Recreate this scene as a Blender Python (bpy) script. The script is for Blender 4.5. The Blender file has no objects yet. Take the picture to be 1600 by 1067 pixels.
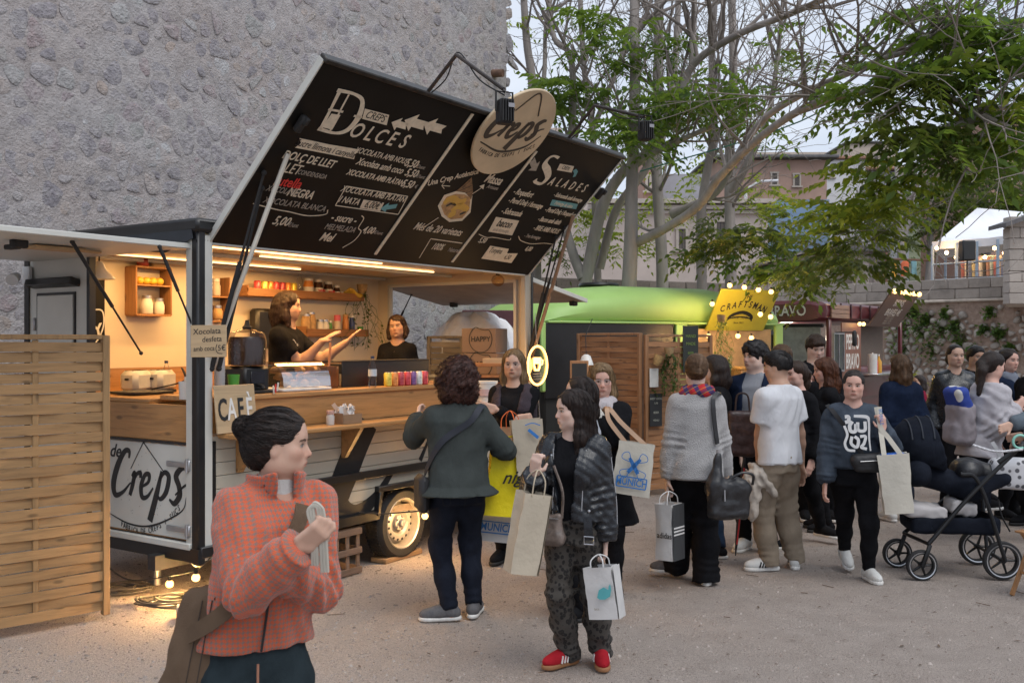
import bpy,math,random
import numpy as np
from mathutils import Vector,Matrix,Euler
R=math.radians
random.seed(7);np.random.seed(7)
scene=bpy.context.scene
COL=scene.collection
# ---------------------------------------------------------------- camera
CAM_Z=1.80;FPX=1555.0;CX=800.0;CY=533.5
cam_d=bpy.data.cameras.new('camera');cam=bpy.data.objects.new('camera',cam_d);COL.objects.link(cam)
cam_d.sensor_width=36.0;cam_d.lens=36.0*FPX/1600.0;cam_d.clip_start=.05;cam_d.clip_end=2000
cam.location=(0,0,CAM_Z);cam.rotation_euler=(R(90),0,0)
cam_d.dof.use_dof=True;cam_d.dof.focus_distance=7.0;cam_d.dof.aperture_fstop=7.0
scene.camera=cam
# ---------------------------------------------------------------- sky: overcast dusk
world=bpy.data.worlds.new('World');scene.world=world;world.use_nodes=True
wn=world.node_tree;wn.nodes.clear()
SUN_EL,SUN_AZ=58.0,140.0
sky=wn.nodes.new('ShaderNodeTexSky');sky.sky_type='NISHITA';sky.sun_disc=False
sky.sun_elevation=R(SUN_EL);sky.sun_rotation=R(SUN_AZ);sky.air_density=1.4;sky.dust_density=3.0;sky.ozone_density=2.0
hs=wn.nodes.new('ShaderNodeHueSaturation');hs.inputs['Saturation'].default_value=.42
wtc=wn.nodes.new('ShaderNodeTexCoord');wmp=wn.nodes.new('ShaderNodeMapping');wmp.inputs['Scale'].default_value=(1,1,2.6)
wno=wn.nodes.new('ShaderNodeTexNoise');wno.inputs['Scale'].default_value=2.2;wno.inputs['Detail'].default_value=6;wno.inputs['Roughness'].default_value=.55
wrp=wn.nodes.new('ShaderNodeValToRGB');wrp.color_ramp.elements[0].position=.32;wrp.color_ramp.elements[1].position=.72
wrp.color_ramp.elements[0].color=(4.7,5.5,7.0,1);wrp.color_ramp.elements[1].color=(7.4,7.9,8.7,1)   # cloud deck, same units as the sky texture
wmx=wn.nodes.new('ShaderNodeMix');wmx.data_type='RGBA';wmx.inputs[0].default_value=.88
bg=wn.nodes.new('ShaderNodeBackground');bg.inputs['Strength'].default_value=.105
wo=wn.nodes.new('ShaderNodeOutputWorld')
L=wn.links.new
L(sky.outputs[0],hs.inputs['Color']);L(wtc.outputs['Generated'],wmp.inputs[0]);L(wmp.outputs[0],wno.inputs['Vector'])
L(wno.outputs['Fac'],wrp.inputs[0]);L(hs.outputs[0],wmx.inputs[6]);L(wrp.outputs[0],wmx.inputs[7])
L(wmx.outputs[2],bg.inputs['Color']);L(bg.outputs[0],wo.inputs['Surface'])
# soft sun behind the clouds
sl=bpy.data.lights.new('sun','SUN');sun=bpy.data.objects.new('sun',sl);COL.objects.link(sun)
sl.energy=1.5;sl.angle=R(40);sl.color=(1,.97,.93)
_az=R(SUN_AZ);_d=Vector((math.sin(_az)*math.cos(R(SUN_EL)),math.cos(_az)*math.cos(R(SUN_EL)),math.sin(R(SUN_EL))))
sun.rotation_euler=_d.to_track_quat('Z','Y').to_euler()
scene.view_settings.view_transform='Standard';scene.view_settings.look='None'
scene.view_settings.exposure=0.28;scene.view_settings.gamma=1.0;scene.view_settings.use_curve_mapping=False
scene.render.engine='CYCLES'
cy=scene.cycles
cy.use_denoising=True;cy.max_bounces=6;cy.diffuse_bounces=3;cy.glossy_bounces=3;cy.transmission_bounces=6;cy.transparent_max_bounces=12
cy.caustics_reflective=False;cy.caustics_refractive=False;cy.sample_clamp_indirect=4.0;cy.sample_clamp_direct=0
# ---------------------------------------------------------------- helpers
def W(px,py,d):
 """world point seen at photo pixel (px,py) at depth d metres in front of the camera"""
 return Vector(((px-CX)/FPX*d,d,CAM_Z+(CY-py)/FPX*d))
def WG(px,py):
 """ground point below photo pixel"""
 return W(px,py,FPX*CAM_Z/(py-CY))
def tag(o,label=None,cat=None,group=None,kind=None):
 if label:o['label']=label
 if cat:o['category']=cat
 if group:o['group']=group
 if kind:o['kind']=kind
 return o
def empty(name,loc=(0,0,0),rz=0,label=None,cat=None,group=None):
 o=bpy.data.objects.new(name,None);COL.objects.link(o);o.empty_display_size=.1
 o.location=loc;o.rotation_euler=(0,0,rz)
 return tag(o,label,cat,group)
def link(name,me,m=None,parent=None,loc=None,rot=None):
 o=bpy.data.objects.new(name,me);COL.objects.link(o)
 if m is not None and len(me.materials)==0:
  for x in(m if isinstance(m,(list,tuple))else[m]):me.materials.append(x)
 if parent is not None:o.parent=parent
 if loc is not None:o.location=loc
 if rot is not None:o.rotation_euler=rot
 return o
def frame(xa,ya,o=(0,0,0)):
 """4x4 with x axis xa, y axis near ya, origin o"""
 x=Vector(xa).normalized();z=x.cross(Vector(ya)).normalized();y=z.cross(x)
 m=Matrix((x,y,z)).transposed().to_4x4();m.translation=Vector(o);return m
def dirframe(d,up=(0,0,1)):
 z=Vector(d).normalized();u=Vector(up)
 if abs(z.dot(u.normalized()))>.98:u=Vector((0,1,0))if abs(z.y)<.9 else Vector((1,0,0))
 x=u.cross(z).normalized();y=z.cross(x);return x,y,z
def spline(pts,n=6):
 """Catmull-Rom through pts"""
 p=[Vector(q)for q in pts];out=[]
 if len(p)<3:
  return[p[0].lerp(p[-1],i/n)for i in range(n+1)]
 e=[p[0]*2-p[1]]+p+[p[-1]*2-p[-2]]
 for i in range(1,len(e)-2):
  for k in range(n):
   t=k/n;a,b,c,d=e[i-1],e[i],e[i+1],e[i+2]
   out.append(.5*((2*b)+(-a+c)*t+(2*a-5*b+4*c-d)*t*t+(-a+3*b-3*c+d)*t*t*t))
 out.append(p[-1]);return out
def lerps(vals,n):
 out=[]
 for i in range(n):
  t=i/(n-1)*(len(vals)-1);k=min(int(t),len(vals)-2);f=t-k
  out.append(vals[k]*(1-f)+vals[k+1]*f)
 return out
class MB:
 """collects shapes into one mesh"""
 def __init__(s,M=None):s.v=[];s.f=[];s.mi=[];s.cur=0;s.M=M or Matrix.Identity(4)
 def add(s,vs,fs,M=None):
  b=len(s.v);T=s.M@M if M is not None else s.M
  s.v+=[T@Vector(v)for v in vs];s.f+=[tuple(i+b for i in f)for f in fs];s.mi+=[s.cur]*len(fs);return s
 def box(s,c,d,rot=None,bev=0):
  x,y,z=d[0]/2,d[1]/2,d[2]/2
  M=Matrix.Translation(c)
  if rot is not None:M=M@(Euler(rot).to_matrix().to_4x4()if not isinstance(rot,Matrix)else rot.to_4x4())
  if bev<=0:
   vs=[(-x,-y,-z),(x,-y,-z),(x,y,-z),(-x,y,-z),(-x,-y,z),(x,-y,z),(x,y,z),(-x,y,z)]
   return s.add(vs,[(0,3,2,1),(4,5,6,7),(0,1,5,4),(1,2,6,5),(2,3,7,6),(3,0,4,7)],M)
  b=min(bev,x*.98,y*.98,z*.98);vs=[];ix={}
  for sx in(-1,1):
   for sy in(-1,1):
    for sz in(-1,1):
     for a in range(3):
      q=[sx*(x-b),sy*(y-b),sz*(z-b)];q[a]=(sx*x,sy*y,sz*z)[a]
      ix[sx,sy,sz,a]=len(vs);vs.append(tuple(q))
  fs=[]
  def G(a,sg): # face of axis a
   o=[i for i in range(3)if i!=a];r=[]
   for(p,q)in((-1,-1),(1,-1),(1,1),(-1,1)):
    k=[0,0,0];k[a]=sg;k[o[0]]=p;k[o[1]]=q;r.append(ix[k[0],k[1],k[2],a])
   return r
  for a in range(3):
   for sg in(-1,1):fs.append(G(a,sg))
  for a in range(3):
   o=[i for i in range(3)if i!=a]
   for p in(-1,1):
    for q in(-1,1):
     k0=[0]*3;k1=[0]*3;k0[a]=-1;k1[a]=1
     for k in(k0,k1):k[o[0]]=p;k[o[1]]=q
     fs.append([ix[(*k0,o[0])],ix[(*k1,o[0])],ix[(*k1,o[1])],ix[(*k0,o[1])]])
  for sx in(-1,1):
   for sy in(-1,1):
    for sz in(-1,1):fs.append([ix[sx,sy,sz,a]for a in range(3)])
        # orient outward
  out=[]
  for f in fs:
   p=[Vector(vs[i])for i in f];n=(p[1]-p[0]).cross(p[2]-p[0]);c0=sum(p,Vector())/len(p)
   out.append(tuple(f)if n.dot(c0)>=0 else tuple(reversed(f)))
  return s.add(vs,out,M)
 def tube(s,pts,r,n=8,caps=True,sq=1.0,up=(0,0,1)):
  pts=[Vector(p)for p in pts];m=len(pts)
  rr=r if isinstance(r,(list,tuple))else[r]*m
  vs=[];fs=[];px=None
  for i,p in enumerate(pts):
   d=(pts[min(i+1,m-1)]-pts[max(i-1,0)])
   if d.length<1e-9:d=Vector((0,0,1))
   d.normalize()
   if px is None:x,y,z=dirframe(d,up)
   else:
    x=px-d*px.dot(d)
    if x.length<1e-6:x=dirframe(d,up)[0]
    x.normalize();y=d.cross(x)
   px=x
   for k in range(n):
    a=2*math.pi*k/n;vs.append(p+(x*math.cos(a)+y*math.sin(a)*sq)*rr[i])
  for i in range(m-1):
   for k in range(n):fs.append((i*n+k,i*n+(k+1)%n,(i+1)*n+(k+1)%n,(i+1)*n+k))
  if caps:fs.append(tuple(reversed(range(n))));fs.append(tuple(range((m-1)*n,m*n)))
  return s.add(vs,fs)
 def cyl(s,a,b,r,r2=None,n=16):return s.tube([a,b],[r,r if r2 is None else r2],n)
 def lathe(s,prof,c=(0,0,0),n=20,axis=(0,0,1),caps=True):
  """prof: (radius, height) list"""
  x,y,z=dirframe(axis);c=Vector(c);vs=[];fs=[];m=len(prof)
  for(r,h)in prof:
   for k in range(n):
    a=2*math.pi*k/n;vs.append(c+z*h+(x*math.cos(a)+y*math.sin(a))*max(r,1e-5))
  for i in range(m-1):
   for k in range(n):fs.append((i*n+k,i*n+(k+1)%n,(i+1)*n+(k+1)%n,(i+1)*n+k))
  if caps:fs.append(tuple(reversed(range(n))));fs.append(tuple(range((m-1)*n,m*n)))
  return s.add(vs,fs)
 def ball(s,c,r,n=12,sc=(1,1,1)):
  m=max(n//2,4);vs=[];fs=[];c=Vector(c)
  for i in range(m+1):
   t=math.pi*i/m
   for k in range(n):
    a=2*math.pi*k/n;vs.append(c+Vector((math.sin(t)*math.cos(a)*sc[0],math.sin(t)*math.sin(a)*sc[1],-math.cos(t)*sc[2]))*r)
  for i in range(m):
   for k in range(n):fs.append((i*n+k,i*n+(k+1)%n,(i+1)*n+(k+1)%n,(i+1)*n+k))
  return s.add(vs,fs)
 def prism(s,poly,h0,h1,M=None):
  """polygon (x,y) extruded along local z from h0 to h1"""
  n=len(poly);vs=[(p[0],p[1],h0)for p in poly]+[(p[0],p[1],h1)for p in poly]
  fs=[tuple(reversed(range(n))),tuple(range(n,2*n))]+[(i,(i+1)%n,(i+1)%n+n,i+n)for i in range(n)]
  return s.add(vs,fs,M)
 def ribbon(s,pts,w,nrm,th=.0025,M=None):
  """flat strip along pts, width direction = nrm x tangent (nrm: vector or list)"""
  pts=[Vector(p)for p in pts];m=len(pts);vs=[];fs=[]
  ww=w if isinstance(w,(list,tuple))else[w]*m
  for i,p in enumerate(pts):
   d=(pts[min(i+1,m-1)]-pts[max(i-1,0)]).normalized();N=Vector(nrm[i]if isinstance(nrm,list)else nrm).normalized()
   sd=N.cross(d);sd=sd.normalized()if sd.length>1e-6 else Vector((1,0,0))
   for(a,b)in((-.5,0),(.5,0),(.5,1),(-.5,1)):vs.append(p+sd*ww[i]*a+N*th*b)
  for i in range(m-1):
   for k in range(4):fs.append((i*4+k,i*4+(k+1)%4,i*4+4+(k+1)%4,i*4+4+k))
  fs.append((3,2,1,0));fs.append(tuple(range(m*4-4,m*4)))
  return s.add(vs,fs,M)
 def mesh(s,name='mesh',smooth=True):
  me=bpy.data.meshes.new(name);me.from_pydata([tuple(v)for v in s.v],[],s.f)
  if any(s.mi):me.polygons.foreach_set('material_index',s.mi)
  if smooth:me.shade_smooth();me.set_sharp_from_angle(angle=R(38))
  me.update();return me
 def build(s,name,m=None,parent=None,smooth=True,loc=None,rot=None):
  return link(name,s.mesh(name,smooth),m,parent,loc,rot)
def np_mesh(name,V,F,smooth=True):
 """fast mesh from arrays, F (n,3|4)"""
 me=bpy.data.meshes.new(name);V=np.asarray(V,np.float32);F=np.asarray(F,np.int32);k=F.shape[1]
 me.vertices.add(len(V));me.vertices.foreach_set('co',V.ravel())
 me.loops.add(F.size);me.loops.foreach_set('vertex_index',F.ravel())
 me.polygons.add(len(F));me.polygons.foreach_set('loop_start',np.arange(0,F.size,k,dtype=np.int32))
 me.update(calc_edges=True)
 if smooth:me.shade_smooth()
 return me
def copy_tree(o,parent=None,memo=None):
 c=o.copy();COL.objects.link(c);c.parent=parent
 for ch in o.children:copy_tree(ch,c)
 return c
# ---------------------------------------------------------------- materials
_mats={}
class NT:
 def __init__(s,m):s.t=m.node_tree;s.n=s.t.nodes;s.l=s.t.links
 def node(s,typ,**kw):
  n=s.n.new(typ)
  for k,v in kw.items():
   if k.startswith('i_'):
    key=k[2:].replace('_',' ');key=int(key)if key.isdigit()else key;s.set(n.inputs[key],v)
   else:setattr(n,k,v)
  return n
 def set(s,inp,v):
  if isinstance(v,bpy.types.NodeSocket):s.l.new(v,inp)
  elif hasattr(v,'bl_idname')and hasattr(v,'outputs'):s.l.new(v.outputs[0],inp)
  else:inp.default_value=v
 def math(s,op,a,b=0.0,c=None):
  n=s.n.new('ShaderNodeMath');n.operation=op;s.set(n.inputs[0],a);s.set(n.inputs[1],b)
  if c is not None:s.set(n.inputs[2],c)
  return n.outputs[0]
 def mix(s,f,a,b,mode='MIX'):
  n=s.n.new('ShaderNodeMix');n.data_type='RGBA';n.blend_type=mode;n.clamp_factor=True
  s.set(n.inputs[0],f);s.set(n.inputs[6],c4(a));s.set(n.inputs[7],c4(b));return n.outputs[2]
 def ramp(s,f,stops):
  n=s.n.new('ShaderNodeValToRGB');e=n.color_ramp.elements
  while len(e)<len(stops):e.new(.5)
  for x,(p,c)in zip(e,stops):x.position=p;x.color=c4(c)
  s.set(n.inputs[0],f);return n.outputs[0]
 def noise(s,vec,scale=5,detail=3,rough=.55,dist=0):
  n=s.n.new('ShaderNodeTexNoise');s.set(n.inputs['Vector'],vec);n.inputs['Scale'].default_value=scale
  n.inputs['Detail'].default_value=detail;n.inputs['Roughness'].default_value=rough;n.inputs['Distortion'].default_value=dist;return n.outputs['Fac']
 def mapping(s,vec,scale=(1,1,1),rot=(0,0,0),loc=(0,0,0)):
  n=s.n.new('ShaderNodeMapping');s.set(n.inputs[0],vec);n.inputs['Scale'].default_value=scale;n.inputs['Rotation'].default_value=rot;n.inputs['Location'].default_value=loc;return n.outputs[0]
 def coord(s,w='Object'):return s.n.new('ShaderNodeTexCoord').outputs[w]
 def bump(s,h,st=.2,dist=.01):
  n=s.n.new('ShaderNodeBump');n.inputs['Strength'].default_value=st;n.inputs['Distance'].default_value=dist;s.set(n.inputs['Height'],h);return n.outputs[0]
def c4(c):
 if isinstance(c,(tuple,list))and len(c)==3:return(c[0],c[1],c[2],1)
 return c
def srgb(r,g,b):
 f=lambda x:((x/255+.055)/1.055)**2.4 if x>10 else x/255/12.92
 return(f(r),f(g),f(b))
def newmat(name):
 m=bpy.data.materials.new(name);m.use_nodes=True;nt=NT(m);nt.p=m.node_tree.nodes['Principled BSDF'];return m,nt
def mat(name,col,rough=.6,metal=0,var=.12,vs=6,bump=0,bs=60,bd=.004,st=None,rnd=0,spec=.5,col2=None,emit=0,ecol=None,rvar=.1,coat=0):
 if name in _mats:return _mats[name]
 m,nt=newmat(name);p=nt.p;_mats[name]=m
 co=nt.coord();v=nt.mapping(co,st)if st else co
 n=nt.noise(v,vs,5,.6)
 a=tuple(x*(1-var)for x in col);b=col2 or tuple(min(x*(1+var),1)for x in col)
 c=nt.ramp(n,[(.3,a),(.7,b)])
 if rnd:
  oi=nt.node('ShaderNodeObjectInfo');k=nt.math('MULTIPLY_ADD',oi.outputs['Random'],2*rnd,1-rnd)
  vv=nt.node('ShaderNodeVectorMath',operation='SCALE');nt.set(vv.inputs[0],c);nt.set(vv.inputs['Scale'],k);c=vv.outputs[0]
 nt.set(p.inputs['Base Color'],c);p.inputs['Metallic'].default_value=metal;p.inputs['Specular IOR Level'].default_value=spec
 if rvar:nt.set(p.inputs['Roughness'],nt.math('MULTIPLY_ADD',n,rvar*2,max(rough-rvar,.02)))
 else:p.inputs['Roughness'].default_value=rough
 if bump:nt.set(p.inputs['Normal'],nt.bump(nt.noise(v,bs,4,.6),bump,bd))
 if coat:p.inputs['Coat Weight'].default_value=coat
 if emit:p.inputs['Emission Color'].default_value=c4(ecol or col);p.inputs['Emission Strength'].default_value=emit
 return m
def wood(name,col,dark=.55,axis=0,sc=1.0,rough=.6,rnd=.18,knots=True):
 """sawn boards, grain runs along local axis"""
 if name in _mats:return _mats[name]
 m,nt=newmat(name);p=nt.p;_mats[name]=m
 oi=nt.node('ShaderNodeObjectInfo');off=nt.node('ShaderNodeCombineXYZ')
 for k in range(3):nt.set(off.inputs[k],nt.math('MULTIPLY',oi.outputs['Random'],17.3+k*5.1))
 va=nt.node('ShaderNodeVectorMath',operation='ADD');nt.set(va.inputs[0],nt.coord());nt.set(va.inputs[1],off.outputs[0])
 s=[16*sc]*3;s[axis]=1.1*sc;g=nt.noise(nt.mapping(va.outputs[0],s),2.2,6,.62,.6)
 s2=[70*sc]*3;s2[axis]=2*sc;fine=nt.noise(nt.mapping(va.outputs[0],s2),2,3)
 d=tuple(x*dark for x in col)
 c=nt.ramp(g,[(.28,d),(.5,col),(.75,tuple(min(x*1.22,1)for x in col))])
 c=nt.mix(nt.math('MULTIPLY',fine,.35),c,d)
 if knots:
  vo=nt.node('ShaderNodeTexVoronoi',i_Scale=1.0);sk=[9*sc]*3;sk[axis]=3.2*sc;nt.set(vo.inputs['Vector'],nt.mapping(va.outputs[0],sk))
  k=nt.ramp(vo.outputs['Distance'],[(.07,(1,1,1)),(.16,(0,0,0))]);c=nt.mix(nt.math('MULTIPLY',k,.75),c,tuple(x*.3 for x in col))
 kk=nt.math('MULTIPLY_ADD',oi.outputs['Random'],2*rnd,1-rnd)
 vv=nt.node('ShaderNodeVectorMath',operation='SCALE');nt.set(vv.inputs[0],c);nt.set(vv.inputs['Scale'],kk)
 nt.set(p.inputs['Base Color'],vv.outputs[0]);p.inputs['Roughness'].default_value=rough
 nt.set(p.inputs['Normal'],nt.bump(nt.math('ADD',g,nt.math('MULTIPLY',fine,.5)),.35,.004))
 return m
def glass(name,col=(1,1,1),rough=.02,mixw=.0):
 """thin clear sheet: mostly see-through with a mirror-like sheen"""
 if name in _mats:return _mats[name]
 m,nt=newmat(name);_mats[name]=m;out=nt.n['Material Output']
 tr=nt.node('ShaderNodeBsdfTransparent');tr.inputs[0].default_value=c4(col)
 gl=nt.node('ShaderNodeBsdfGlossy');gl.inputs['Roughness'].default_value=rough
 fr=nt.node('ShaderNodeFresnel',i_IOR=1.45);mx=nt.node('ShaderNodeMixShader')
 nt.set(mx.inputs[0],nt.math('MULTIPLY_ADD',fr.outputs[0],.55,mixw));nt.l.new(tr.outputs[0],mx.inputs[1]);nt.l.new(gl.outputs[0],mx.inputs[2]);nt.l.new(mx.outputs[0],out.inputs[0])
 return m
def emitter(name,col,st):
 if name in _mats:return _mats[name]
 m,nt=newmat(name);_mats[name]=m
 nt.p.inputs['Base Color'].default_value=c4(col);nt.p.inputs['Emission Color'].default_value=c4(col);nt.p.inputs['Emission Strength'].default_value=st
 return m
WARM=(1.0,.56,.20)
def lamp(name,parent,loc,watts,r=.04,col=WARM):
 l=bpy.data.lights.new(name,'POINT');l.energy=watts;l.shadow_soft_size=r;l.color=col
 o=bpy.data.objects.new(name,l);COL.objects.link(o);o.parent=parent;o.location=loc;return o
# ---------------------------------------------------------------- lettering
def text_mesh(s,size=.1,shear=0.0,bold=0.0,xs=1.0,align='CENTER',depth=.001,space=1.0):
 cu=bpy.data.curves.new('lettering','FONT');cu.body=s;cu.size=size;cu.shear=shear;cu.offset=bold*size
 cu.align_x=align;cu.align_y='CENTER';cu.extrude=depth;cu.resolution_u=3;cu.space_character=space
 ob=bpy.data.objects.new('lettering',cu);me=bpy.data.meshes.new_from_object(ob);bpy.data.objects.remove(ob);bpy.data.curves.remove(cu)
 if xs!=1.0:
  for v in me.vertices:v.co.x*=xs
 return me
def letter(s,M,m,parent,size=.1,name='lettering',**kw):
 o=link(name,text_mesh(s,size,**kw),m,parent);o.matrix_local=M;return o
def stroke(mb,pts,w,z=0.0,th=.0012,n=7,M=None):
 """brush stroke: smooth flat ribbon in the local xy plane"""
 q=spline([(p[0],p[1],z)for p in pts],n);ww=lerps(w if isinstance(w,(list,tuple))else[w,w],len(q))
 mb.ribbon(q,ww,(0,0,1),th,M)
# brush script of the word on the trailer: strokes in units of letter height, x from 0 to about 3.1
CREPS=[([(.62,.95),(.60,1.12),(.42,1.1),(.2,.75),(.1,.3),(.22,.02),(.5,.1),(.78,.36)],[.05,.1,.12,.16,.17,.13,.08,.03]),
  ([(.80,.52),(.90,.60),(.86,.3),(.80,.05)],[.06,.12,.12,.1]),([(.86,.35),(.98,.58),(1.12,.62),(1.14,.5)],[.05,.08,.11,.08]),
  ([(1.2,.28),(1.45,.42),(1.46,.6),(1.3,.58),(1.2,.3),(1.28,.05),(1.48,.08),(1.66,.3)],[.05,.08,.11,.1,.13,.12,.08,.04]),
  ([(1.92,.72),(1.8,.1),(1.66,-.5)],[.08,.16,.17]),([(1.86,.5),(2.02,.7),(2.2,.6),(2.16,.25),(1.98,.06),(1.84,.14)],[.06,.1,.13,.13,.09,.05]),
  ([(2.78,.86),(2.6,.82),(2.46,.64),(2.6,.42),(2.66,.2),(2.5,.0),(2.3,.08)],[.06,.12,.15,.14,.15,.12,.05]),
  ([(2.5,.2),(2.8,.44),(3.0,.5)],[.04,.05,.03])]
def creps(mb,M,sc=1.0,slant=.12,wm=1.0):
 for pts,w in CREPS:stroke(mb,[((x+slant*y)*sc,y*sc)for x,y in pts],[a*sc*wm for a in w],M=M)
# ================================================================ SETTING
def fbm(x,y,s=1.0,seed=0):
 """cheap smooth noise for arrays"""
 r=np.random.RandomState(seed);o=np.zeros_like(x);a=1.0
 for k in range(5):
  for j in range(3):
   t=r.uniform(0,6.283);f=s*2**k*r.uniform(.8,1.25)
   o+=a*np.sin((x*np.cos(t)+y*np.sin(t))*f+r.uniform(0,6.28)+1.3*np.sin((x*np.sin(t)-y*np.cos(t))*f*.6+j))
  a*=.52
 return o/3.2
# ---- ground: one sheet to the horizon, fine near the camera
def axis_pts(lo,hi,step,far):
 a=list(np.arange(lo,hi+1e-6,step));g=step
 left=[];x=lo
 while x>-far:g*=1.35;x-=g;left.append(x)
 g=step;x=hi;right=[]
 while x<far:g*=1.35;x+=g;right.append(x)
 return np.array(left[::-1]+a+right)
gx=axis_pts(-5,7,.07,600);gy=axis_pts(1.5,15,.07,600)
GX,GY=np.meshgrid(gx,gy,indexing='ij')
def ground_h(x,y):
 near=np.clip(1-(np.abs(x-1)/30),0,1)
 return(fbm(x,y,1.3,3)*.006+fbm(x,y,9,5)*.004)*near-.004
GZ=ground_h(GX,GY)
nx_,ny_=GX.shape;ii=np.arange(nx_*ny_).reshape(nx_,ny_)
gF=np.stack([ii[:-1,:-1],ii[1:,:-1],ii[1:,1:],ii[:-1,1:]],-1).reshape(-1,4)
def ground_mat():
 m,nt=newmat('sandy gravel');co=nt.coord();p=nt.p
 sx=nt.node('ShaderNodeSeparateXYZ');nt.set(sx.inputs[0],co)
 big=nt.noise(co,.55,5,.6);mid=nt.noise(co,5,5,.65);fine=nt.noise(co,75,4,.75);grit=nt.noise(co,190,2,.6)
    # loose pinkish gravel towards the trailer, trodden grey-brown soil on the path
 side=nt.math('ADD',nt.math('MULTIPLY',sx.outputs[0],-.22),nt.math('MULTIPLY_ADD',big,1.4,-.35))
 side=nt.ramp(side,[(.1,(0,0,0)),(.75,(1,1,1))])
 soil=nt.ramp(mid,[(.25,(.25,.205,.175)),(.5,(.38,.325,.29)),(.78,(.50,.44,.395))])
 grav=nt.ramp(fine,[(.22,(.26,.215,.185)),(.45,(.49,.42,.375)),(.62,(.61,.535,.48)),(.82,(.74,.67,.62))])
 c=nt.mix(nt.math('MULTIPLY_ADD',side,.5,.5),soil,grav)
 spk=nt.ramp(grit,[(.30,(.36,.33,.31)),(.5,(1,1,1)),(.72,(1.45,1.4,1.37))]);c=nt.mix(.8,c,spk,'MULTIPLY')
 vo=nt.node('ShaderNodeTexVoronoi',i_Scale=24.0);nt.set(vo.inputs['Vector'],nt.mapping(co,(1,2.2,1)))
 leaf=nt.ramp(vo.outputs['Distance'],[(.05,(1,1,1)),(.11,(0,0,0))]);sel=nt.ramp(nt.noise(co,2.3,2),[(.55,(0,0,0)),(.66,(1,1,1))])
 c=nt.mix(nt.math('MULTIPLY',nt.math('MULTIPLY',leaf,sel),.6),c,(.07,.05,.04))
 nt.set(p.inputs['Base Color'],c);p.inputs['Roughness'].default_value=.92;p.inputs['Specular IOR Level'].default_value=.25
 h=nt.math('ADD',nt.math('MULTIPLY',fine,.7),nt.math('MULTIPLY',grit,.5));h=nt.math('ADD',h,nt.math('MULTIPLY',mid,.5))
 nt.set(p.inputs['Normal'],nt.bump(h,1.0,.03));return m
ground=link('ground',np_mesh('ground',np.stack([GX,GY,GZ],-1).reshape(-1,3),gF),ground_mat());tag(ground,kind='structure')
# loose pebbles lying on it, denser beside the trailer
def pebbles():
 r=np.random.RandomState(11);V=[];F=[];base=np.array([(1,0,0),(.3,.95,0),(-.8,.6,0),(-.8,-.6,0),(.3,-.95,0),(.45,.3,.7),(-.45,.35,.75),(-.05,-.5,.7)])
 fs=[(0,1,5),(1,2,6),(1,6,5),(2,3,6),(3,4,7),(3,7,6),(4,0,5),(4,5,7),(5,6,7)]
 N=60000;d=3.4+9.5*r.rand(N)**1.7;x=(r.uniform(-60,1660,N)-800)/FPX*d
 ok=r.rand(N)<np.where(x<.3,1.0,np.where(x<2,.6,.4));d=d[ok][:22000];x=x[ok][:22000];N=len(d);gz=ground_h(x,d)
 s=r.choice([.005,.007,.010,.015],N,p=[.45,.33,.17,.05])*r.uniform(.7,1.3,N);a=r.uniform(0,6.28,N);c,q=np.cos(a)[:,None],np.sin(a)[:,None]
 b=base[None]*np.stack([s,s*r.uniform(.6,1,N),s*r.uniform(.5,.95,N)],1)[:,None]*r.uniform(.8,1.2,(N,8,1))
 V=[np.stack([b[...,0]*c-b[...,1]*q+x[:,None],b[...,0]*q+b[...,1]*c+d[:,None],b[...,2]+gz[:,None]-.0008],-1).reshape(-1,3)]
 F=[(np.array(fs)[None]+8*np.arange(N)[:,None,None]).reshape(-1,3)]
 me=np_mesh('pebbles',np.concatenate(V),np.concatenate(F),False)
 m,nt=newmat('pebble');g=nt.node('ShaderNodeNewGeometry');nt.set(nt.p.inputs['Base Color'],nt.ramp(g.outputs['Random Per Island'],[(0,(.15,.12,.10)),(.4,(.26,.215,.185)),(.75,(.31,.265,.235)),(1,(.37,.325,.29))]));nt.p.inputs['Roughness'].default_value=.85
 tag(link('pebbles',me,m),kind='stuff')
pebbles()
def litter():
 """dry leaflets and twigs blown over the ground"""
 r=np.random.RandomState(5);mb=MB()
 for k in range(260):
  d=4.6+9*r.rand()**1.3;x=(r.uniform(300,1640)-800)/FPX*d;a=r.uniform(0,6.28);l=r.uniform(.012,.03);w=l*r.uniform(.2,.35)
  u=Vector((math.cos(a),math.sin(a),0));v=Vector((-u.y,u.x,0));o=Vector((x,d,.006))
  mb.add([o-u*l,o+v*w+Vector((0,0,.004)),o+u*l+Vector((0,0,.006*r.rand())),o-v*w+Vector((0,0,.002))],[(0,1,2,3)])
 for k in range(60):
  d=5+8*r.rand();x=(r.uniform(300,1640)-800)/FPX*d;a=r.uniform(0,6.28);l=r.uniform(.04,.12)
  mb.tube([(x,d,.006),(x+math.cos(a)*l,d+math.sin(a)*l,.008)],.0025,4)
 tag(mb.build('leaf_litter',mat('dry leaf',(.10,.065,.04),.9,var=.5,vs=3),smooth=False),kind='stuff')
litter()
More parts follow.
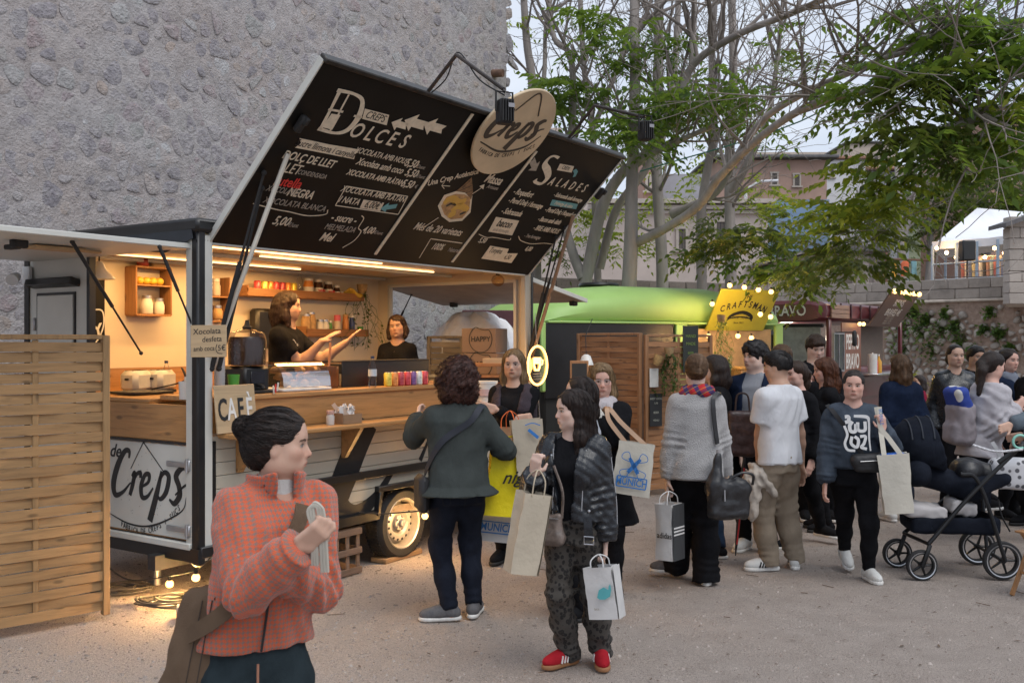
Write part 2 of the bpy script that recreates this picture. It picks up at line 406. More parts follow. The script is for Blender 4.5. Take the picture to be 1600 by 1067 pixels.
# ---- irregular stones: Voronoi cells, rounded and domed
def cells(w,h,sx,sy,jit=.42,seed=1,keep=None):
 r=random.Random(seed);P={};nx=int(w/sx)+1;ny=int(h/sy)+1
 for j in range(-1,ny+1):
  for i in range(-1,nx+1):P[i,j]=((i+.5+(.5 if j%2 else 0)+r.uniform(-jit,jit))*sx,(j+.5+r.uniform(-jit,jit))*sy)
 out=[]
 for(i,j),(x,y)in P.items():
  if i<0 or j<0 or i>=nx or j>=ny:continue
  if keep and not keep(x,y):continue
  poly=[(x-2*sx,y-2*sy),(x+2*sx,y-2*sy),(x+2*sx,y+2*sy),(x-2*sx,y+2*sy)]
  for a in range(-2,3):
   for b in range(-2,3):
    q=P.get((i+a,j+b))
    if q is None or(a==0 and b==0):continue
    mx,my=(x+q[0])/2,(y+q[1])/2;nx2,ny2=q[0]-x,q[1]-y;new=[]
    for k in range(len(poly)):
     A,B=poly[k],poly[(k+1)%len(poly)];da=(A[0]-mx)*nx2+(A[1]-my)*ny2;db=(B[0]-mx)*nx2+(B[1]-my)*ny2
     if da<=0:new.append(A)
     if da*db<0:t=da/(da-db);new.append((A[0]+(B[0]-A[0])*t,A[1]+(B[1]-A[1])*t))
    poly=new
    if len(poly)<3:break
   if len(poly)<3:break
  if len(poly)>=3:out.append(((x,y),poly))
 return out
def chaikin(p,n=1):
 for _ in range(n):
  q=[]
  for k in range(len(p)):
   A,B=p[k],p[(k+1)%len(p)];q+=[(A[0]*.75+B[0]*.25,A[1]*.75+B[1]*.25),(A[0]*.25+B[0]*.75,A[1]*.25+B[1]*.75)]
  p=q
 return p
def stone(mb,c,poly,gap,h,r,scale=1.0,M=None,rounds=1):
 """one domed stone in the xy plane, proud along +z"""
 p=chaikin(poly,rounds);n=len(p);rings=[]
 cx,cy=sum(q[0]for q in p)/n,sum(q[1]for q in p)/n
 rad=max(min(math.hypot(q[0]-cx,q[1]-cy)for q in p),.01);f=max((rad-gap)/rad,.3)*scale
 tx,ty=r.uniform(-.08,.08),r.uniform(-.08,.08)
 for(k,z)in((1.0,-.05),(1.0,h*.25),(.84,h*.8),(.5,h)):
  rings.append([(cx+(q[0]-cx)*f*k*r.uniform(.96,1.04),cy+(q[1]-cy)*f*k*r.uniform(.96,1.04),z+((q[0]-cx)*tx+(q[1]-cy)*ty)*(.25 if z>0 else 0)+r.uniform(-.06,.06)*h)for q in p])
 vs=[v for g in rings for v in g]+[(cx,cy,h*1.03)];fs=[]
 for a in range(3):
  for k in range(n):fs.append((a*n+k,a*n+(k+1)%n,(a+1)*n+(k+1)%n,(a+1)*n+k))
 fs+=[(3*n+k,3*n+(k+1)%n,4*n)for k in range(n)]
 mb.add(vs,fs,M)
# ---- trailer frame of reference: s along its serving side, t inwards, z up
TO=Vector((-2.05,6.5,0));TA=R(56)
TM=Matrix.Translation(TO)@Matrix.Rotation(TA,4,'Z')
def TW(s,t,z):return TM@Vector((s,t,z))
# ---- castle wall behind the trailer
def castle():
 T0=3.45;S0,S1=-4.0,8.62;Z1=9.5
 root=empty('castle_wall',TW(S0,T0,0),TA,'tall rough castle wall of grey and pink rubble stone behind the crepe trailer','wall')
    # local: x along wall, y into the wall, z up. mortar body displaced
 L_=S1-S0;nx=int(L_/.065);nz=int(Z1/.065)
 xs=np.linspace(0,L_,nx+1);zs=np.linspace(-.1,Z1,nz+1);X,Z=np.meshgrid(xs,zs,indexing='ij')
 fade=np.clip((L_-X)/.15,0,1)
 Y=(fbm(X,Z,2.2,21)*.022+fbm(X,Z,11,22)*.007+fbm(X*1.,Z*1.6,30,23)*.005)*fade
 idx=np.arange((nx+1)*(nz+1)).reshape(nx+1,nz+1)
 F=np.stack([idx[:-1,:-1],idx[1:,:-1],idx[1:,1:],idx[:-1,1:]],-1).reshape(-1,4)
 m,nt=newmat('lime mortar');co=nt.coord();n1=nt.noise(co,1.1,5,.6);n2=nt.noise(co,9,6,.65);n3=nt.noise(co,42,4,.65)
 c=nt.ramp(n2,[(.25,(.28,.265,.27)),(.5,(.41,.39,.392)),(.78,(.525,.50,.50))])
 c=nt.mix(nt.ramp(n1,[(.40,(0,0,0)),(.7,(1,1,1))]),c,nt.ramp(n2,[(.3,(.35,.31,.30)),(.75,(.49,.44,.425))]))
 c=nt.mix(nt.ramp(nt.noise(co,3.3,4,.7),[(.60,(0,0,0)),(.74,(.6,.6,.6))]),c,(.44,.44,.46))
 c=nt.mix(nt.ramp(n3,[(.2,(.8,.8,.8)),(.42,(0,0,0))]),c,(.14,.12,.115))
 nt.set(nt.p.inputs['Base Color'],c);nt.p.inputs['Roughness'].default_value=.95;nt.p.inputs['Specular IOR Level'].default_value=.15
 nt.set(nt.p.inputs['Normal'],nt.bump(nt.math('ADD',nt.math('MULTIPLY',n2,.8),nt.math('MULTIPLY',n3,.6)),1.0,.035))
 link('mortar_face',np_mesh('mortar_face',np.stack([X,Y,Z],-1).reshape(-1,3),F),m,root)
 mb=MB();mb.box((L_/2,1.56,Z1/2),(L_-.02,2.9,Z1-.02));mb.build('wall_core',m,root,False)
    # stones
 sm,nt=newmat('rubble stone');co=nt.coord();oi=nt.node('ShaderNodeObjectInfo');g=nt.node('ShaderNodeNewGeometry')
 rv=nt.math('FRACT',nt.math('ADD',oi.outputs['Random'],g.outputs['Random Per Island']))
 c=nt.ramp(rv,[(0,(.265,.25,.275)),(.22,(.33,.31,.33)),(.4,(.365,.30,.305)),(.5,(.30,.285,.31)),(.66,(.40,.375,.38)),(.78,(.41,.345,.31)),(.86,(.33,.33,.325)),(.95,(.45,.45,.46)),(1,(.54,.54,.56))])
 n2=nt.noise(co,14,5,.65);c=nt.mix(.85,c,nt.ramp(n2,[(.25,(.62,.62,.62)),(.5,(1,1,1)),(.8,(1.35,1.33,1.3))]),'MULTIPLY')
 c=nt.mix(nt.ramp(nt.noise(co,5,5,.7),[(.43,(0,0,0)),(.66,(.92,.92,.92))]),c,nt.ramp(n2,[(.3,(.355,.338,.342)),(.75,(.485,.465,.465))]))
 nt.set(nt.p.inputs['Base Color'],c);nt.p.inputs['Roughness'].default_value=.9;nt.p.inputs['Specular IOR Level'].default_value=.2
 nt.set(nt.p.inputs['Normal'],nt.bump(nt.math('ADD',n2,nt.math('MULTIPLY',nt.noise(co,42,4),.6)),1.0,.035))
 r=random.Random(3);MX=Matrix.Rotation(R(90),4,'X')   # xy plane -> xz plane, +z -> -y
 lst=[]
 def keep(x,z):
  p=TW(S0+x,T0,z);return p.y>3 and-60<CX+p.x/p.y*FPX<830 and-40<CY-(z-CAM_Z)/p.y*FPX<620
 for(c0,poly)in cells(L_-.1,8.2,.24,.15,.47,5,keep):
  if r.random()<.10:continue
  sc=r.choice([.6,.8,.92,1.02,1.08]);p=TW(S0+c0[0],T0,c0[1])
  a=sum(poly[k][0]*poly[(k+1)%len(poly)][1]-poly[(k+1)%len(poly)][0]*poly[k][1]for k in range(len(poly)))/2
  vis=CY-(c0[1]-CAM_Z)/p.y*FPX
  lst.append((a*sc*sc/p.y**2*(1 if vis>-10 else .01),c0,poly,sc))
 lst.sort(key=lambda q:-q[0]);rest=MB()
 for k,(_,c0,poly,sc)in enumerate(lst):
  fx=float(fbm(np.array(c0[0]),np.array(c0[1]),2.2,21)*.022);h=r.uniform(.002,.009)
  mb=rest if k>=300 else MB();stone(mb,c0,poly,.012,h,r,sc,Matrix.Translation((0,fx,0))@MX)
  if k<300:mb.build('stone',sm,root)
 tag(rest.build('small_stones',sm,root),kind='stuff')
    # iron pipe stub sticking out near the top corner
 mb=MB();mb.tube([(8.25-S0,.1,5.92),(8.3-S0,-.16,5.9)],.06,10);mb.build('drain_pipe',mat('rust',(.16,.09,.06),.8,var=.4),root)
castle()
# ---- block courses (walls of squared stone)
def blocks(root,p0,p1,z0,rows,bl,bh,m,r,th=.3,gap=.008,name='block',rz_of=None):
 """squared blocks laid in rows from ground point p0 to p1, local to root at p0, x along"""
 Ln=(Vector(p1)-Vector(p0)).length
 for j in range(rows):
  x=-r.uniform(0,bl*.8)
  while x<Ln:
   l=bl*r.uniform(.7,1.35);a=max(x,0);b=min(x+l,Ln)
   if b-a>.06:
    mb=MB();d=r.uniform(-.012,.012);mb.box(((a+b)/2,th/2+d,z0+(j+.5)*bh),(b-a-gap,th,bh-gap),(r.uniform(-.01,.01),0,r.uniform(-.008,.008)),.012);mb.build(name,m,root)
   x+=l
def stone_block_mat(name,c1,c2,stain=.5,vs=3):
 if name in _mats:return _mats[name]
 m,nt=newmat(name);_mats[name]=m;co=nt.coord();n=nt.noise(co,vs,6,.7);f=nt.noise(co,30,4,.6);oi=nt.node('ShaderNodeObjectInfo')
 c=nt.mix(n,c1,c2);c=nt.mix(nt.ramp(nt.noise(co,vs*.45,4,.7),[(.5,(0,0,0)),(.68,(stain,)*3)]),c,tuple(x*.35 for x in c1))
 c=nt.mix(nt.math('MULTIPLY',f,.5),c,tuple(x*.6 for x in c1))
 vv=nt.node('ShaderNodeVectorMath',operation='SCALE');nt.set(vv.inputs[0],c);nt.set(vv.inputs['Scale'],nt.math('MULTIPLY_ADD',oi.outputs['Random'],.3,.85))
 nt.set(nt.p.inputs['Base Color'],vv.outputs[0]);nt.p.inputs['Roughness'].default_value=.93;nt.set(nt.p.inputs['Normal'],nt.bump(nt.math('ADD',n,f),.7,.02));return m
def wallroot(name,p0,p1,label,cat='wall'):
 p0,p1=Vector(p0),Vector(p1);a=math.atan2((p1-p0).y,(p1-p0).x);return empty(name,(p0.x,p0.y,0),a,label,cat),(p1-p0).length
# retaining wall on the right, rubble below, two courses of blocks as parapet
def retaining():
 p0=W(1150,533,29.5);p0.z=0;p1=W(1655,533,22.6);p1.z=0
 root,Ln=wallroot('retaining_wall',p0,p1,'rubble retaining wall with weeds and block parapet at the right end of the square')
 bm_=stone_block_mat('parapet block',(.30,.26,.23),(.46,.41,.36));r=random.Random(8)
 mm,nt=newmat('earth mortar');co=nt.coord();n2=nt.noise(co,6,6,.7)
 nt.set(nt.p.inputs['Base Color'],nt.ramp(n2,[(.25,(.17,.12,.09)),(.5,(.33,.24,.19)),(.75,(.46,.36,.29))]));nt.p.inputs['Roughness'].default_value=.95;nt.set(nt.p.inputs['Normal'],nt.bump(n2,1,.06))
    # body, slightly displaced
 nx=int(Ln/.12);xs=np.linspace(0,Ln,nx);zs=np.linspace(-.2,2.78,28);X,Z=np.meshgrid(xs,zs,indexing='ij');Y=fbm(X,Z,3,4)*.03-.0*Z
 idx=np.arange(X.size).reshape(X.shape);F=np.stack([idx[:-1,:-1],idx[1:,:-1],idx[1:,1:],idx[:-1,1:]],-1).reshape(-1,4)
 link('mortar_face',np_mesh('mortar_face',np.stack([X,Y,Z],-1).reshape(-1,3),F),mm,root)
 mb=MB();mb.box((Ln/2,.75,1.35),(Ln,1.2,2.7));mb.build('wall_core',mm,root,False)
 mb=MB();mb.box((Ln/2,.12,2.80),(Ln,.42,.07),None,.02);mb.build('ledge',mat('lime ledge',(.50,.44,.38),.9,var=.25,bump=.5),root)
 blocks(root,p0,p1,2.84,2,.52,.25,bm_,r)
 sm=mat('field stone',(.33,.29,.25),.9,var=.3,vs=3,bump=.6,bs=14,bd=.02,rnd=.28,col2=(.46,.42,.38))
 MX=Matrix.Rotation(R(90),4,'X');lst=[]
 def keep(x,z):
  p=root.matrix_basis@Vector((x,0,z))if False else(Vector(p0)+(Vector(p1)-Vector(p0))*(x/Ln))
  return CX+p.x/p.y*FPX>1380 and z>.75
 for(c0,poly)in cells(Ln,2.72,.25,.16,.42,9,keep):
  if r.random()<.12 or(c0[1]>2.35 and r.random()<.6):continue
  lst.append((c0,poly,r.choice([.6,.8,.95,1.05])))
 r.shuffle(lst);rest=MB();rest_n=0
 for k,(c0,poly,sc)in enumerate(lst):
  mb=MB()if k<290 else rest
  stone(mb,c0,poly,.012,r.uniform(.05,.11),r,sc,MX,2)
  if k<290:mb.build('stone',sm,root)
 if len(lst)>290:tag(rest.build('small_stones',sm,root),kind='stuff')
 return root,Ln,p0,p1
RW=retaining()
def tufts(spots,name,label,m,seed=1,ll=.09,n=120):
 """leafy weeds rooted in a wall face: spots (world point, radius)"""
 r=random.Random(seed)
 for q_,(c,rad)in enumerate(spots):
  mb=MB()
  for k in range(n):
   o=Vector(c)+Vector((r.gauss(0,rad*.5),-abs(r.gauss(0,.05))-.02,r.gauss(0,rad*.45)))
   d=Vector((r.uniform(-1,1),r.uniform(-1,-.1),r.uniform(-.6,1))).normalized();x,y,z=dirframe(d);l=ll*r.uniform(.6,1.4);w=l*.3
   mb.add([o,o+d*l*.5+x*w,o+d*l+Vector((0,0,-.02)),o+d*l*.5-x*w],[(0,1,2,3)])
  tag(mb.build(name,m,None,False),label,'weeds','weeds rooted in the retaining wall','stuff')
# ---- far buildings
def fbox(mb,x0,x1,y0,y1,d,depth=3.0):
 a=W(x0,y1,d);b=W(x1,y0,d);mb.box(((a.x+b.x)/2,d+depth/2,(a.z+b.z)/2),(b.x-a.x,depth,b.z-a.z))
def building(name,label,m,x0,x1,y0,y1,d,depth=8,wins=(),roof=None,extra=None,wm=None):
 root=empty(name,(W((x0+x1)/2,0,d).x,d,0),0,label,'building');o=root.location
 T=Matrix.Translation(-o)
 a=W(x0,y1,d);b=W(x1,y0,d);mb=MB(T);mb.box(((a.x+b.x)/2,d+depth/2,(b.z-1)/2),(b.x-a.x,depth,b.z+1));mb.build('wall',m,root,False)
 for(u0,u1,v0,v1)in wins:
  a=W(u0,v1,d);b=W(u1,v0,d);cx,cz,w,h=(a.x+b.x)/2,(a.z+b.z)/2,b.x-a.x,b.z-a.z
  f=MB(T);t=.09
  for(c,s)in(((cx,d-.03,b.z),(w+2*t,.1,t)),((cx,d-.05,a.z),(w+2*t+.1,.16,t)),((cx-w/2,d-.03,cz),(t,.1,h-t)),((cx+w/2,d-.03,cz),(t,.1,h-t))):f.box(c,s)
  wo_=f.build('window',wm or mat('window surround',(.42,.37,.32),.8),root,False)
  g=MB(T);g.box((cx,d-.012,cz),(w-t,.02,h-t));g.build('pane',mat('dark pane',(.035,.04,.05),.15),wo_,False)
  g=MB(T)
  for q in(-.25,.25):g.box((cx+q*w,d-.035,cz),(w*.44,.02,h*.92))
  g.build('shutter',mat('old shutter',(.10,.085,.075),.8,var=.3),wo_,False)
 if roof: # overhanging tiled roof slab
  y_,over,rm=roof;a=W(x0,y_,d);b=W(x1,y_,d);mb=MB(T);mb.box(((a.x+b.x)/2,d+depth/2,a.z+.1),(b.x-a.x+over*2,depth+over*2,.2),None,.04);mb.build('roof',rm,root,False)
 if extra:extra(root,T)
 return root
pl_beige=mat('beige render',(.50,.42,.36),.9,var=.12,vs=1.2,bump=.3,bs=20)
pl_pink=mat('pink render',(.47,.40,.36),.9,var=.12,vs=1.0,bump=.3,bs=20)
pl_terra=mat('terracotta render',(.37,.245,.195),.9,var=.15,vs=.8)
pl_blue=mat('blue render',(.20,.29,.43),.85,var=.10,vs=.6,bump=.3,bs=6)
pl_white=mat('white render',(.66,.66,.68),.85,var=.08,vs=.7)
pl_grey=mat('grey block',(.33,.33,.36),.9,var=.12,vs=2)
brick_m=mat('brick render',(.36,.22,.17),.9,var=.2,vs=8)
tile_m=mat('roof tile',(.36,.20,.14),.9,var=.25,vs=9,bump=.5,bs=14)
slate=mat('dark roof',(.12,.115,.12),.8,var=.25,vs=4)
def cornice(root,T):
 for(y,pr,h)in((316,.35,.14),(325,.22,.12),(332,.12,.1)):
  mb=MB(T);a=W(925,y,33);b=W(1202,y,33);mb.box(((a.x+b.x)/2,33-pr/2+.05,a.z),(b.x-a.x+.3,pr+.1,h));mb.build('cornice',mat('cornice',(.44,.39,.35),.9),root,False)
building('old_house','pale pink plastered house with a moulded cornice behind the bare trunks',pl_pink,925,1200,318,470,33,8,[(1117,1134,345,385),(1058,1073,356,392)],None,cornice)
building('brick_attic','narrow brick attic block standing behind the plastered house cornice',brick_m,1004,1030,248,330,37,3,[(1010,1016,275,300)])
building('block_attic','grey block-built attic behind the plastered house cornice',pl_grey,1036,1110,272,330,38,4)
building('gable_house','terracotta house with dark roof rising behind the blue building',pl_terra,1120,1292,250,400,62,12,[(1205,1215,270,290),(1240,1250,272,292)],(249,.6,slate))
building('blue_building','plain blue rendered building side behind the small shed',pl_blue,1194,1296,312,440,47,8)
building('beige_house','beige house wall with a white downpipe left of the blue building',pl_beige,1128,1196,335,470,40,6,[(1140,1152,352,384)])
building('white_house','white house with tiled roof on the hill slope',pl_white,1288,1352,250,330,75,8,[(1296,1303,262,278)],(249,.3,tile_m))
building('grey_house','grey house with red tile roof high on the hill',pl_grey,1345,1420,268,340,82,8,[(1360,1368,285,298)],(266,.6,tile_m))
building('hill_house','pale pinkish tower house at the top of the hill',pl_beige,1325,1400,225,300,105,9,[(1340,1347,240,252),(1365,1372,240,252)],(224,.3,slate))
building('summit_house','long beige house behind leaves on the hilltop',pl_beige,1160,1300,238,330,120,9,[(1230,1238,250,262)])
building('far_right_house','tall brownish house behind the leaves beyond the marquee',brick_m,1545,1680,170,380,60,10,[(1568,1580,215,240),(1568,1580,265,290),(1592,1604,215,240)],(170,.4,slate))
building('chimney_house','distant house with a small chimney seen over the menu hatch',pl_pink,840,930,252,400,48,8,(),(252,.3,tile_m))
def _chim():
 root=COL.objects['chimney_house'];T=Matrix.Translation(-root.location);mb=MB(T);fbox(mb,861,876,205,253,50,.8);mb.build('chimney',brick_m,root,False)
 mb=MB(T);fbox(mb,859,878,200,206,49.9,1);mb.build('chimney_cap',pl_beige,root,False)
_chim()
mb=MB();a=W(1165,320,39.8);mb.tube([(a.x,a.y,0),(a.x,a.y,a.z+.6)],.07,8);mb.tube([(a.x,a.y,a.z+.6),(a.x+.5,a.y-.2,a.z+.9),(a.x+1.2,a.y-.4,a.z+.9)],.05,8)
tag(mb.build('street_lamp_pole',mat('white pole',(.7,.7,.72),.5)),'slim white pole standing in front of the beige house','pole')
# hill that carries the houses
def hill():
 xs=np.linspace(-40,190,60);ys=np.linspace(48,210,36);X,Y=np.meshgrid(xs,ys,indexing='ij')
 t=np.clip((Y-48)/110,0,1);Z=t**1.1*24*np.clip((X+30)/45,0,1)+fbm(X,Y,.08,2)*1.2*t-.3
 idx=np.arange(X.size).reshape(X.shape);F=np.stack([idx[:-1,:-1],idx[1:,:-1],idx[1:,1:],idx[:-1,1:]],-1).reshape(-1,4)
 tag(link('hill',np_mesh('hill',np.stack([X,Y,Z],-1).reshape(-1,3),F),mat('scrub',(.10,.11,.06),.95,var=.5,vs=.4)),kind='structure')
hill()
# ---- terrace behind the retaining wall: earth, shed, fence, marquee
def terrace():
 p0,p1=RW[2],RW[3];d=(p1-p0).normalized();n=Vector((-d.y,d.x,0))
 mb=MB();a=p0+n*.4;b=p1+n*.4;poly=[(a.x,a.y),(b.x,b.y),(b.x+n.x*25,b.y+n.y*25),(a.x+n.x*25,a.y+n.y*25)];mb.prism(poly,0,3.05)
 tag(mb.build('terrace',mat('terrace earth',(.26,.22,.18),.95,var=.3,vs=1),None,False),kind='structure')
terrace()
shed_m=stone_block_mat('shed wall',(.40,.34,.28),(.52,.45,.38),.3,1.2)
def shed():
 root=empty('tin_roof_shed',(W(1290,0,33).x,33,0),0,'low plastered shed with a sloping tin roof above the vans','shed');T=Matrix.Translation(-root.location)
 mb=MB(T);a,b,c,e=W(1180,418,33),W(1345,376,33),W(1345,470,33),W(1180,470,33)
 vs=[a,b,c,e];vs2=[v+Vector((0,5,0))for v in vs];mb.add(vs+vs2,[(3,2,1,0),(4,5,6,7),(0,1,5,4),(1,2,6,5),(3,0,4,7)]);mb.build('wall',shed_m,root,False)
 mb=MB(T);u=(b-a).normalized();nn=int((b-a).length/.12)
 mb.ribbon([a-u*.3+Vector((0,2.4,.05)),b+u*.3+Vector((0,2.4,.05))],5.6,(0,0,1),.06);mb.build('roof',mat('rusty tin',(.21,.19,.18),.7,var=.3),root,False)
 root2=empty('corrugated_hut',(W(1362,0,32).x,32,0),0,'little weathered board hut beside the clothes line','hut');T=Matrix.Translation(-root2.location)
 for k in range(9):
  x0=1332+k*6.6;mb=MB(T);fbox(mb,x0,x0+6.2,392+random.uniform(-1,1),450,32+random.uniform(-.01,.01),.05);mb.build('plank',mat('grey plank',(.25,.22,.21),.85,var=.3,rnd=.3),root2,False)
 mb=MB(T);fbox(mb,1328,1394,384,392,31.8,2.2);mb.build('roof',slate,root2,False)
shed()
def marquee():
 root=empty('marquee',(W(1530,0,29).x,29,3.05),0,'white canvas marquee with string lights on the terrace','tent');T=Matrix.Translation(-root.location)
 A,B=W(1457,384,28.5),W(1640,366,26.0);Cc=B+Vector((3.2,6,.3));D=A+Vector((3.2,6.5,.2));P1,P2=W(1527,325,30.0),W(1640,335,34)
 cv=mat('white canvas',(.74,.75,.78),.7,var=.06,vs=2,bump=.3,bs=3,bd=.1)
 mb=MB(T);N=10
 def panel(a,b,c,d=None):
        # sagging cloth panel between points
  d=d or c;V=[];
  for i in range(N+1):
   for j in range(N+1):
    u,v=i/N,j/N;p=a.lerp(b,u).lerp(d.lerp(c,u),v);sag=math.sin(math.pi*u)*math.sin(math.pi*v)*.12;V.append(p-Vector((0,0,sag)))
  mb.add(V,[(i*(N+1)+j,(i+1)*(N+1)+j,(i+1)*(N+1)+j+1,i*(N+1)+j+1)for i in range(N)for j in range(N)])
 panel(A,B,P2,P1);panel(D,A,P1);panel(Cc,D,P1,P2);panel(B,Cc,P2);mb.build('canopy',cv,root)
 mb=MB(T)
 mb.ribbon([A,A.lerp(B,.5)-Vector((0,0,.05)),B],.22,(0,-1,0),.01);mb.ribbon([D,A],.22,(-1,0,0),.01);mb.build('valance',cv,root)
 pm=mat('pale blue pole',(.30,.38,.47),.5)
 for p in(A,A.lerp(B,.22),A.lerp(B,.40),A.lerp(B,.58),A.lerp(B,.80),D,Cc):
  mb=MB(T);mb.tube([(p.x,p.y,3.0),(p.x,p.y,p.z)],.045,8);mb.build('pole',pm,root)
 for h in(.95,.5):
  mb=MB(T);mb.tube([(A.x,A.y,3.05+h),(B.x,B.y,3.05+h)],.025,6);mb.build('rail',pm,root)
    # bulbs along the eaves
 bm_=emitter('bulb glow',(1,.62,.28),14)
 for k in range(9):
  p=W(1464+k*15,388+(k%3)*7,27.7+.15*(k%4));mb=MB(T);mb.ball(p,.055,8);mb.build('light_bulb',bm_,root)
 for k in(1,4,7):lamp('marquee_light',root,W(1464+k*15,388,27.9)-root.location,8,.1)
marquee()
def clothes():
 cols=[(.35,.14,.15),(.55,.5,.47),(.15,.2,.36),(.5,.46,.3),(.45,.28,.33),(.6,.6,.6),(.08,.08,.09),(.35,.22,.2),(.32,.42,.46)]
 rk=empty('clothes_rack',W(1550,440,28.6),0,'metal rail hung with coloured clothes under the marquee','clothes rack');T=Matrix.Translation(-Vector(rk.location))
 a,b=W(1505,402,28.6),W(1590,398,28.0);mb=MB(T);mb.tube([(a.x,a.y,3.05),a,b,(b.x,b.y,3.05)],.02,6);mb.build('rail',mat('steel',(.5,.5,.52),.3,.9),rk)
 r=random.Random(2)
 for k in range(15):
  p=a.lerp(b,(k+.5)/15);c=cols[k%9];mb=MB(T);h=r.uniform(.75,1.0);mb.add([(p.x-.04,p.y,p.z),(p.x+.05,p.y,p.z),(p.x+.13,p.y-.03,p.z-.12),(p.x+.10,p.y,p.z-h),(p.x-.10,p.y-.02,p.z-h),(p.x-.12,p.y,p.z-.12),(p.x,p.y+.07,p.z-.1),(p.x,p.y+.06,p.z-h)],
   [(0,1,2,3,4,5),(1,0,6),(0,5,6),(5,4,7,6),(2,1,6),(3,2,6,7),(4,3,7)]);mb.build('garment',mat('cloth%d'%(k%9),c,.85,var=.25,vs=4),rk,False)
 for(x0,x1,y0,y1,c,lb,nm)in((1392,1401,406,434,(.62,.34,.06),'ochre overall hanging on the line beside the board hut','overall'),(1408,1420,408,432,(.62,.16,.08),'orange patterned dress hanging on the clothes line','dress'),(1424,1432,406,432,(.16,.34,.42),'teal scarf hanging on the clothes line left of the marquee','scarf')):
  p=W((x0+x1)/2,y0,29.5);w=(x1-x0)/FPX*29.5;h=(y1-y0)/FPX*29.5;mb=MB();mb.prism([(-w*.25,0),(w*.25,0),(w*.5,-h*.15),(w*.42,-h*.5),(w*.55,-h),(-w*.5,-h*.97),(-w*.4,-h*.5),(-w*.5,-h*.15)],-.03,.03,Matrix.Translation(p)@Matrix.Rotation(R(90),4,'X'))
  tag(mb.build(nm,mat(nm+' cloth',c,.85,var=.3,vs=5),None,False),lb,'clothing')
 mb=MB();a,b=W(1385,405,29.5),W(1457,407,28.6);mb.tube([a,b],.035,6);mb.tube([(a.x,a.y,3.0),(a.x,a.y,a.z+.2)],.04,6)
 tag(mb.build('clothes_line_pole',mat('brown pole',(.16,.09,.06),.8)),'brown horizontal pole that carries the hanging clothes','pole')
    # loudspeaker on a stand
 sp=empty('loudspeaker',W(1511,437,26.9),0,'black loudspeaker on a thin stand in front of the marquee','speaker');T=Matrix.Translation(-Vector(sp.location));bk=mat('black plastic',(.012,.012,.014),.55)
 mb=MB(T);p=W(1511,392,26.9);mb.box(p,(.36,.3,.54),None,.03);mb.build('cabinet',bk,sp)
 mb=MB(T);mb.box((p.x,p.y-.155,p.z),(.31,.012,.48),None,.004);mb.build('grille',mat('grille',(.03,.03,.032),.7,bump=.6,bs=300),sp)
 mb=MB(T);mb.tube([(p.x,p.y,3.0),(p.x,p.y,p.z-.27)],.02,8);mb.build('stand',bk,sp)
    # stone hut corner on the far right
 hr=empty('stone_hut',(W(1600,0,21.8).x,21.8,0),0,'squared stone hut with a dark eave at the right edge above the wall','hut');r=random.Random(4);T=Matrix.Translation(-Vector(hr.location))
 a=W(1577,460,21.8);hb=stone_block_mat('hut block',(.42,.37,.33),(.55,.50,.45),.25)
 for j in range(8):
  x=a.x-r.uniform(0,.2);
  while x<a.x+1.6:
   l=r.uniform(.4,.6);x0=max(x,a.x);mb=MB(T);mb.box(((x0+x+l)/2,21.95+r.uniform(-.01,.01),2.62+j*.24+.12),(x+l-x0-.008,.3,.232),None,.012);mb.build('block',hb,hr);x+=l
 mb=MB(T);mb.prism([(a.x+.02,22.0),(a.x+1.8,22.0),(a.x+2.6,23.8),(a.x+1.0,23.8)],2.6,4.5);mb.build('wall_core',shed_m,hr,False)
 mb=MB(T);p=W(1572,357,21.8);q=W(1640,330,21.8);mb.ribbon([p+Vector((-.15,.1,0)),q+Vector((0,.1,0))],.8,(0,0,1),.09);mb.build('roof',slate,hr,False)
clothes()
# ================================================================ CREPE TRAILER
cream=mat('cream paint',(.47,.43,.35),.45,var=.05,vs=3,bump=.06,bs=30)
white_p=mat('white paint',(.56,.56,.52),.4,var=.06,vs=3)
inner=mat('inner panel',(.70,.60,.45),.35,var=.04,vs=2)
blackp=mat('black paint',(.011,.011,.012),.38,var=.3,vs=5)
blackm=mat('black rubber',(.016,.016,.017),.75,var=.3,vs=9)
chalk=mat('board black',(.009,.0085,.008),.5,var=.35,vs=3,bump=.08,bs=12,spec=.15)
ivory=mat('ivory lettering',(.66,.58,.45),.7,var=.12,vs=30)
grey_l=mat('faded lettering',(.34,.30,.25),.7,var=.2,vs=30)
inkb=mat('black ink',(.012,.012,.013),.55,var=.3,vs=20)
redl=mat('red lettering',(.62,.035,.03),.6)
teal=mat('teal paint',(.13,.32,.35),.7)
counter_w=wood('counter wood',(.46,.235,.085),.6,0,1,.42,.08)
counter_y=wood('end counter wood',(.46,.235,.085),.6,1,1,.42,.08)
steel=mat('steel',(.55,.55,.57),.3,.9)
galv=mat('galvanised',(.42,.42,.43),.42,.85,var=.15)
trailer=empty('crepe_trailer',TO,TA,'cream and black crepe trailer with its big black menu hatch raised','food trailer')
TL=4.0;TD=2.0
def tp(name,m,f,par=None,smooth=True):
 mb=MB();f(mb);return mb.build(name,m,par or trailer,smooth)
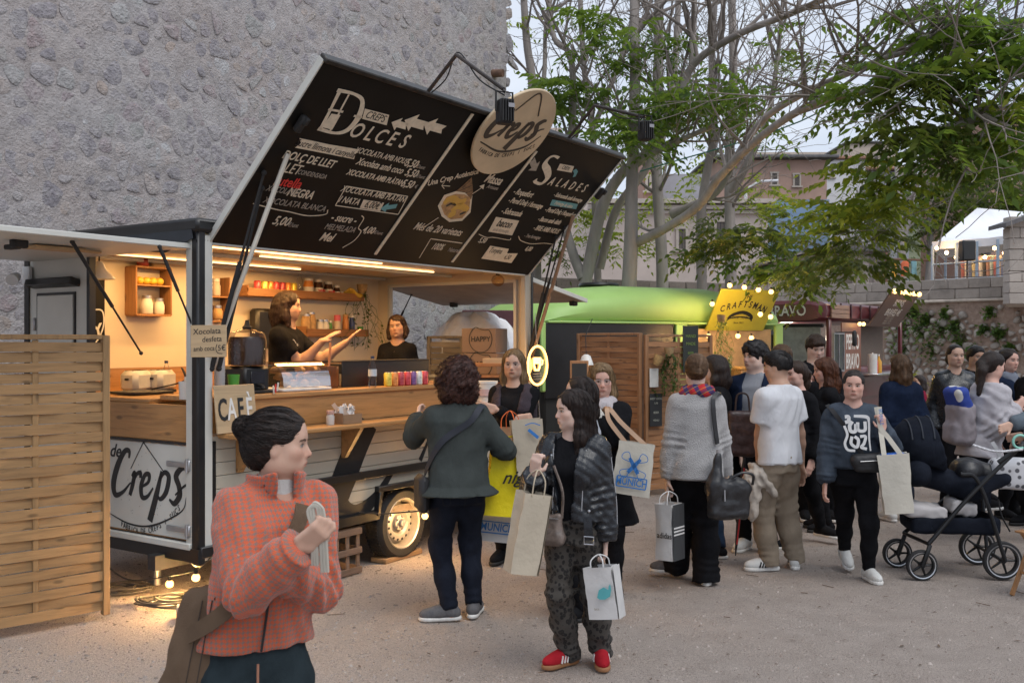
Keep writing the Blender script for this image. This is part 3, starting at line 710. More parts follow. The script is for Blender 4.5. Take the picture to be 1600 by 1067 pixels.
# floor and chassis
tp('floor',mat('floor ply',(.16,.12,.09),.8),lambda b:b.box((TL/2,TD/2,.42),(TL-.1,TD-.1,.06)))
tp('chassis',blackm,lambda b:(b.box((TL/2,.35,.33),(TL+.2,.08,.1)),b.box((TL/2,1.65,.33),(TL+.2,.08,.1)),b.box((.2,1,.33),(.08,1.2,.08)),b.box((3.6,1,.33),(.08,1.2,.08))))
tp('axle',galv,lambda b:(b.cyl((2.08,.2,.3),(2.08,1.8,.3),.035),b.box((2.08,.3,.36),(.3,.06,.05)),b.box((2.08,1.7,.36),(.3,.06,.05)),b.box((.55,.75,.27),(.5,.16,.05)),b.box((.9,1.1,.27),(.14,.5,.06)),b.cyl((.35,.9,.02),(.35,.9,.3),.025)))
# ---- serving side: planked lower wall with wheel-arch notch
ZL0,ZL1=.46,1.17
for k in range(8):
 h=(ZL1-ZL0)/8;z=ZL0+(k+.5)*h
 for(a,c)in([(.09,TL-.06)]if z-h/2>.60 else[(.09,1.72),(2.45,TL-.06)]):
  tp('plank',cream,lambda b:b.box(((a+c)/2,.02,z),(c-a,.036,h-.004),None,.003))
tp('side_backing',mat('plank gap',(.20,.185,.16),.8),lambda b:(b.box((TL/2,.045,.88),(TL-.14,.014,.57)),b.box((.9,.045,.53),(1.62,.014,.14)),b.box((3.2,.045,.53),(1.5,.014,.14))),None,False)
tp('bottom_rail',blackp,lambda b:(b.box((.87,.0,.42),(1.74,.07,.075),None,.006),b.box((3.22,.0,.42),(1.56,.07,.075),None,.006)))
tp('mid_rail',blackp,lambda b:b.box((1.55,-.022,.755),(2.3,.035,.06),None,.006))
tp('wheel_arch',blackp,lambda b:(b.box((1.735,-.005,.52),(.04,.08,.21),(0,R(10),0),.005),b.box((2.435,-.005,.52),(.04,.08,.21),(0,R(-10),0),.005),b.box((2.085,-.005,.625),(.74,.08,.045),None,.005)))
tp('arch_liner',blackm,lambda b:(b.box((2.085,.33,.64),(.72,.6,.02)),b.box((2.085,.62,.5),(.72,.02,.28))),None,False)
tp('side_vent',blackp,lambda b:b.box((.115,-.004,.93),(.05,.012,.42),None,.004))
# wheel
def wheel(parent,c,ax,r=.30,w=.19):
 c=Vector(c);A=Vector(ax).normalized()
 root=MB();root.lathe([(.19,-w/2),(r-.035,-w/2),(r-.008,-w/2+.025),(r,-w/2+.05),(r,w/2-.05),(r-.008,w/2-.025),(r-.035,w/2),(.215,w/2),(.20,w/2-.02),(.19,-w/2)],c,40,A,False)
 wh=root.build('wheel',mat('tyre rubber',(.022,.021,.020),.82,var=.35,vs=8,bump=.5,bs=40),parent)
 tr=MB()
 x,y,z=dirframe(A)
 for k in range(60):
  a=2*math.pi*k/60;d=x*math.cos(a)+y*math.sin(a)
  for j,off in enumerate((-.052,-.017,.018,.053)):
   M=Matrix((d,A,d.cross(A))).transposed().to_4x4();M.translation=c+d*(r+.001)+A*off;tr.box((0,0,0),(.008,.028,.022),None)if False else tr.add([M@Vector(q)for q in((-.004,-.013,-.011),(-.004,.013,-.011),(-.004,.013,.011),(-.004,-.013,.011),(.004,-.011,-.009),(.004,.011,-.009),(.004,.011,.009),(.004,-.011,.009))],[(4,5,6,7),(0,1,5,4),(1,2,6,5),(2,3,7,6),(3,0,4,7)])
 tag(tr.build('tread',blackm,wh,False),kind='stuff')
 rm=mat('rim steel',(.50,.46,.40),.42,.55,var=.12,vs=12)
 m=MB();m.lathe([(.212,.085),(.205,.093),(.196,.085),(.188,.03),(.175,.0),(.165,.01),(.150,.045),(.128,.050),(.105,.045),(.085,.02),(.07,.028),(.062,.055),(.03,.06),(.0,.06)],c,40,A,False);rim=m.build('rim',rm,wh)
 m=MB()
 for k in range(16):
  a=2*math.pi*(k+.5)/16;p=c+(x*math.cos(a)+y*math.sin(a))*.139+A*.046;m.tube([p,p+A*.004],.0115,10)
 m.build('rim_holes',blackm,rim)
 m=MB();m.lathe([(.032,.05),(.032,.08),(.026,.09),(.0,.092)],c,16,A,False)
 for k in range(5):
  a=2*math.pi*k/5;p=c+(x*math.cos(a)+y*math.sin(a))*.052+A*.05;m.tube([p,p+A*.018],.009,6)
 m.build('hub',galv,rim);return wh
wheel(trailer,(2.08,.10,.30),(0,-1,0));wheel(trailer,(2.08,1.9,.30),(0,1,0))
# ---- big brush C painted on the side, strokes lie on the planks
def sidelogo(b):
 M=frame((1,0,0),(0,0,1),(0,-.0005,0))
 for pts,w in(([(2.32,1.16),(2.30,1.05),(2.20,1.02)],[.16,.2,.02]),([(1.62,1.17),(1.50,.98),(1.38,.78),(1.30,.62),(1.34,.50),(1.50,.46),(1.72,.56),(1.92,.74)],[.26,.25,.26,.25,.22,.15,.09,.05]),
    ([(2.72,1.15),(2.62,.9),(2.55,.6)],[.03,.12,.14]),([(2.42,1.0),(2.28,.8)],[.015,.05])):
  q=spline([(p[0],p[1],0)for p in pts],9);ww=lerps(w,len(q));b.ribbon(q,ww,(0,0,1),.0015,M)
tp('painted_letter',inkb,sidelogo)
# ---- corner posts
tp('corner_post',white_p,lambda b:(b.box((.075,.012,1.43),(.07,.05,2.14),None,.006),b.box((.012,.075,1.43),(.05,.07,2.14),None,.006)))
tp('corner_strip',blackp,lambda b:b.box((.018,.018,1.43),(.07,.07,2.2),None,.012))
tp('far_post',cream,lambda b:(b.box((TL-.05,.03,1.8),(.1,.06,1.3),None,.006)))
tp('far_corner_strip',blackp,lambda b:b.box((TL+.012,.012,1.43),(.03,.05,2.14),None,.006))
tp('back_post',blackp,lambda b:(b.box((.02,1.21,1.45),(.05,.035,2.1)),b.box((.02,TD,1.45),(.06,.06,2.16))))
# ---- end wall (near end): lower door with logo, closed side panel with small door
tp('end_panel',white_p,lambda b:(b.box((.02,.62,.80),(.03,1.12,.62),None,.004)))
tp('end_panel_trim',blackp,lambda b:(b.box((.003,.62,1.123),(.012,1.18,.016)),b.box((.0,.075,.79),(.014,.022,.60)),b.box((.003,.62,.478),(.012,1.16,.014)),b.box((.003,.62,.40),(.05,1.3,.09))))
tp('end_sill',white_p,lambda b:b.box((.0,.62,.455),(.06,1.14,.045),None,.006))
for z in(.985,.555):
 h_=tp('hinge',galv,lambda b:(b.box((-.004,.22,z),(.012,.2,.035),None,.004),b.box((-.012,.085,z),(.03,.05,.075),None,.006),b.cyl((-.025,.085,z-.045),(-.025,.085,z+.045),.009,None,10)))
tp('side_door_wall',white_p,lambda b:(b.box((.02,1.62,1.45),(.03,.78,2.0),None,.004)))
dr=tp('small_door',white_p,lambda b:b.box((-.004,1.62,1.52),(.02,.46,1.25),None,.005))
tp('door_gasket',blackp,lambda b:(b.box((.002,1.38,1.52),(.014,.018,1.28)),b.box((.002,1.86,1.52),(.014,.018,1.28)),b.box((.002,1.62,2.155),(.014,.5,.018))),dr)
tp('door_hood',blackp,lambda b:b.box((-.03,1.62,2.235),(.09,.60,.055),(0,R(14),0),.008),dr)
tp('door_hinge',galv,lambda b:b.box((-.018,1.875,1.93),(.02,.02,.1),None,.004),dr)
# logo on the end panel: slanted roof line, word, arc and small line of text
def endlogo(b):
    # viewed from outside (-x): right = -y
 M=frame((0,-1,0),(0,0,1),(.0035,.98,.62))
 creps(b,M@Matrix.Translation((.02,.10,0)),.285,.16,1.15)
 stroke(b,[(.0,-.03),(.25,-.085),(.5,-.07),(.80,.05),(.86,.16)],[.006,.012,.014,.01,.004],M=M)
 stroke(b,[(.26,.30),(.40,.49)],[.006,.008],M=M);stroke(b,[(.40,.49),(.66,.27)],[.008,.006],M=M)
 r=random.Random(3)
 for k in range(60):
  x,y=r.uniform(.05,.8),r.uniform(-.02,.42)
  if abs(x-.42)<(.5-y)*.75:b.prism([(x-.002,y-.002),(x+.002,y-.002),(x+.002,y+.002),(x-.002,y+.002)],0,.0008,M)
tp('logo',inkb,endlogo,None,False)
letter('de',frame((0,-1,0),(.02,0,1),(.003,.90,1.03)),inkb,trailer,.13,shear=.3,bold=.012)
for i,ch in enumerate('FABRICA DE CREPS I SUCS'):
 if ch!=' ':
  t=i/22;x=.16+t*.62;y=-.125+.16*(t-.28)**2*2.4;M=frame((0,-1,.42*(t-.28)*1.3),(0,0,1),(.003,.98-x,.62+y));letter(ch,M,inkb,trailer,.055,xs=.75)
# ---- counters: wooden band, worktop, serving shelf with brackets
tp('counter_front',counter_w,lambda b:b.box((2.05,.03,1.295),(3.9,.04,.215),None,.004))
tp('counter_top',counter_w,lambda b:b.box((2.02,.25,1.415),(3.88,.52,.035),None,.006))
tp('end_counter_front',counter_y,lambda b:b.box((.02,.64,1.255),(.03,1.1,.245),None,.004))
tp('end_counter_top',counter_y,lambda b:b.box((.24,.86,1.392),(.46,.66,.03),None,.006))
tp('rear_counter',wood('rear counter wood',(.42,.22,.09),.6,0,1,.5,.05),lambda b:(b.box((2.0,1.72,1.36),(3.9,.48,.04),None,.006),b.box((2.0,1.95,1.48),(3.9,.025,.2))))
sh=tp('serving_shelf',counter_w,lambda b:b.box((1.72,-.145,1.172),(3.16,.25,.034),None,.008))
for x in(.33,1.35,2.9):
 tp('bracket',counter_w,lambda b:b.prism([(0,0),(.2,0),(.03,-.24),(0,-.24)],-.02,.02,frame((0,-1,0),(0,0,1),(x,-.003,1.153))),sh,False)
# ---- interior walls, ceiling, roof
tp('back_wall',inner,lambda b:(b.box((TL/2,TD-.015,1.48),(TL,.03,2.1))),None,False)
def farwall(b):
 b.box((TL-.015,1,.93),(.03,TD,1.0));b.box((TL-.015,1,2.46),(.03,TD,.1));b.box((TL-.015,.07,1.92),(.03,.14,1.0));b.box((TL-.015,1.9,1.92),(.03,.2,1.0))
tp('far_end_wall',inner,farwall,None,False)
tp('window_frame',white_p,lambda b:(b.box((TL-.04,.15,1.92),(.05,.03,.98)),b.box((TL-.04,1.79,1.92),(.05,.03,.98)),b.box((TL-.04,.97,2.40),(.05,1.62,.03)),b.box((TL-.04,.97,1.44),(.05,1.62,.03))),None,False)
tp('ceiling',mat('ceiling ply',(.62,.47,.28),.38,var=.1,vs=2),lambda b:b.box((TL/2,TD/2,2.50),(TL-.02,TD-.02,.02)),None,False)
tp('ceiling_rail',white_p,lambda b:[b.box((TL/2,y,2.475),(TL-.1,.03,.03),None,.004)for y in(.12,.95,1.85)]and None)
tp('header',white_p,lambda b:(b.box((TL/2,.025,2.475),(TL-.2,.05,.07),None,.005),b.box((.03,TD/2,2.47),(.05,TD-.2,.09),None,.005)))
tp('roof',blackp,lambda b:(b.box((TL/2,TD/2,2.56),(TL+.08,TD+.08,.09),None,.02)))
tp('rain_flap',mat('dark tarp',(.02,.024,.032),.6,var=.3,vs=6,bump=.5,bs=8),lambda b:b.ribbon([(-.03,.02,2.52),(-.03,.3,2.47),(-.03,.75,2.485),(-.03,1.3,2.50)],[.10,.16,.10,.06],(-1,0,0),.006))
# LED strips on the ceiling
led=emitter('led strip',(1,.62,.28),2.6)
for(y,x0,x1)in((.45,.25,2.3),(.75,1.2,3.4),(1.55,.2,2.4)):
 l_=tp('led_strip',led,lambda b:b.box(((x0+x1)/2,y,2.478),(x1-x0,.022,.012)),None,False)
 al=bpy.data.lights.new('led_light','AREA');al.shape='RECTANGLE';al.size=x1-x0;al.size_y=.05;al.energy=21;al.color=(1,.56,.20)
 ao=bpy.data.objects.new('led_light',al);COL.objects.link(ao);ao.parent=trailer;ao.location=((x0+x1)/2,y,2.465)
# ---- big menu hatch
HA=R(45);HW=1.47;HX0,HX1=.10,3.95
HM=frame((1,0,0),(0,-math.cos(HA),math.sin(HA)),(0,0,2.45))   # local: x along s, y up the slope, +z faces the customers
HG=TM@HM
def hxy(px,py):
 """where the sight line through a photo pixel meets the hatch plane (hatch coordinates)"""
 o=Vector((0,0,CAM_Z));d=W(px,py,1.0)-o;I=HG.inverted();a=I@o;b=I@(o+d)-a;k=-a.z/b.z;q=a+b*k;return q.x,q.y
hatch=tp('menu_hatch',chalk,lambda b:b.box(((HX0+HX1)/2,HW/2,-.02),(HX1-HX0,HW,.036),None,.004));hatch.matrix_local=HM
for x_ in(HX0-.008,HX1+.008):tp('hatch_edge',white_p,lambda b:b.box((x_,HW/2,-.02),(.016,HW+.02,.05),None,.003),hatch)
tp('hatch_lip',mat('worn black edge',(.03,.027,.024),.4,.3,var=.6,vs=14),lambda b:b.box(((HX0+HX1)/2,HW+.014,-.01),(HX1-HX0+.03,.035,.075),None,.008),hatch)
for(a,c)in(((738,178),(586,397)),((838,236),(706,409))):
 x0,y0=hxy(*a);x1,y1=hxy(*c);y1=max(y1,.01);y0=min(y0,HW-.01)
 tp('divider',ivory,lambda b:b.ribbon([(x0,y0,.0),(x1,y1,.0)],.028,(0,0,1),.008),hatch)
for(px,py)in((467,190),(935,300)):
 x,y=hxy(px,py);tp('latch',blackm,lambda b:(b.box((x,y,.025),(.05,.12,.05),None,.01),b.box((x,y+.04,.055),(.03,.05,.03),None,.006)),hatch)
def ht(s,px,py,size,m=None,ang=0,**kw):
 x,y=hxy(px,py);return letter(s,Matrix.Translation((x,y,.0015))@Matrix.Rotation(R(ang),4,'Z'),m or ivory,hatch,size*.76,**kw)
def hbox(name,cs,m,z=.001):
 p=[hxy(*c)for c in cs];mb=MB();mb.prism(p,z-.0006,z);o=mb.build(name,m,hatch,False);return o
def hline(name,cs,w,m=None,n=5):
 p=[hxy(*c)for c in cs];mb=MB();stroke(mb,p,w,.001,.0008,n);return mb.build(name,m or ivory,hatch)
# DOLCES
D=[hxy(*c)for c in((532,144),(503,205))]
hline('big_initial',[(531,142),(516,172),(500,203)],[.03,.022,.03]);hline('big_initial',[(545,148),(530,176),(515,206)],.014)
hline('big_initial',[(527,141),(553,147),(566,158),(560,183),(543,203),(523,208),(497,201)],[.028,.02,.03,.05,.04,.02,.028])
hbox('initial_fill',[(518,178),(532,180),(519,203),(503,199)],ivory);hline('big_initial',[(513,171),(536,175)],.016);hline('big_initial',[(553,181),(565,184)],.016)
for ch,x,y in(('O',557,205),('L',577,210),('C',594,214),('E',612,218),('S',631,222)):ht(ch,x,y,.215,xs=.85,bold=.012,ang=0,shear=.12)
hbox('word_plate',[(570,170),(608,180),(604,196),(566,186)],ivory);ht('CREPS',587,183,.105,inkb,xs=.85,shear=.12)
for(x,y,s)in((625,195,.8),(650,193,1.1),(679,199,1.1)):
 a=hxy(x,y);mb=MB();k=.07*s;mb.prism([(-1.6*k,0),(-.3*k,.95*k),(-.3*k,.45*k),(1.4*k,.45*k),(1.1*k,0),(1.4*k,-.45*k),(-.3*k,-.45*k),(-.3*k,-.95*k)],.0,.001,Matrix.Translation((a[0],a[1],.0005)))
 ar=mb.build('arrow',ivory,hatch,False);mb=MB()
 for q in range(5):mb.box((-.2*k+q*.3*k,0,.0012),(.05*k,.7*k,.0008),(0,0,.5))
 mb.build('arrow_hatching',inkb,ar,False)
hbox('ribbon_plate',[(468,216),(515,226),(562,234),(555,241),(553,249),(508,240),(461,231),(470,224)],ivory);ht('Sucre llimona i canyella',510,233,.098,inkb,xs=.78,shear=.15)
ht('DOLÇ DE LLET',484,250,.118,xs=.78,bold=.016,shear=.1);ht('LLET',454,264,.15,xs=.75,shear=.1);ht('CONDENSADA',488,273,.072,grey_l,xs=.7,shear=.1)
ht('n',434,283,.15,bold=.016,xs=.85);ht('utella',454,286,.15,redl,bold=.016,xs=.82)
ht('XOCOLATA',441,298,.09,grey_l,xs=.72,shear=.1);ht('NEGRA',470,303,.13,xs=.72,bold=.016,shear=.1)
ht('XOCOLATA BLANCA',462,320,.095,grey_l,xs=.82,shear=.1);hline('brace',[(395,318),(430,327),(452,331),(480,337),(508,335),(512,328)],.008)
ht('5,00',440,346,.14,xs=.8,shear=.15,bold=.01);ht('€/unt',458,352,.07,grey_l,xs=.8)
ht('XOCOLATA AMB NOUS',597,244,.09,xs=.74,shear=.12);ht('5,50',643,256,.125,xs=.8,shear=.15,bold=.012);ht('€/unt',657,261,.06,grey_l)
ht('Xocolata amb coco',595,260,.11,xs=.74,shear=.2,bold=.008);ht('5,50',643,271,.125,xs=.8,shear=.15,bold=.012);ht('€/unt',657,276,.06,grey_l)
ht('XOCOLATA AMB PLÀTAN',588,278,.09,xs=.74,shear=.12,bold=.014);ht('5,50',637,288,.125,xs=.8,shear=.15,bold=.012);ht('€',650,292,.06,grey_l)
for q in(((541,291),(637,307)),((637,307),(622,335)),((622,335),(524,321)),((524,321),(541,291))):hline('frame_line',q,.008)
ht('XOCOLATA AMB PLÀTAN',585,304,.098,xs=.78,shear=.12,bold=.006);ht('I NATA',546,314,.105,xs=.8,shear=.12,bold=.008)
hbox('price_plate',[(568,312),(600,317),(594,330),(562,325)],ivory);ht('6,00€',582,321,.12,inkb,xs=.72,shear=.12,bold=.01)
a=hxy(607,324);mb=MB();k=.06;mb.prism([(-1.3*k,0),(-.2*k,.8*k),(-.2*k,.35*k),(1.3*k,.35*k),(1.3*k,-.35*k),(-.2*k,-.35*k),(-.2*k,-.8*k)],0,.001,Matrix.Translation((a[0],a[1],.0005))@Matrix.Rotation(.3,4,'Z'));mb.build('arrow',teal,hatch,False)
ht('- sucre -',538,342,.13,xs=.78,shear=.15,bold=.01);ht('MELMELADA',532,357,.10,grey_l,xs=.74,shear=.1);ht('Mel',511,371,.145,xs=.8,shear=.15,bold=.016)
hline('brace',[(565,337),(568,342),(560,356),(564,362),(553,376),(535,387)],.008);ht('4,00',576,360,.12,xs=.8,shear=.12,bold=.01);ht('€/unt',591,364,.06,grey_l)
# centre panel: folded crepe
ht('Una Crep Autèntica',709,277,.105,ang=24,xs=.78,bold=.012)
hline('arrow_line',[(690,290),(703,291)],.008);hline('arrow_line',[(690,290),(694,285)],.006);hline('arrow_line',[(690,290),(694,295)],.006)
hbox('crepe_picture',[(737,277),(739,300),(736,312),(726,300),(712,299),(722,291)],mat('crepe brown',(.20,.12,.06),.8,var=.4,vs=25),.0012)
hbox('crepe_picture',[(738,306),(735,332),(722,345),(702,347),(690,338),(684,322),(694,305),(712,299),(726,301)],ivory,.0010)
hbox('crepe_picture',[(735,309),(733,328),(722,341),(704,343),(694,335),(689,322),(697,308),(712,303),(726,304)],mat('crepe dough',(.42,.25,.11),.8,var=.4,vs=18),.0014)
for pts in([(693,318),(705,310),(716,316),(728,313)],[(705,330),(718,322),(731,328)],[(700,337),(712,333)]):hline('crepe_filling',pts,[.05,.07,.05],mat('crepe filling',(.60,.36,.07),.7))
for pts in([(697,322),(706,318),(712,321)],[(718,335),(728,331)]):hline('crepe_chocolate',pts,[.02,.03,.015],inkb)
for pts in([(735,282),(722,294)],[(737,290),(718,298)],[(737,298),(727,302)]):hline('crepe_line',pts,.006,inkb)
ht('Massa',772,281,.165,xs=.75,shear=.2,bold=.014);ht('Artesana',770,293,.07,grey_l,xs=.8,shear=.1);hline('arrow_line',[(738,303),(750,295),(755,290)],.008);hbox('arrow_head',[(757,288),(755,296),(749,291)],ivory)
ht('Més de 20 varietats',686,359,.14,xs=.74,shear=.15,bold=.008);hline('arrow_line',[(664,354),(685,340)],.008)
for q in(((673,373),(722,380)),((673,373),(655,403))):hline('frame_line',q,.009)
ht('100%',684,386,.13,xs=.7,shear=.12,bold=.006);ht('Natural',709,391,.085,grey_l,xs=.75,bold=.004)
# SALADES
hline('big_initial',[(873,247),(866,244),(858,247),(851,257),(855,266),(856,277),(846,287),(837,285),(836,281)],[.03,.02,.03,.06,.075,.065,.03,.03,.05])
for ch,x,y in(('A',862,284),('L',873,286),('A',883,288),('D',894,291),('E',904,293),('S',913,295)):ht(ch,x,y,.165,xs=.78,bold=.014,shear=.12)
hbox('word_plate',[(875,256),(897,260),(893,270),(870,266)],ivory);ht('CREPS',884,263,.07,inkb,xs=.8)
hbox('bird',[(900,264),(903,268),(899,276),(895,277),(897,271),(895,267)],teal)
a=hxy(834,258);mb=MB();k=.07;mb.prism([(1.4*k,0),(.2*k,.9*k),(.2*k,.4*k),(-1.3*k,.45*k),(-1.0*k,0),(-1.3*k,-.45*k),(.2*k,-.4*k),(.2*k,-.9*k)],0,.001,Matrix.Translation((a[0],a[1],.0005))@Matrix.Rotation(-.5,4,'Z'));mb.build('arrow',grey_l,hatch,False)
for(s,x,y,z,m)in(('- Roquefort',818,302,.115,ivory),('- Pernil Dolç i formatge',822,318,.105,ivory),('- Sobrassada',800,332,.115,ivory),('- Sobrassada amb formatge',888,309,.085,ivory),('- Pernil Dolç i Roquefort',876,332,.098,ivory),('- Bacon amb dàtils',859,345,.098,ivory),('- BRIE AMB NOUS',854,359,.105,ivory),('- Tres formatges',832,370,.075,grey_l)):
 ht(s,x,y,z,m,xs=.70,shear=.2,bold=.012)
hbox('teal_plate',[(863,312),(903,319),(900,327),(859,321)],teal);ht('Formatge de cabra',881,320,.075,ivory,xs=.72,shear=.1)
hbox('word_plate',[(775,339),(811,345),(800,368),(763,362)],ivory);ht('bacon',789,350,.15,inkb,xs=.8,bold=.02,shear=.1);ht('amb formatge',783,360,.07,grey_l,xs=.8)
hline('brace',[(748,366),(760,371),(772,371),(795,375),(798,372)],.007);ht('5,50',754,376,.10,xs=.8,shear=.12,bold=.01)
hline('brace',[(810,369),(814,376),(830,381),(850,380),(866,382)],.007);ht('6,00',826,389,.10,xs=.8,shear=.12,bold=.008)
hbox('word_plate',[(766,384),(795,389),(792,396),(809,396),(799,411),(752,404)],ivory);ht('Tonyina',775,392,.115,inkb,xs=.7);ht('6,50',793,402,.10,inkb,xs=.75)
# round sign fixed on the hatch edge
disc_c=hxy(797,201)
def disc(b):b.lathe([(.0,-.012),(.40,-.012),(.405,-.006),(.405,.006),(.40,.012),(.0,.012)],(disc_c[0],disc_c[1],.05),48,(0,0,1),False)
rs=tp('round_sign',mat('round board',(.56,.44,.29),.5,var=.14,vs=3),disc,hatch)
MD=Matrix.Translation((disc_c[0]-.34,disc_c[1]-.10,.0635))@Matrix.Rotation(R(9),4,'Z')
tp('sign_logo',mat('brown ink',(.055,.042,.03),.7),lambda b:(creps(b,MD,.215,.2,1.6),stroke(b,[(.02,-.05),(.3,-.13),(.55,-.08),(.68,.04)],[.01,.02,.02,.008],M=MD),stroke(b,[(.20,.25),(.36,.42),(.5,.22)],[.014,.016,.014],M=MD)),rs,False)
letter('We',MD@Matrix.Translation((.10,.25,0)),inkb,rs,.11,shear=.3,bold=.01)
for i,ch in enumerate('FABRICA DE CREPS I SUCS'):
 if ch!=' ':t=i/22;letter(ch,MD@Matrix.Translation((.07+t*.60,-.17+.30*(t-.4)**2,0))@Matrix.Rotation(.5*(t-.4),4,'Z'),inkb,rs,.05,xs=.75)
# floodlights on bent arms above the hatch
for(pa,pb,pc,fl)in(((664,150),(713,86),(787,140),(788,175)),((886,219),(929,165),(1006,183),(1008,205))):
 x0,_=hxy(*pa);d0=(HG@Vector((x0,HW,0))).y;I=HG.inverted();d1=d0-.15
 A=Vector((x0,HW,.0));B=I@W(pb[0],pb[1],d0-.25);C_=I@W(pc[0],pc[1],d0-.75);F=I@W(fl[0],fl[1],d0-.78);upl=(I.to_3x3()@Vector((0,0,1)))
 fr_=tp('floodlight',blackm,lambda b:b.box((0,0,0),(.085,.09,.15),None,.012),hatch);Mw=HG.inverted().to_3x3().to_4x4()@Matrix.Rotation(R(25),4,'Z');fr_.matrix_local=Matrix.Translation(F)@Mw
 tp('lens',mat('lamp lens',(.05,.05,.055),.15),lambda b:b.box((0,.047,-.01),(.07,.006,.1)),fr_,False)
 tp('fins',blackm,lambda b:[b.box((q*.017,-.052,0),(.006,.02,.13))for q in(-2,-1,0,1,2)]and None,fr_,False)
 tp('rating_label',mat('grey label',(.25,.25,.27),.6),lambda b:b.box((.02,-.063,.03),(.04,.002,.025)),fr_,False)
 tp('yoke',blackm,lambda b:b.tube([(-.055,0,.0),(-.055,0,.12),(.055,0,.12),(.055,0,.0)],.008,6),fr_)
 tp('lamp_arm',mat('lamp arm steel',(.06,.05,.045),.5,.5,var=.4),lambda b:(b.tube([A,B],.013,8),b.tube([B,C_],.013,8),b.tube([C_,F+upl*.12],.008,6)),hatch)
 tp('lamp_cable',blackm,lambda b:b.tube(spline([A+Vector((.03,0,0)),A.lerp(B,.5)+Vector((.03,0,.03)),B+Vector((0,.02,0)),B.lerp(C_,.5)-upl*.05,F+upl*.1],6),.005,5),hatch)
# struts holding the hatch
I=HG.inverted()
def strut(p,q,r,m,nm='gas_strut',two=True):
 def f(b):
  b.tube([p,Vector(p).lerp(Vector(q),.55)],r,10);b.tube([Vector(p).lerp(Vector(q),.5),q],r*.55,8);b.ball(p,r*1.3,8);b.ball(q,r*1.2,8)
 return tp(nm,m,f)
def hp(x,y,z=.01):return HM@Vector((x,y,z))
strut((.10,-.01,1.62),hp(.16,.62),.016,blackm);strut((.16,-.01,1.62),hp(.22,.50),.016,blackm)
tp('prop_bar',mat('cream bar',(.60,.57,.50),.5),lambda b:b.tube([(.13,-.02,1.75),hp(.24,.80,.02)],.016,6))
strut((3.93,-.01,1.62),hp(3.88,.50),.016,blackm);strut((3.97,-.02,1.75),hp(3.9,.62),.014,blackm)
tp('prop_bar',wood('prop wood',(.30,.19,.12),.6,2),lambda b:b.tube([(3.96,-.04,1.66),hp(3.86,.78,.02)],.018,6))
# ---- end hatches (near end raised level, far end drooping)
ef=tp('end_hatch',white_p,lambda b:b.box((-.72,1.0,2.425),(1.46,1.88,.035),None,.004))
tp('hatch_latch',blackm,lambda b:(b.box((-.95,.45,2.385),(.10,.05,.05),None,.008),b.box((-.95,.52,2.37),(.05,.12,.03),None,.006)),ef)
tp('hatch_board',wood('light board',(.44,.30,.16),.7,0),lambda b:(b.box((-.62,.62,2.39),(.34,.16,.02),None,.004),b.box((-.40,.62,2.39),(.2,.05,.018),None,.004)),ef)
strut((-.75,.22,2.40),(.0,.6,1.72),.012,blackm,'end_strut');strut((-.25,.06,2.40),(.0,.055,1.9),.012,blackm,'end_strut')
fe=tp('far_hatch',mat('brown board',(.36,.29,.24),.7,var=.2,vs=3),lambda b:b.box((4.56,1.0,2.33),(1.16,1.96,.03),(0,R(9),0),.004))
tp('far_hatch_edge',white_p,lambda b:b.box((4.56,.012,2.33),(1.16,.018,.045),(0,R(9),0),.003),fe)
tp('hatch_latch',blackm,lambda b:b.box((5.08,.15,2.215),(.1,.06,.06),None,.01),fe);tp('hatch_latch',blackm,lambda b:b.box((5.0,1.72,2.23),(.1,.06,.06),None,.01),fe)
strut((4.02,1.8,1.9),(4.45,1.9,2.33),.012,blackm,'end_strut')
# outside wall lamp and box on the end
tp('spot_lamp',mat('lamp white',(.6,.62,.64),.4),lambda b:(b.lathe([(.02,0),(.035,.03),(.045,.10),(.045,.12)],(-.10,1.96,2.30),14,(-.6,-.5,-.3)),b.box((-.02,1.97,2.30),(.03,.1,.14),None,.006)))
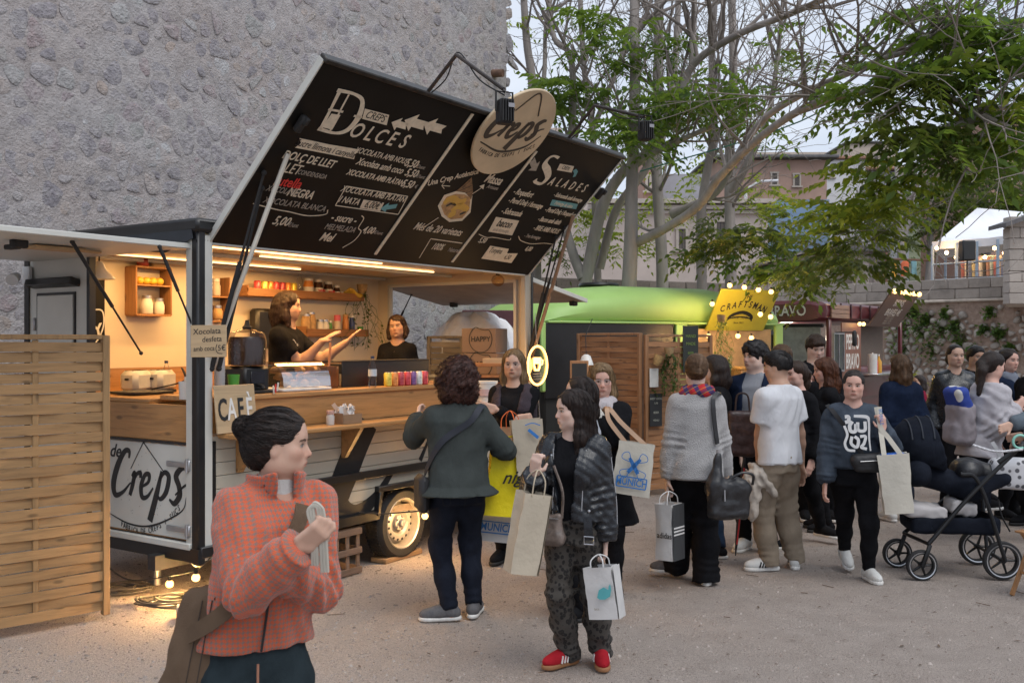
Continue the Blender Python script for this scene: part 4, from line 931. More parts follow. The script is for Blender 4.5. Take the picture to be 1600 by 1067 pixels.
# ================================================================ FENCES, VANS, GOODS
def ts(px,t):
 """distance s along the trailer at which photo column px meets the line t=const"""
 k=(px-CX)/FPX;u=Vector((math.cos(TA),math.sin(TA)));w=Vector((-math.sin(TA),math.cos(TA)));x0=TO.x+w.x*t;y0=TO.y+w.y*t
 return(k*y0-x0)/(u.x-k*u.y)
def lamella(name,p0,p1,z1,label,m,mp,nmid=1,z0=.04,rows=None,lean=0,pitch=.064):
 """woven larch screen: frame, middle battens, slats bowing before and behind the battens"""
 p0,p1=Vector(p0),Vector(p1);a=math.atan2((p1-p0).y,(p1-p0).x);Ln=(p1-p0).length
 root=empty(name,(p0.x,p0.y,0),a,label,'fence');root.rotation_euler=(0,lean,a)
 for x in(.022,Ln-.022):
  mb=MB();mb.box((x,0,(z0+z1)/2),(.044,.05,z1-z0),None,.004);mb.build('post',mp,root)
 mids=[Ln*(k+1)/(nmid+1)for k in range(nmid)]
 for x in mids:mb=MB();mb.box((x,0,(z0+z1)/2),(.036,.012,z1-z0-.06),None,.003);mb.build('batten',mp,root)
 r=random.Random(name+label);n=int((z1-z0-.05)/pitch)
 for k in range(n):
  z=z0+.03+(k+.5)*pitch;V=[];F=[];N=12;sgn=1 if k%2 else-1;hh=.0605*r.uniform(.95,1.03)
  for i in range(N+1):
   x=.044+(Ln-.088)*i/N;y=0
   if nmid:y=-sgn*.010*math.cos(math.pi*(nmid+1)*(i/N-.5))if nmid%2 else-sgn*.010*math.sin(math.pi*(nmid+1)*i/N)
   zz=z+.004*math.sin(i*.9+k)*.5;ti=r.uniform(-.002,.002)
   V+=[(x,y-.005,zz-hh/2),(x,y-.005,zz+hh/2),(x,y+.005,zz+hh/2),(x,y+.005,zz-hh/2)]
  for i in range(N):
   for q in range(4):F.append((i*4+q,(i+1)*4+q,(i+1)*4+(q+1)%4,i*4+(q+1)%4))
  F+=[(0,1,2,3),(N*4+3,N*4+2,N*4+1,N*4)]
  mb=MB();mb.add(V,F);mb.build('slat',m,root,False)
 mb=MB();mb.box((Ln/2,0,z1-.012),(Ln-.09,.04,.03),None,.004);mb.build('top_rail',mp,root)
 return root,Ln
larch=wood('larch slat',(.33,.195,.085),.62,0,1.2,.65,.16);larch_p=wood('larch post',(.34,.205,.09),.62,2,1.0,.65,.1)
brown_s=wood('brown slat',(.37,.185,.085),.6,0,1.2,.6,.15);brown_p=wood('brown post',(.35,.18,.085),.6,2,1,.6,.1)
pr=WG(170,968);dr_=Vector((-.73,-.683,0))
lamella('wooden_screen',pr+dr_*1.8,pr,1.84,'pale woven larch screen standing left of the crepe trailer',larch,larch_p,3)
# thin wide board fixed on the right-hand edge of that screen
q0=W(903,533,12.4);q0.z=0;q1=W(1002,533,11.6);q1.z=0
lamella('wooden_screen',q0,q1,1.90,'brown woven screen right of the glowing coffee sign, without posters',brown_s,brown_p,1)
q2=W(1007,533,11.58);q2.z=0;q3=W(1112,533,12.0);q3.z=0
lamella('wooden_screen',q2,q3,1.88,'brown woven screen with menus and a hanging plant beside the green van',brown_s,brown_p,1)
q4=TW(4.55,1.75,0);q5=TW(4.75,.95,0)
lamella('wooden_screen',q4,q5,1.86,'greyish pale screen seen through the far window of the trailer',wood('grey slat',(.36,.29,.20),.65,0,1.2),wood('grey post',(.36,.29,.20),.65,2),1)
# posters, basket and plant on the brown screen
def on_screen(px,py,dy=-.05):
 d=(q3-q2).normalized();k=(px-CX)/FPX;s=(k*q2.y-q2.x)/(d.x-k*d.y);p=q2+d*s;p.z=CAM_Z+(CY-py)/FPX*p.y;nrm=Vector((d.y,-d.x,0));return p+nrm*(-dy)
def poster(label,px,py,w,h,m,words,mw):
 o=on_screen(px,py);d=(q3-q2).normalized();root=MB();M=frame(d,(0,0,1),o);root.box((0,0,0),(w,h,.01),None,.002)
 P=root.build('menu_poster',m);P.matrix_basis=M;tag(P,label,'poster')
 for(s,y,z)in words:letter(s,Matrix.Translation((0,y,.006)),mw,P,z)
slate_b=mat('slate board',(.022,.024,.026),.6)
poster('dark menu board with pale drawing low on the brown screen',1021,640,.17,.38,slate_b,(('HOT DOG',.13,.035),('3,50',.08,.03),('BEER',-.03,.035),('MENU',-.12,.03)),mat('poster chalk',(.4,.42,.36),.8))
poster('small white paper notice behind the plant on the brown screen',1018,590,.12,.22,mat('paper',(.6,.6,.58),.8),(),None)
poster('dark banner with green print at the right end of the screen',1075,545,.22,.55,mat('banner',(.035,.04,.035),.7),(('HAND',.15,.05),('MADE',.06,.05),('BEER',-.05,.04)),mat('banner green',(.2,.3,.06),.7))
def hanging_plant(c,label,n=260,L_=.6,r_=.10,m=None,pot=True):
 root=empty('hanging_plant',c,0,label,'plant');r=random.Random(label);mb=MB();st=MB()
 for k in range(16):
  p=Vector((r.uniform(-.05,.05),r.uniform(-.05,.05),0));pts=[p]
  for j in range(5):p=p+Vector((r.gauss(0,r_*.35),r.gauss(0,r_*.3),-L_/5*r.uniform(.6,1.2)));pts.append(p)
  st.tube(pts,.002,4,False)
  for j in range(n//16):
   q=pts[0].lerp(pts[0],0);i=r.uniform(0,4.99);q=pts[int(i)].lerp(pts[int(i)+1],i-int(i));d=Vector((r.gauss(0,1),r.gauss(0,1),r.gauss(-.4,.6))).normalized();x,y,z=dirframe(d);l=r.uniform(.03,.055)
   mb.add([q,q+d*l*.5+x*l*.32,q+d*l,q+d*l*.5-x*l*.32],[(0,1,2,3)])
 tag(mb.build('foliage',m or leaf_green,root,False),kind='stuff');st.build('stems',leaf_green,root)
 if pot:mb=MB();mb.lathe([(.04,-.05),(.055,0),(.06,.05),(.052,.05),(.04,.0)],(0,0,.02),14,(0,0,1));mb.build('pot',mat('basket',(.35,.24,.12),.8,var=.3,vs=30),root)
 return root
def leafmat(name,c,tr=.35):
 m,nt=newmat(name);out=nt.n['Material Output'];g=nt.node('ShaderNodeNewGeometry')
 cc=nt.ramp(g.outputs['Random Per Island'],[(0,tuple(x*.55 for x in c)),(.5,c),(1,(min(c[0]*1.9,1),min(c[1]*1.5,1),c[2]*1.1))])
 nt.set(nt.p.inputs['Base Color'],cc);nt.p.inputs['Roughness'].default_value=.5;nt.p.inputs['Specular IOR Level'].default_value=.35
 tl=nt.node('ShaderNodeBsdfTranslucent');nt.set(tl.inputs[0],nt.mix(.5,cc,(.35,.5,.05)));mx=nt.node('ShaderNodeMixShader');mx.inputs[0].default_value=tr
 nt.l.new(nt.p.outputs[0],mx.inputs[1]);nt.l.new(tl.outputs[0],mx.inputs[2]);nt.l.new(mx.outputs[0],out.inputs[0]);return m
leaf_green=leafmat('leaf green',(.045,.095,.028));weed_green=leafmat('weed green',(.07,.14,.04))
hanging_plant(on_screen(1036,552,-.12),'trailing green plant in a small basket on the brown screen',420,.5,.16)
rb=MB();rb.lathe([(.03,0),(.05,.05),(.06,.12),(.055,.12),(.04,.04)],on_screen(1017,570,-.1),14,(.4,0,1));tag(rb.build('wicker_basket',mat('wicker',(.42,.28,.12),.8,var=.35,vs=40)),'small wicker basket hanging on the brown screen left of the plant','basket')
ww=[(W(1425,487,25.0),.22),(W(1437,515,24.9),.35),(W(1410,520,25.2),.35),(W(1412,545,25.2),.35),(W(1470,515,24.6),.3),(W(1455,545,24.8),.35),(W(1500,535,24.3),.3),(W(1475,490,24.5),.12),(W(1545,488,23.8),.14),(W(1560,520,23.7),.16),(W(1445,500,24.9),.2),(W(1520,550,24.2),.2),(W(1490,510,24.4),.2),(W(1535,515,24.0),.12),(W(1575,545,23.5),.12)]
for(c,rad)in ww:   # project onto the wall face
 p0,p1=RW[2],RW[3];d=(p1-p0).normalized();k=c.x/c.y;s=(k*p0.y-p0.x)/(d.x-k*d.y);p=p0+d*s;p.z=CAM_Z+(c.z-CAM_Z)*p.y/c.y;c.x,c.y,c.z=p
tufts(ww,'wall_weed','green weeds rooted between the stones of the retaining wall',weed_green,3,.10,200)
# ---------------------------------------------------------------- bulbs
bulb_m=emitter('bulb',(1,.60,.20),3.2)
def bulb(parent,p,r=.028,w=3.0,cap=True,lit=True):
 mb=MB();mb.ball(p,r,12);b=mb.build('light_bulb',bulb_m,parent)
 if cap:mb=MB();mb.cyl(Vector(p)+Vector((0,0,r*.8)),Vector(p)+Vector((0,0,r*.8+.035)),.014,None,8);mb.build('socket',blackm,b)
 if w:lamp('bulb_light',parent,Vector(p),w,r*1.05)
 return b
def bulb_thing(p,label,group,w=3,r=.028):
 e=empty('light_bulb',p,0,label,'light bulb',group);bulb(e,(0,0,0),r,w);return e
bulb_thing(W(265,912,6.9),'lit bulb hanging low beside the cables, left of the pair under the trailer','string bulbs under the crepe trailer',150)
bulb_thing(W(306,902,6.6),'lit bulb nearest the trailer corner, behind the orange jacket','string bulbs under the crepe trailer',150)
bulb_thing(W(664,806,8.15),'lit bulb shining beside the trailer wheel','string bulbs under the crepe trailer',90)
mb=MB();mb.tube(spline([W(150,870,7.2),W(200,905,7.1),W(262,900,6.9),W(305,890,6.6),W(330,870,6.55)],8),.006,6);tag(mb.build('light_cable',blackm),'black cable carrying the pair of low bulbs at the trailer end','cable')
mb=MB();mb.tube(spline([W(560,800,7.7),W(600,802,7.9),W(664,797,8.15),W(700,790,8.4)],6),.006,6);tag(mb.build('light_cable',blackm),'black cable carrying the bulb beside the wheel','cable')
def coil(px,py,label,n=7,r0=.22,seed=1):
 r=random.Random(seed);c=WG(px,py);mb=MB();pts=[]
 for k in range(n*14):
  a=k*2*math.pi/14;rr=r0*(.7+.3*math.sin(k*.31)+r.uniform(-.03,.03));pts.append(c+Vector((math.cos(a)*rr*1.4,math.sin(a)*rr*.8,.012+.008*(k/14)+.006*math.sin(k*1.7))))
 mb.tube(spline(pts,2),.008,5);tag(mb.build('coiled_cable',mat('cable grey',(.05,.045,.04),.7)),label,'cable')
coil(272,945,'coiled dark cable lying on the gravel under the lit bulb',6,.2,1);coil(188,925,'coiled cable lying behind the edge of the pale screen',5,.18,2)
# wooden blocks / crate by the wheel
def crate(name,c,rz,dims,label,cat='crate',m=None,rows=3):
 root=empty(name,c,rz,label,cat);w,d,h=dims;m=m or wood('old crate',(.19,.125,.09),.55,0,1.5,.8,.2)
 for j in range(rows):
  z=.03+(h-.06)*j/(rows-1)
  for y in(-d/2,d/2):mb=MB();mb.box((0,y,z),(w,.014,.05),None,.003);mb.build('slat',m,root)
  for x in(-w/2,w/2):mb=MB();mb.box((x,0,z),(.014,d-.03,.05),None,.003);mb.build('slat',m,root)
 for x in np.linspace(-w/2+.03,w/2-.03,5):
  for y in(-d/2+.015,d/2-.015):mb=MB();mb.box((x,y,h/2),(.035,.014,h),None,.003);mb.build('upright',m,root)
 for y in np.linspace(-d/2+.04,d/2-.04,4):mb=MB();mb.box((0,y,h-.005),(w,.06,.012),None,.003);mb.build('top_board',m,root)
 return root
crate('wooden_crate',TW(1.28,.16,0),TA,(.52,.36,.36),'weathered slatted wooden crate standing left of the trailer wheel')
mb=MB();mb.box((0,0,.02),(.5,.16,.04),None,.005);o=mb.build('wooden_plank',wood('chock wood',(.32,.2,.1),.6,0));o.location=TW(2.1,.1,0);o.rotation_euler=(0,0,TA+.05);tag(o,'short plank wedged under the trailer wheel','plank')
mb=MB();mb.box((0,0,.045),(.16,.1,.09),None,.006);o=mb.build('concrete_block',mat('concrete',(.34,.32,.29),.9,bump=.4));o.location=WG(296,966);o.rotation_euler=(0,0,.3);tag(o,'small pale block on the gravel below the lit bulbs','block')
# ---------------------------------------------------------------- goods in and on the trailer
ZC=1.433  # counter top
def lab(o,l,c,g=None):return tag(o,l,c,g)
def on(name,s,t,z,label,cat,group=None,rz=0):return empty(name,TW(s,t,z),TA+rz,label,cat,group)
def can(s,t,z,col,label,group,h=.115,r=.033,m2=None):
 e=on('soda_can',s,t,z,label,'can',group);mb=MB();mb.lathe([(r*.8,0),(r,.008),(r,h-.012),(r*.82,h-.002)],(0,0,0),16);mb.build('body',mat('can %.2f %.2f %.2f'%col,col,.3,.25,var=.3,vs=22,col2=tuple(min(1,x*1.5+.12)for x in col)),e)
 mb=MB();mb.lathe([(r*.82,h-.002),(r*.78,h),(0,h-.003)],(0,0,0),16);mb.build('lid',steel,e);return e
CC={'yellow':(.75,.5,.03),'orange':(.80,.22,.02),'red':(.55,.02,.03),'dark red':(.38,.015,.03),'white':(.6,.62,.55),'purple':(.16,.05,.22),'lemon':(.65,.62,.1)}
row=[('yellow',606),('orange',616),('dark red',626),('red',636),('purple',645),('white',654),('red',663)]
ordn=['leftmost','second','third','fourth','fifth','sixth','rightmost','eighth','ninth']
for k,(c,px)in enumerate(row):can(ts(px,.06),.06,ZC,CC[c],'%s drink can, %s of the seven in the row on the counter edge'%(c,ordn[k]),'drink cans on the counter')
# upper shelf on the back wall
def shelf(name,s0,s1,z,label,dep=.2):
 e=on(name,s0,1.99-dep/2,z,label,'shelf');m=wood('shelf wood',(.30,.14,.055),.6,0);w=s1-s0
 mb=MB();mb.box((w/2,0,0),(w,dep,.03),None,.004);mb.build('board',m,e);mb=MB();mb.box((w/2,-dep/2+.008,.035),(w,.016,.05),None,.003);mb.build('front_lip',m,e)
 mb=MB();mb.box((.008,0,.05),(.016,dep,.07),None,.003);mb.build('side_lip',m,e);return z+.015
zs1=shelf('wall_shelf',1.98,3.55,2.235,'upper wooden shelf with cans and spread jars on the trailer back wall')
zs2=shelf('wall_shelf',2.72,3.62,1.865,'lower wooden shelf with glass jars behind the crepe man')
for k,(c,px)in enumerate([('red',402),('lemon',413),('orange',422),('red',431),('dark red',441),('orange',450),('yellow',459)]):
 can(ts(px,1.86),1.86,zs1,CC[c],'%s drink can, %s of the seven on the upper shelf'%(c,ordn[k]),'drink cans on the upper shelf',.12)
def jar(s,t,z,r,h,body,lid,label,lettering=None,cat='jar',lidh=.025,band=None):
 e=on('jar',s,t,z,label,cat);mb=MB();mb.lathe([(r*.85,0),(r,.01),(r,h*.7),(r*.8,h*.9),(r*.8,h)],(0,0,0),18);mb.build('body',body,e)
 mb=MB();mb.lathe([(r*.84,h),(r*.84,h+lidh),(r*.6,h+lidh+.002)],(0,0,0),18);mb.build('lid',lid,e)
 if band:mb=MB();mb.lathe([(r*1.01,h*.2),(r*1.01,h*.6)],(0,0,0),18,(0,0,1),False);b=mb.build('paper_band',band,e)
 if lettering:letter(lettering,frame((1,0,0),(0,0,1),(0,-r*1.02-.001,h*.42)),redl if lettering=='nutella' else inkb,e,r*.75,bold=.01)
 return e
choc=mat('chocolate spread',(.05,.018,.008),.3);wlid=mat('white lid',(.7,.69,.66),.45);plab=mat('jar paper',(.66,.62,.55),.7)
clear=glass('clear glass');sugar=mat('white powder',(.7,.67,.6),.8);bsc=mat('biscuit',(.42,.26,.12),.8,var=.3,vs=30)
for(px,r,h,nm,lb,pb)in((482,.052,.15,'orange spice tub',None,(.65,.25,.05)),(497,.05,.145,'large hazelnut spread jar left of the pair','nutella',None),(513,.048,.13,'hazelnut spread jar right of the pair','nutella',None),(526,.038,.10,'small hazelnut spread jar','nutella',None),(534,.02,.04,'tiny brown jar',None,(.3,.2,.12))):
 jar(ts(px,1.86),1.86,zs1,r,h,choc if lb else mat('tub '+nm,pb,.5),wlid,nm+' on the upper shelf',lb,band=plab)
e=on('glass_bottle',ts(468,1.86),1.86,zs1,'tall clear bottle between the cans and the jars on the upper shelf','bottle');mb=MB();mb.lathe([(.03,0),(.034,.01),(.034,.15),(.014,.2),(.013,.25)],(0,0,0),16);mb.build('body',clear,e);mb=MB();mb.lathe([(.016,.25),(.016,.275),(0,.275)],(0,0,0),12);mb.build('cap',steel,e)
e=on('banana_bunch',ts(546,1.84),1.84,zs1+.02,'bunch of yellow bananas on the upper shelf end','bananas')
for k in range(5):
 mb=MB();pts=spline([(-.06,.02*k-.04,.07-.01*k),(.0,.012*k-.05,.04-.008*k+.02),(.09,.01*k-.05,.0+.015*(k%2)),(.15,.01*k-.04,.02)],5);n=len(pts);mb.tube(pts,[.006]+[.017]*(n-2)+[.006],7);mb.build('banana',mat('banana',(.62,.40,.05),.5,var=.25,vs=14),e)
hp_=hanging_plant(TW(ts(566,1.8),1.8,zs1+.08),'trailing pothos plant hanging from the upper shelf in the trailer',150,.62,.16,leafmat('pothos',(.06,.085,.02)))
for(px,r,h,bm_,lm_,nm)in((478,.05,.17,bsc,steel,'tall glass jar of biscuits'),(486,.05,.19,bsc,steel,'second tall glass jar of biscuits'),(500,.042,.12,sugar,steel,'squat glass jar of sugar'),(508,.042,.12,sugar,steel,'squat sugar jar beside the green shaker'),(516,.022,.11,mat('green shaker',(.08,.28,.06),.5),wlid,'small green shaker'),(527,.04,.13,mat('cream tub',(.62,.5,.38),.6),mat('pink lid',(.65,.12,.16),.5),'cream tub with a tall pink lid'),(540,.034,.18,mat('orange tin',(.55,.22,.06),.5),mat('tin lid',(.5,.3,.12),.5),'tall orange tin'),(550,.03,.17,mat('blue tin',(.05,.08,.25),.5),wlid,'tall blue and white tin')):
 jar(ts(px,1.86),1.86,zs2,r,h,bm_,lm_,nm+' on the lower shelf',None,lidh=.06 if 'pink' in nm else .02)
e=on('paper_cup',ts(563,1.86),1.86,zs2,'small green cup at the end of the lower shelf','cup');mb=MB();mb.lathe([(.025,0),(.033,.075),(.030,.075),(.023,.004)],(0,0,0),16);mb.build('cup_wall',mat('green cup',(.07,.30,.04),.5),e)
# box shelf on the back wall
e=on('box_shelf',1.0,1.9,2.02,'open wooden box shelf with lemons and jars on the back wall','shelf');m=wood('box wood',(.34,.16,.06),.6,2);W_,H_,D_=.34,.40,.16
for(c,d,nm)in(((-W_/2,0,H_/2),(.016,D_,H_),'side'),((W_/2,0,H_/2),(.016,D_,H_),'side'),((0,0,0),(W_,D_,.016),'bottom'),((0,0,H_),(W_,D_,.016),'top'),((0,0,H_*.62),(W_-.02,D_,.014),'middle_board'),((0,D_/2,H_/2),(W_,.01,H_),'back')):mb=MB();mb.box(c,d,None,.002);mb.build(nm,m,e)
for k in range(4):e2=on('lemon',1.0-.1+.065*k,1.88,2.02+H_*.62+.04,'yellow lemon, %s of four in the box shelf'%ordn[k]if k<3 else 'yellow lemon, last of four in the box shelf','lemon','lemons in the box shelf');mb=MB();mb.ball((0,0,0),.033,12,(1.15,1,1));mb.build('peel',mat('lemon peel',(.68,.42,.04),.5),e2)
jar(.97,1.88,2.03,.05,.13,sugar,steel,'large sugar jar in the box shelf, left one',None);jar(1.09,1.88,2.03,.045,.11,sugar,steel,'smaller sugar jar in the box shelf, right one',None)
jar(.93,1.88,2.03+H_,.05,.08,mat('jam',(.25,.03,.02),.4),mat('jam lid',(.45,.05,.04),.5),'jam jar standing on top of the box shelf')
mb=MB();mb.box((0,0,0),(.13,.03,.13),None,.01);o=mb.build('wooden_clock',wood('clock wood',(.45,.27,.12),.7,0));o.location=TW(1.10,1.9,2.49-.02);o.rotation_euler=(0,0,TA);tag(o,'small square wooden dispenser on top of the box shelf','dispenser')
# second box shelf behind the struts
e=on('box_shelf',1.72,1.92,1.98,'narrow dark box shelf partly behind the hatch struts','shelf')
for(c,d,nm)in(((-.1,0,.2),(.016,.14,.4),'side'),((.1,0,.2),(.016,.14,.4),'side'),((0,0,0),(.2,.14,.016),'bottom'),((0,0,.22),(.19,.14,.014),'middle_board'),((0,.07,.2),(.2,.01,.4),'back')):mb=MB();mb.box(c,d,None,.002);mb.build(nm,m,e)
jar(1.70,1.9,2.21,.045,.13,mat('flower tub',(.5,.42,.35),.6),wlid,'patterned tub on the narrow box shelf');jar(1.72,1.9,2.0,.05,.1,bsc,steel,'jar of nuts at the bottom of the narrow box shelf')
# black board on the back wall near the end, paper dispenser
e=on('chalk_board',.42,1.965,1.95,'tall black board with a white emblem at the back of the trailer','board');mb=MB();mb.box((0,0,0),(.42,.02,.8),None,.004);mb.build('panel',chalk,e);letter('EGY',frame((.95,0,.2),(0,0,1),(.06,-.012,-.08)),mat('board white',(.6,.6,.58),.7),e,.14,bold=.02)
mb=MB();M=frame((1,0,0),(0,0,1),(.05,-.012,-.06))
for rr in([(-.14,.1),(.0,.15),(.13,.16),(.14,.02),(.05,-.12),(-.1,-.14),(-.15,0),(-.14,.1)],):stroke(mb,rr,.012,M=M)
mb.build('emblem_outline',mat('board white',(.6,.6,.58),.7),e)
e=on('paper_dispenser',ts(411,1.9),1.9,1.78,'black paper towel dispenser on the back wall behind the crepe man','dispenser');mb=MB();mb.box((0,0,.14),(.26,.13,.38),None,.03);mb.build('housing',blackp,e);mb=MB();mb.box((.0,-.067,.02),(.18,.006,.03),None,.002);mb.build('slot',blackm,e)
# rear counter: toasters and bottle
def toaster(s,label):
 e=on('toaster',s,1.62,1.382,label,'toaster',None,.4);mb=MB();mb.box((0,0,.10),(.26,.16,.17),None,.035);mb.build('body',mat('toaster white',(.62,.60,.55),.35),e)
 mb=MB();mb.box((0,0,.012),(.25,.15,.024),None,.006);mb.build('base',blackm,e)
 for y in(-.03,.03):mb=MB();mb.box((0,y,.186),(.19,.022,.006));mb.build('slot',blackm,e)
 mb=MB();mb.box((-.135,0,.12),(.02,.03,.015),None,.003);mb.build('lever',blackm,e)
toaster(ts(213,1.62),'white rounded toaster nearest the pale screen on the rear counter');toaster(ts(234,1.68)+.06,'white toaster beside the water bottle on the rear counter')
def water(name,s,t,z,label,h=.26):
 e=on(name,s,t,z,label,'bottle');mb=MB();mb.lathe([(.028,0),(.034,.01),(.034,h*.25),(.031,h*.3),(.034,h*.35),(.034,h*.66),(.013,h*.88),(.013,h*.94)],(0,0,0),18);mb.build('body',clear,e)
 mb=MB();mb.lathe([(.033,.005),(.033,h*.6),(.0,h*.6)],(0,0,0),14);mb.build('water',glass('water',(.93,.96,.97),.02,.0),e)
 mb=MB();mb.lathe([(.0347,h*.36),(.0347,h*.58)],(0,0,0),18,(0,0,1),False);mb.build('wrapper',mat('bottle wrapper',(.55,.62,.68),.5),e)
 mb=MB();mb.lathe([(.0155,h*.92),(.0155,h),(0,h)],(0,0,0),12);mb.build('cap',mat('cap blue',(.03,.05,.12),.5),e)
water('water_bottle',ts(260,1.6),1.6,1.382,'clear water bottle on the rear counter beside the toasters');water('water_bottle',ts(582,.05),.05,ZC,'clear water bottle on the front counter before the black griddle',.25)
e=on('induction_hob',.35,1.1,1.41,'flat black hob on the end counter with a cable','hob');mb=MB();mb.box((0,0,.012),(.34,.34,.02),None,.004);mb.build('plate',blackp,e);mb=MB();mb.tube(spline([(.1,.0,.03),(.16,-.3,.1),(.0,-.48,.2),(-.02,-.6,.05)],6),.006,6);mb.build('cord',blackm,e)
e=on('white_pot',.12,.25,1.41,'white pot behind the trailer corner post','pot');mb=MB();mb.lathe([(.06,0),(.065,.12),(.06,.12),(.055,.02)],(0,0,0),18);mb.build('wall',wlid,e);mb=MB();mb.lathe([(.03,.0),(.028,.05),(0,.05)],(0,0,.1),10);mb.build('contents',sugar,e)
# hot chocolate machine
s0=ts(386,.25);e=on('chocolate_machine',s0,.25,ZC,'hot chocolate dispenser with a clear drum and black base','dispenser');mb=MB();mb.box((0,.02,.10),(.24,.26,.18),None,.02);mb.build('base',blackp,e);mb=MB();mb.box((0,-.112,.11),(.13,.01,.09),None,.004);mb.build('screen',mat('panel glass',(.02,.022,.03),.15),e)
mb=MB();mb.lathe([(.09,.195),(.13,.20),(.132,.37),(.12,.40)],(0,0,0),28);mb.build('chocolate',mat('liquid chocolate',(.045,.017,.008),.25),e)
mb=MB();mb.lathe([(.136,.195),(.138,.38),(.12,.43),(.05,.455),(.0,.458)],(0,0,0),28,(0,0,1),False);mb.build('drum',clear,e);mb=MB();mb.lathe([(.03,.455),(.035,.47),(.02,.485),(.012,.52),(0,.522)],(0,0,0),14);mb.build('knob',blackm,e)
mb=MB();mb.tube([(0,-.11,.06),(0,-.16,.05),(0,-.17,.03)],.014,8);mb.build('tap',blackm,e);mb=MB();mb.box((0,-.15,.012),(.2,.09,.02),None,.004);mb.build('drip_tray',blackm,e)
e=on('paper_cup',ts(365,.08),.08,ZC,'bright green paper cup standing before the chocolate machine','cup');mb=MB();mb.lathe([(.042,.14),(.03,0)][::-1]+[(.039,.14),(.028,.004)],(0,0,0),20);mb.build('cup_wall',mat('green cup',(.07,.30,.04),.5),e)
e=on('cup_stack',ts(343,.1),.1,ZC,'stack of grey paper cups beside the corner post','cups')
for k in range(9):mb=MB();mb.lathe([(.028,0),(.038,.10),(.035,.10),(.026,.01)],(0,0,k*.022),16);mb.build('cup',mat('grey cup',(.42,.42,.43),.5),e)
# pastry case
s0=ts(420,.2);s1=ts(497,.2);w=s1-s0;e=on('pastry_case',(s0+s1)/2,.22,ZC,'clear domed pastry case full of croissants on the counter','pastry case');mb=MB();mb.box((0,0,.012),(w,.34,.024),None,.008);mb.build('tray',wlid,e)
mb=MB();N=12;prof=[(-.165+.02*math.cos(a)*0+(.165*(1-math.cos(a))),.03+.19*math.sin(a)**.8)for a in np.linspace(0,math.pi,N)];vs=[(x,p[0],p[1])for x in(-w/2+.01,w/2-.01)for p in prof];mb.add(vs,[(i,i+1,N+i+1,N+i)for i in range(N-1)]+[tuple(range(N))[::-1],tuple(range(N,2*N))]);mb.build('cover',glass('plastic cover',(.95,.93,.9),.12,.02),e)
r=random.Random(9)
for k in range(16):
 c=(r.uniform(-w/2+.07,w/2-.07),r.uniform(-.09,.09),.06+.05*(k//6));a=r.uniform(0,3.1);mb=MB();pts=spline([Vector(c)+Vector((math.cos(a)*q*.06,math.sin(a)*q*.06,-abs(q)*.012))for q in(-1,-.4,.4,1)],4);n=len(pts);mb.tube(pts,[.008+.022*math.sin(math.pi*(i+.5)/n)for i in range(n)],7);mb.build('croissant',mat('pastry',(.40,.20,.07),.6,var=.4,vs=25),e)
e=on('chocolate_pot',ts(511,.3),.3,ZC,'glass pot of melted chocolate with a wooden spatula','pot');mb=MB();mb.lathe([(.085,0),(.095,.02),(.095,.17),(.088,.17)],(0,0,0),22);mb.build('pot_wall',mat('choc glass',(.16,.06,.022),.2),e);mb=MB();mb.tube([(.02,0,.15),(.06,.02,.36)],.01,6,True,.4);mb.build('spatula',wood('spat',(.35,.15,.07),.6,2),e)
s0,s1=ts(528,.3),ts(664,.3);e=on('griddle_box',(s0+s1)/2,.36,ZC,'long black windshield box of the crepe griddle on the counter','griddle');mb=MB();mb.box((0,-.1,.10),(s1-s0,.012,.2),None,.003);mb.build('front_panel',blackp,e);mb=MB();mb.box((0,0,.205),(s1-s0+.01,.22,.012),None,.003);mb.build('top_panel',blackp,e);mb=MB();mb.box((0,.0,.05),(s1-s0-.1,.18,.1),None,.01);mb.build('burner',galv,e)
mb=MB();mb.cyl((0,.3,.0),(0,.3,.17),.2,None,28);mb.build('hot_plate',blackm,e)
e=on('ice_box',ts(585,1.6),1.6,1.382,'pale plastic tub with a lid on the rear counter between the sellers','tub');mb=MB();mb.box((0,0,.09),(.5,.3,.18),None,.02);mb.build('tub',wlid,e);mb=MB();mb.box((0,0,.195),(.52,.32,.02),None,.008);mb.build('lid',mat('tub lid',(.45,.42,.38),.5),e)
# shelf items
e=on('sugar_shaker',ts(516,-.15),-.15,1.19,'glass sugar shaker on the serving shelf','shaker');mb=MB();mb.lathe([(.03,0),(.032,.06),(.024,.075),(.026,.08)],(0,0,0),16);mb.build('jar',mat('shaker glass',(.5,.46,.42),.2),e);mb=MB();mb.lathe([(.028,.078),(.028,.105),(0,.107)],(0,0,0),16);mb.build('cap',mat('checked cap',(.5,.3,.25),.6,var=.6,vs=60),e)
e=on('napkin_box',ts(540,-.14),-.14,1.19,'cardboard tray of sugar sachets and napkins on the serving shelf','tray');cb=mat('cardboard',(.26,.16,.09),.85)
for(c,d)in(((0,-.07,.035),(.20,.006,.07)),((0,.07,.05),(.20,.006,.1)),((-.1,0,.04),(.006,.14,.08)),((.1,0,.035),(.006,.14,.07)),((0,0,.004),(.2,.14,.006))):mb=MB();mb.box(c,d);mb.build('side',cb,e,False)
for k in range(22):mb=MB();mb.box((r.uniform(-.08,.085),r.uniform(-.05,.055),r.uniform(.07,.115)),(.03,.004,.075),(r.uniform(-.5,.5),r.uniform(-.6,.6),r.uniform(-1,1)));mb.build('sachet',mat('sachet',(.66,.64,.62),.7)if k%4 else mat('sachet2',(.6,.45,.35),.7),e,False)
e=on('menu_card',ts(421,.0)+.02,-.02,1.19,'little card holder with red and white slips behind the bun','card holder')
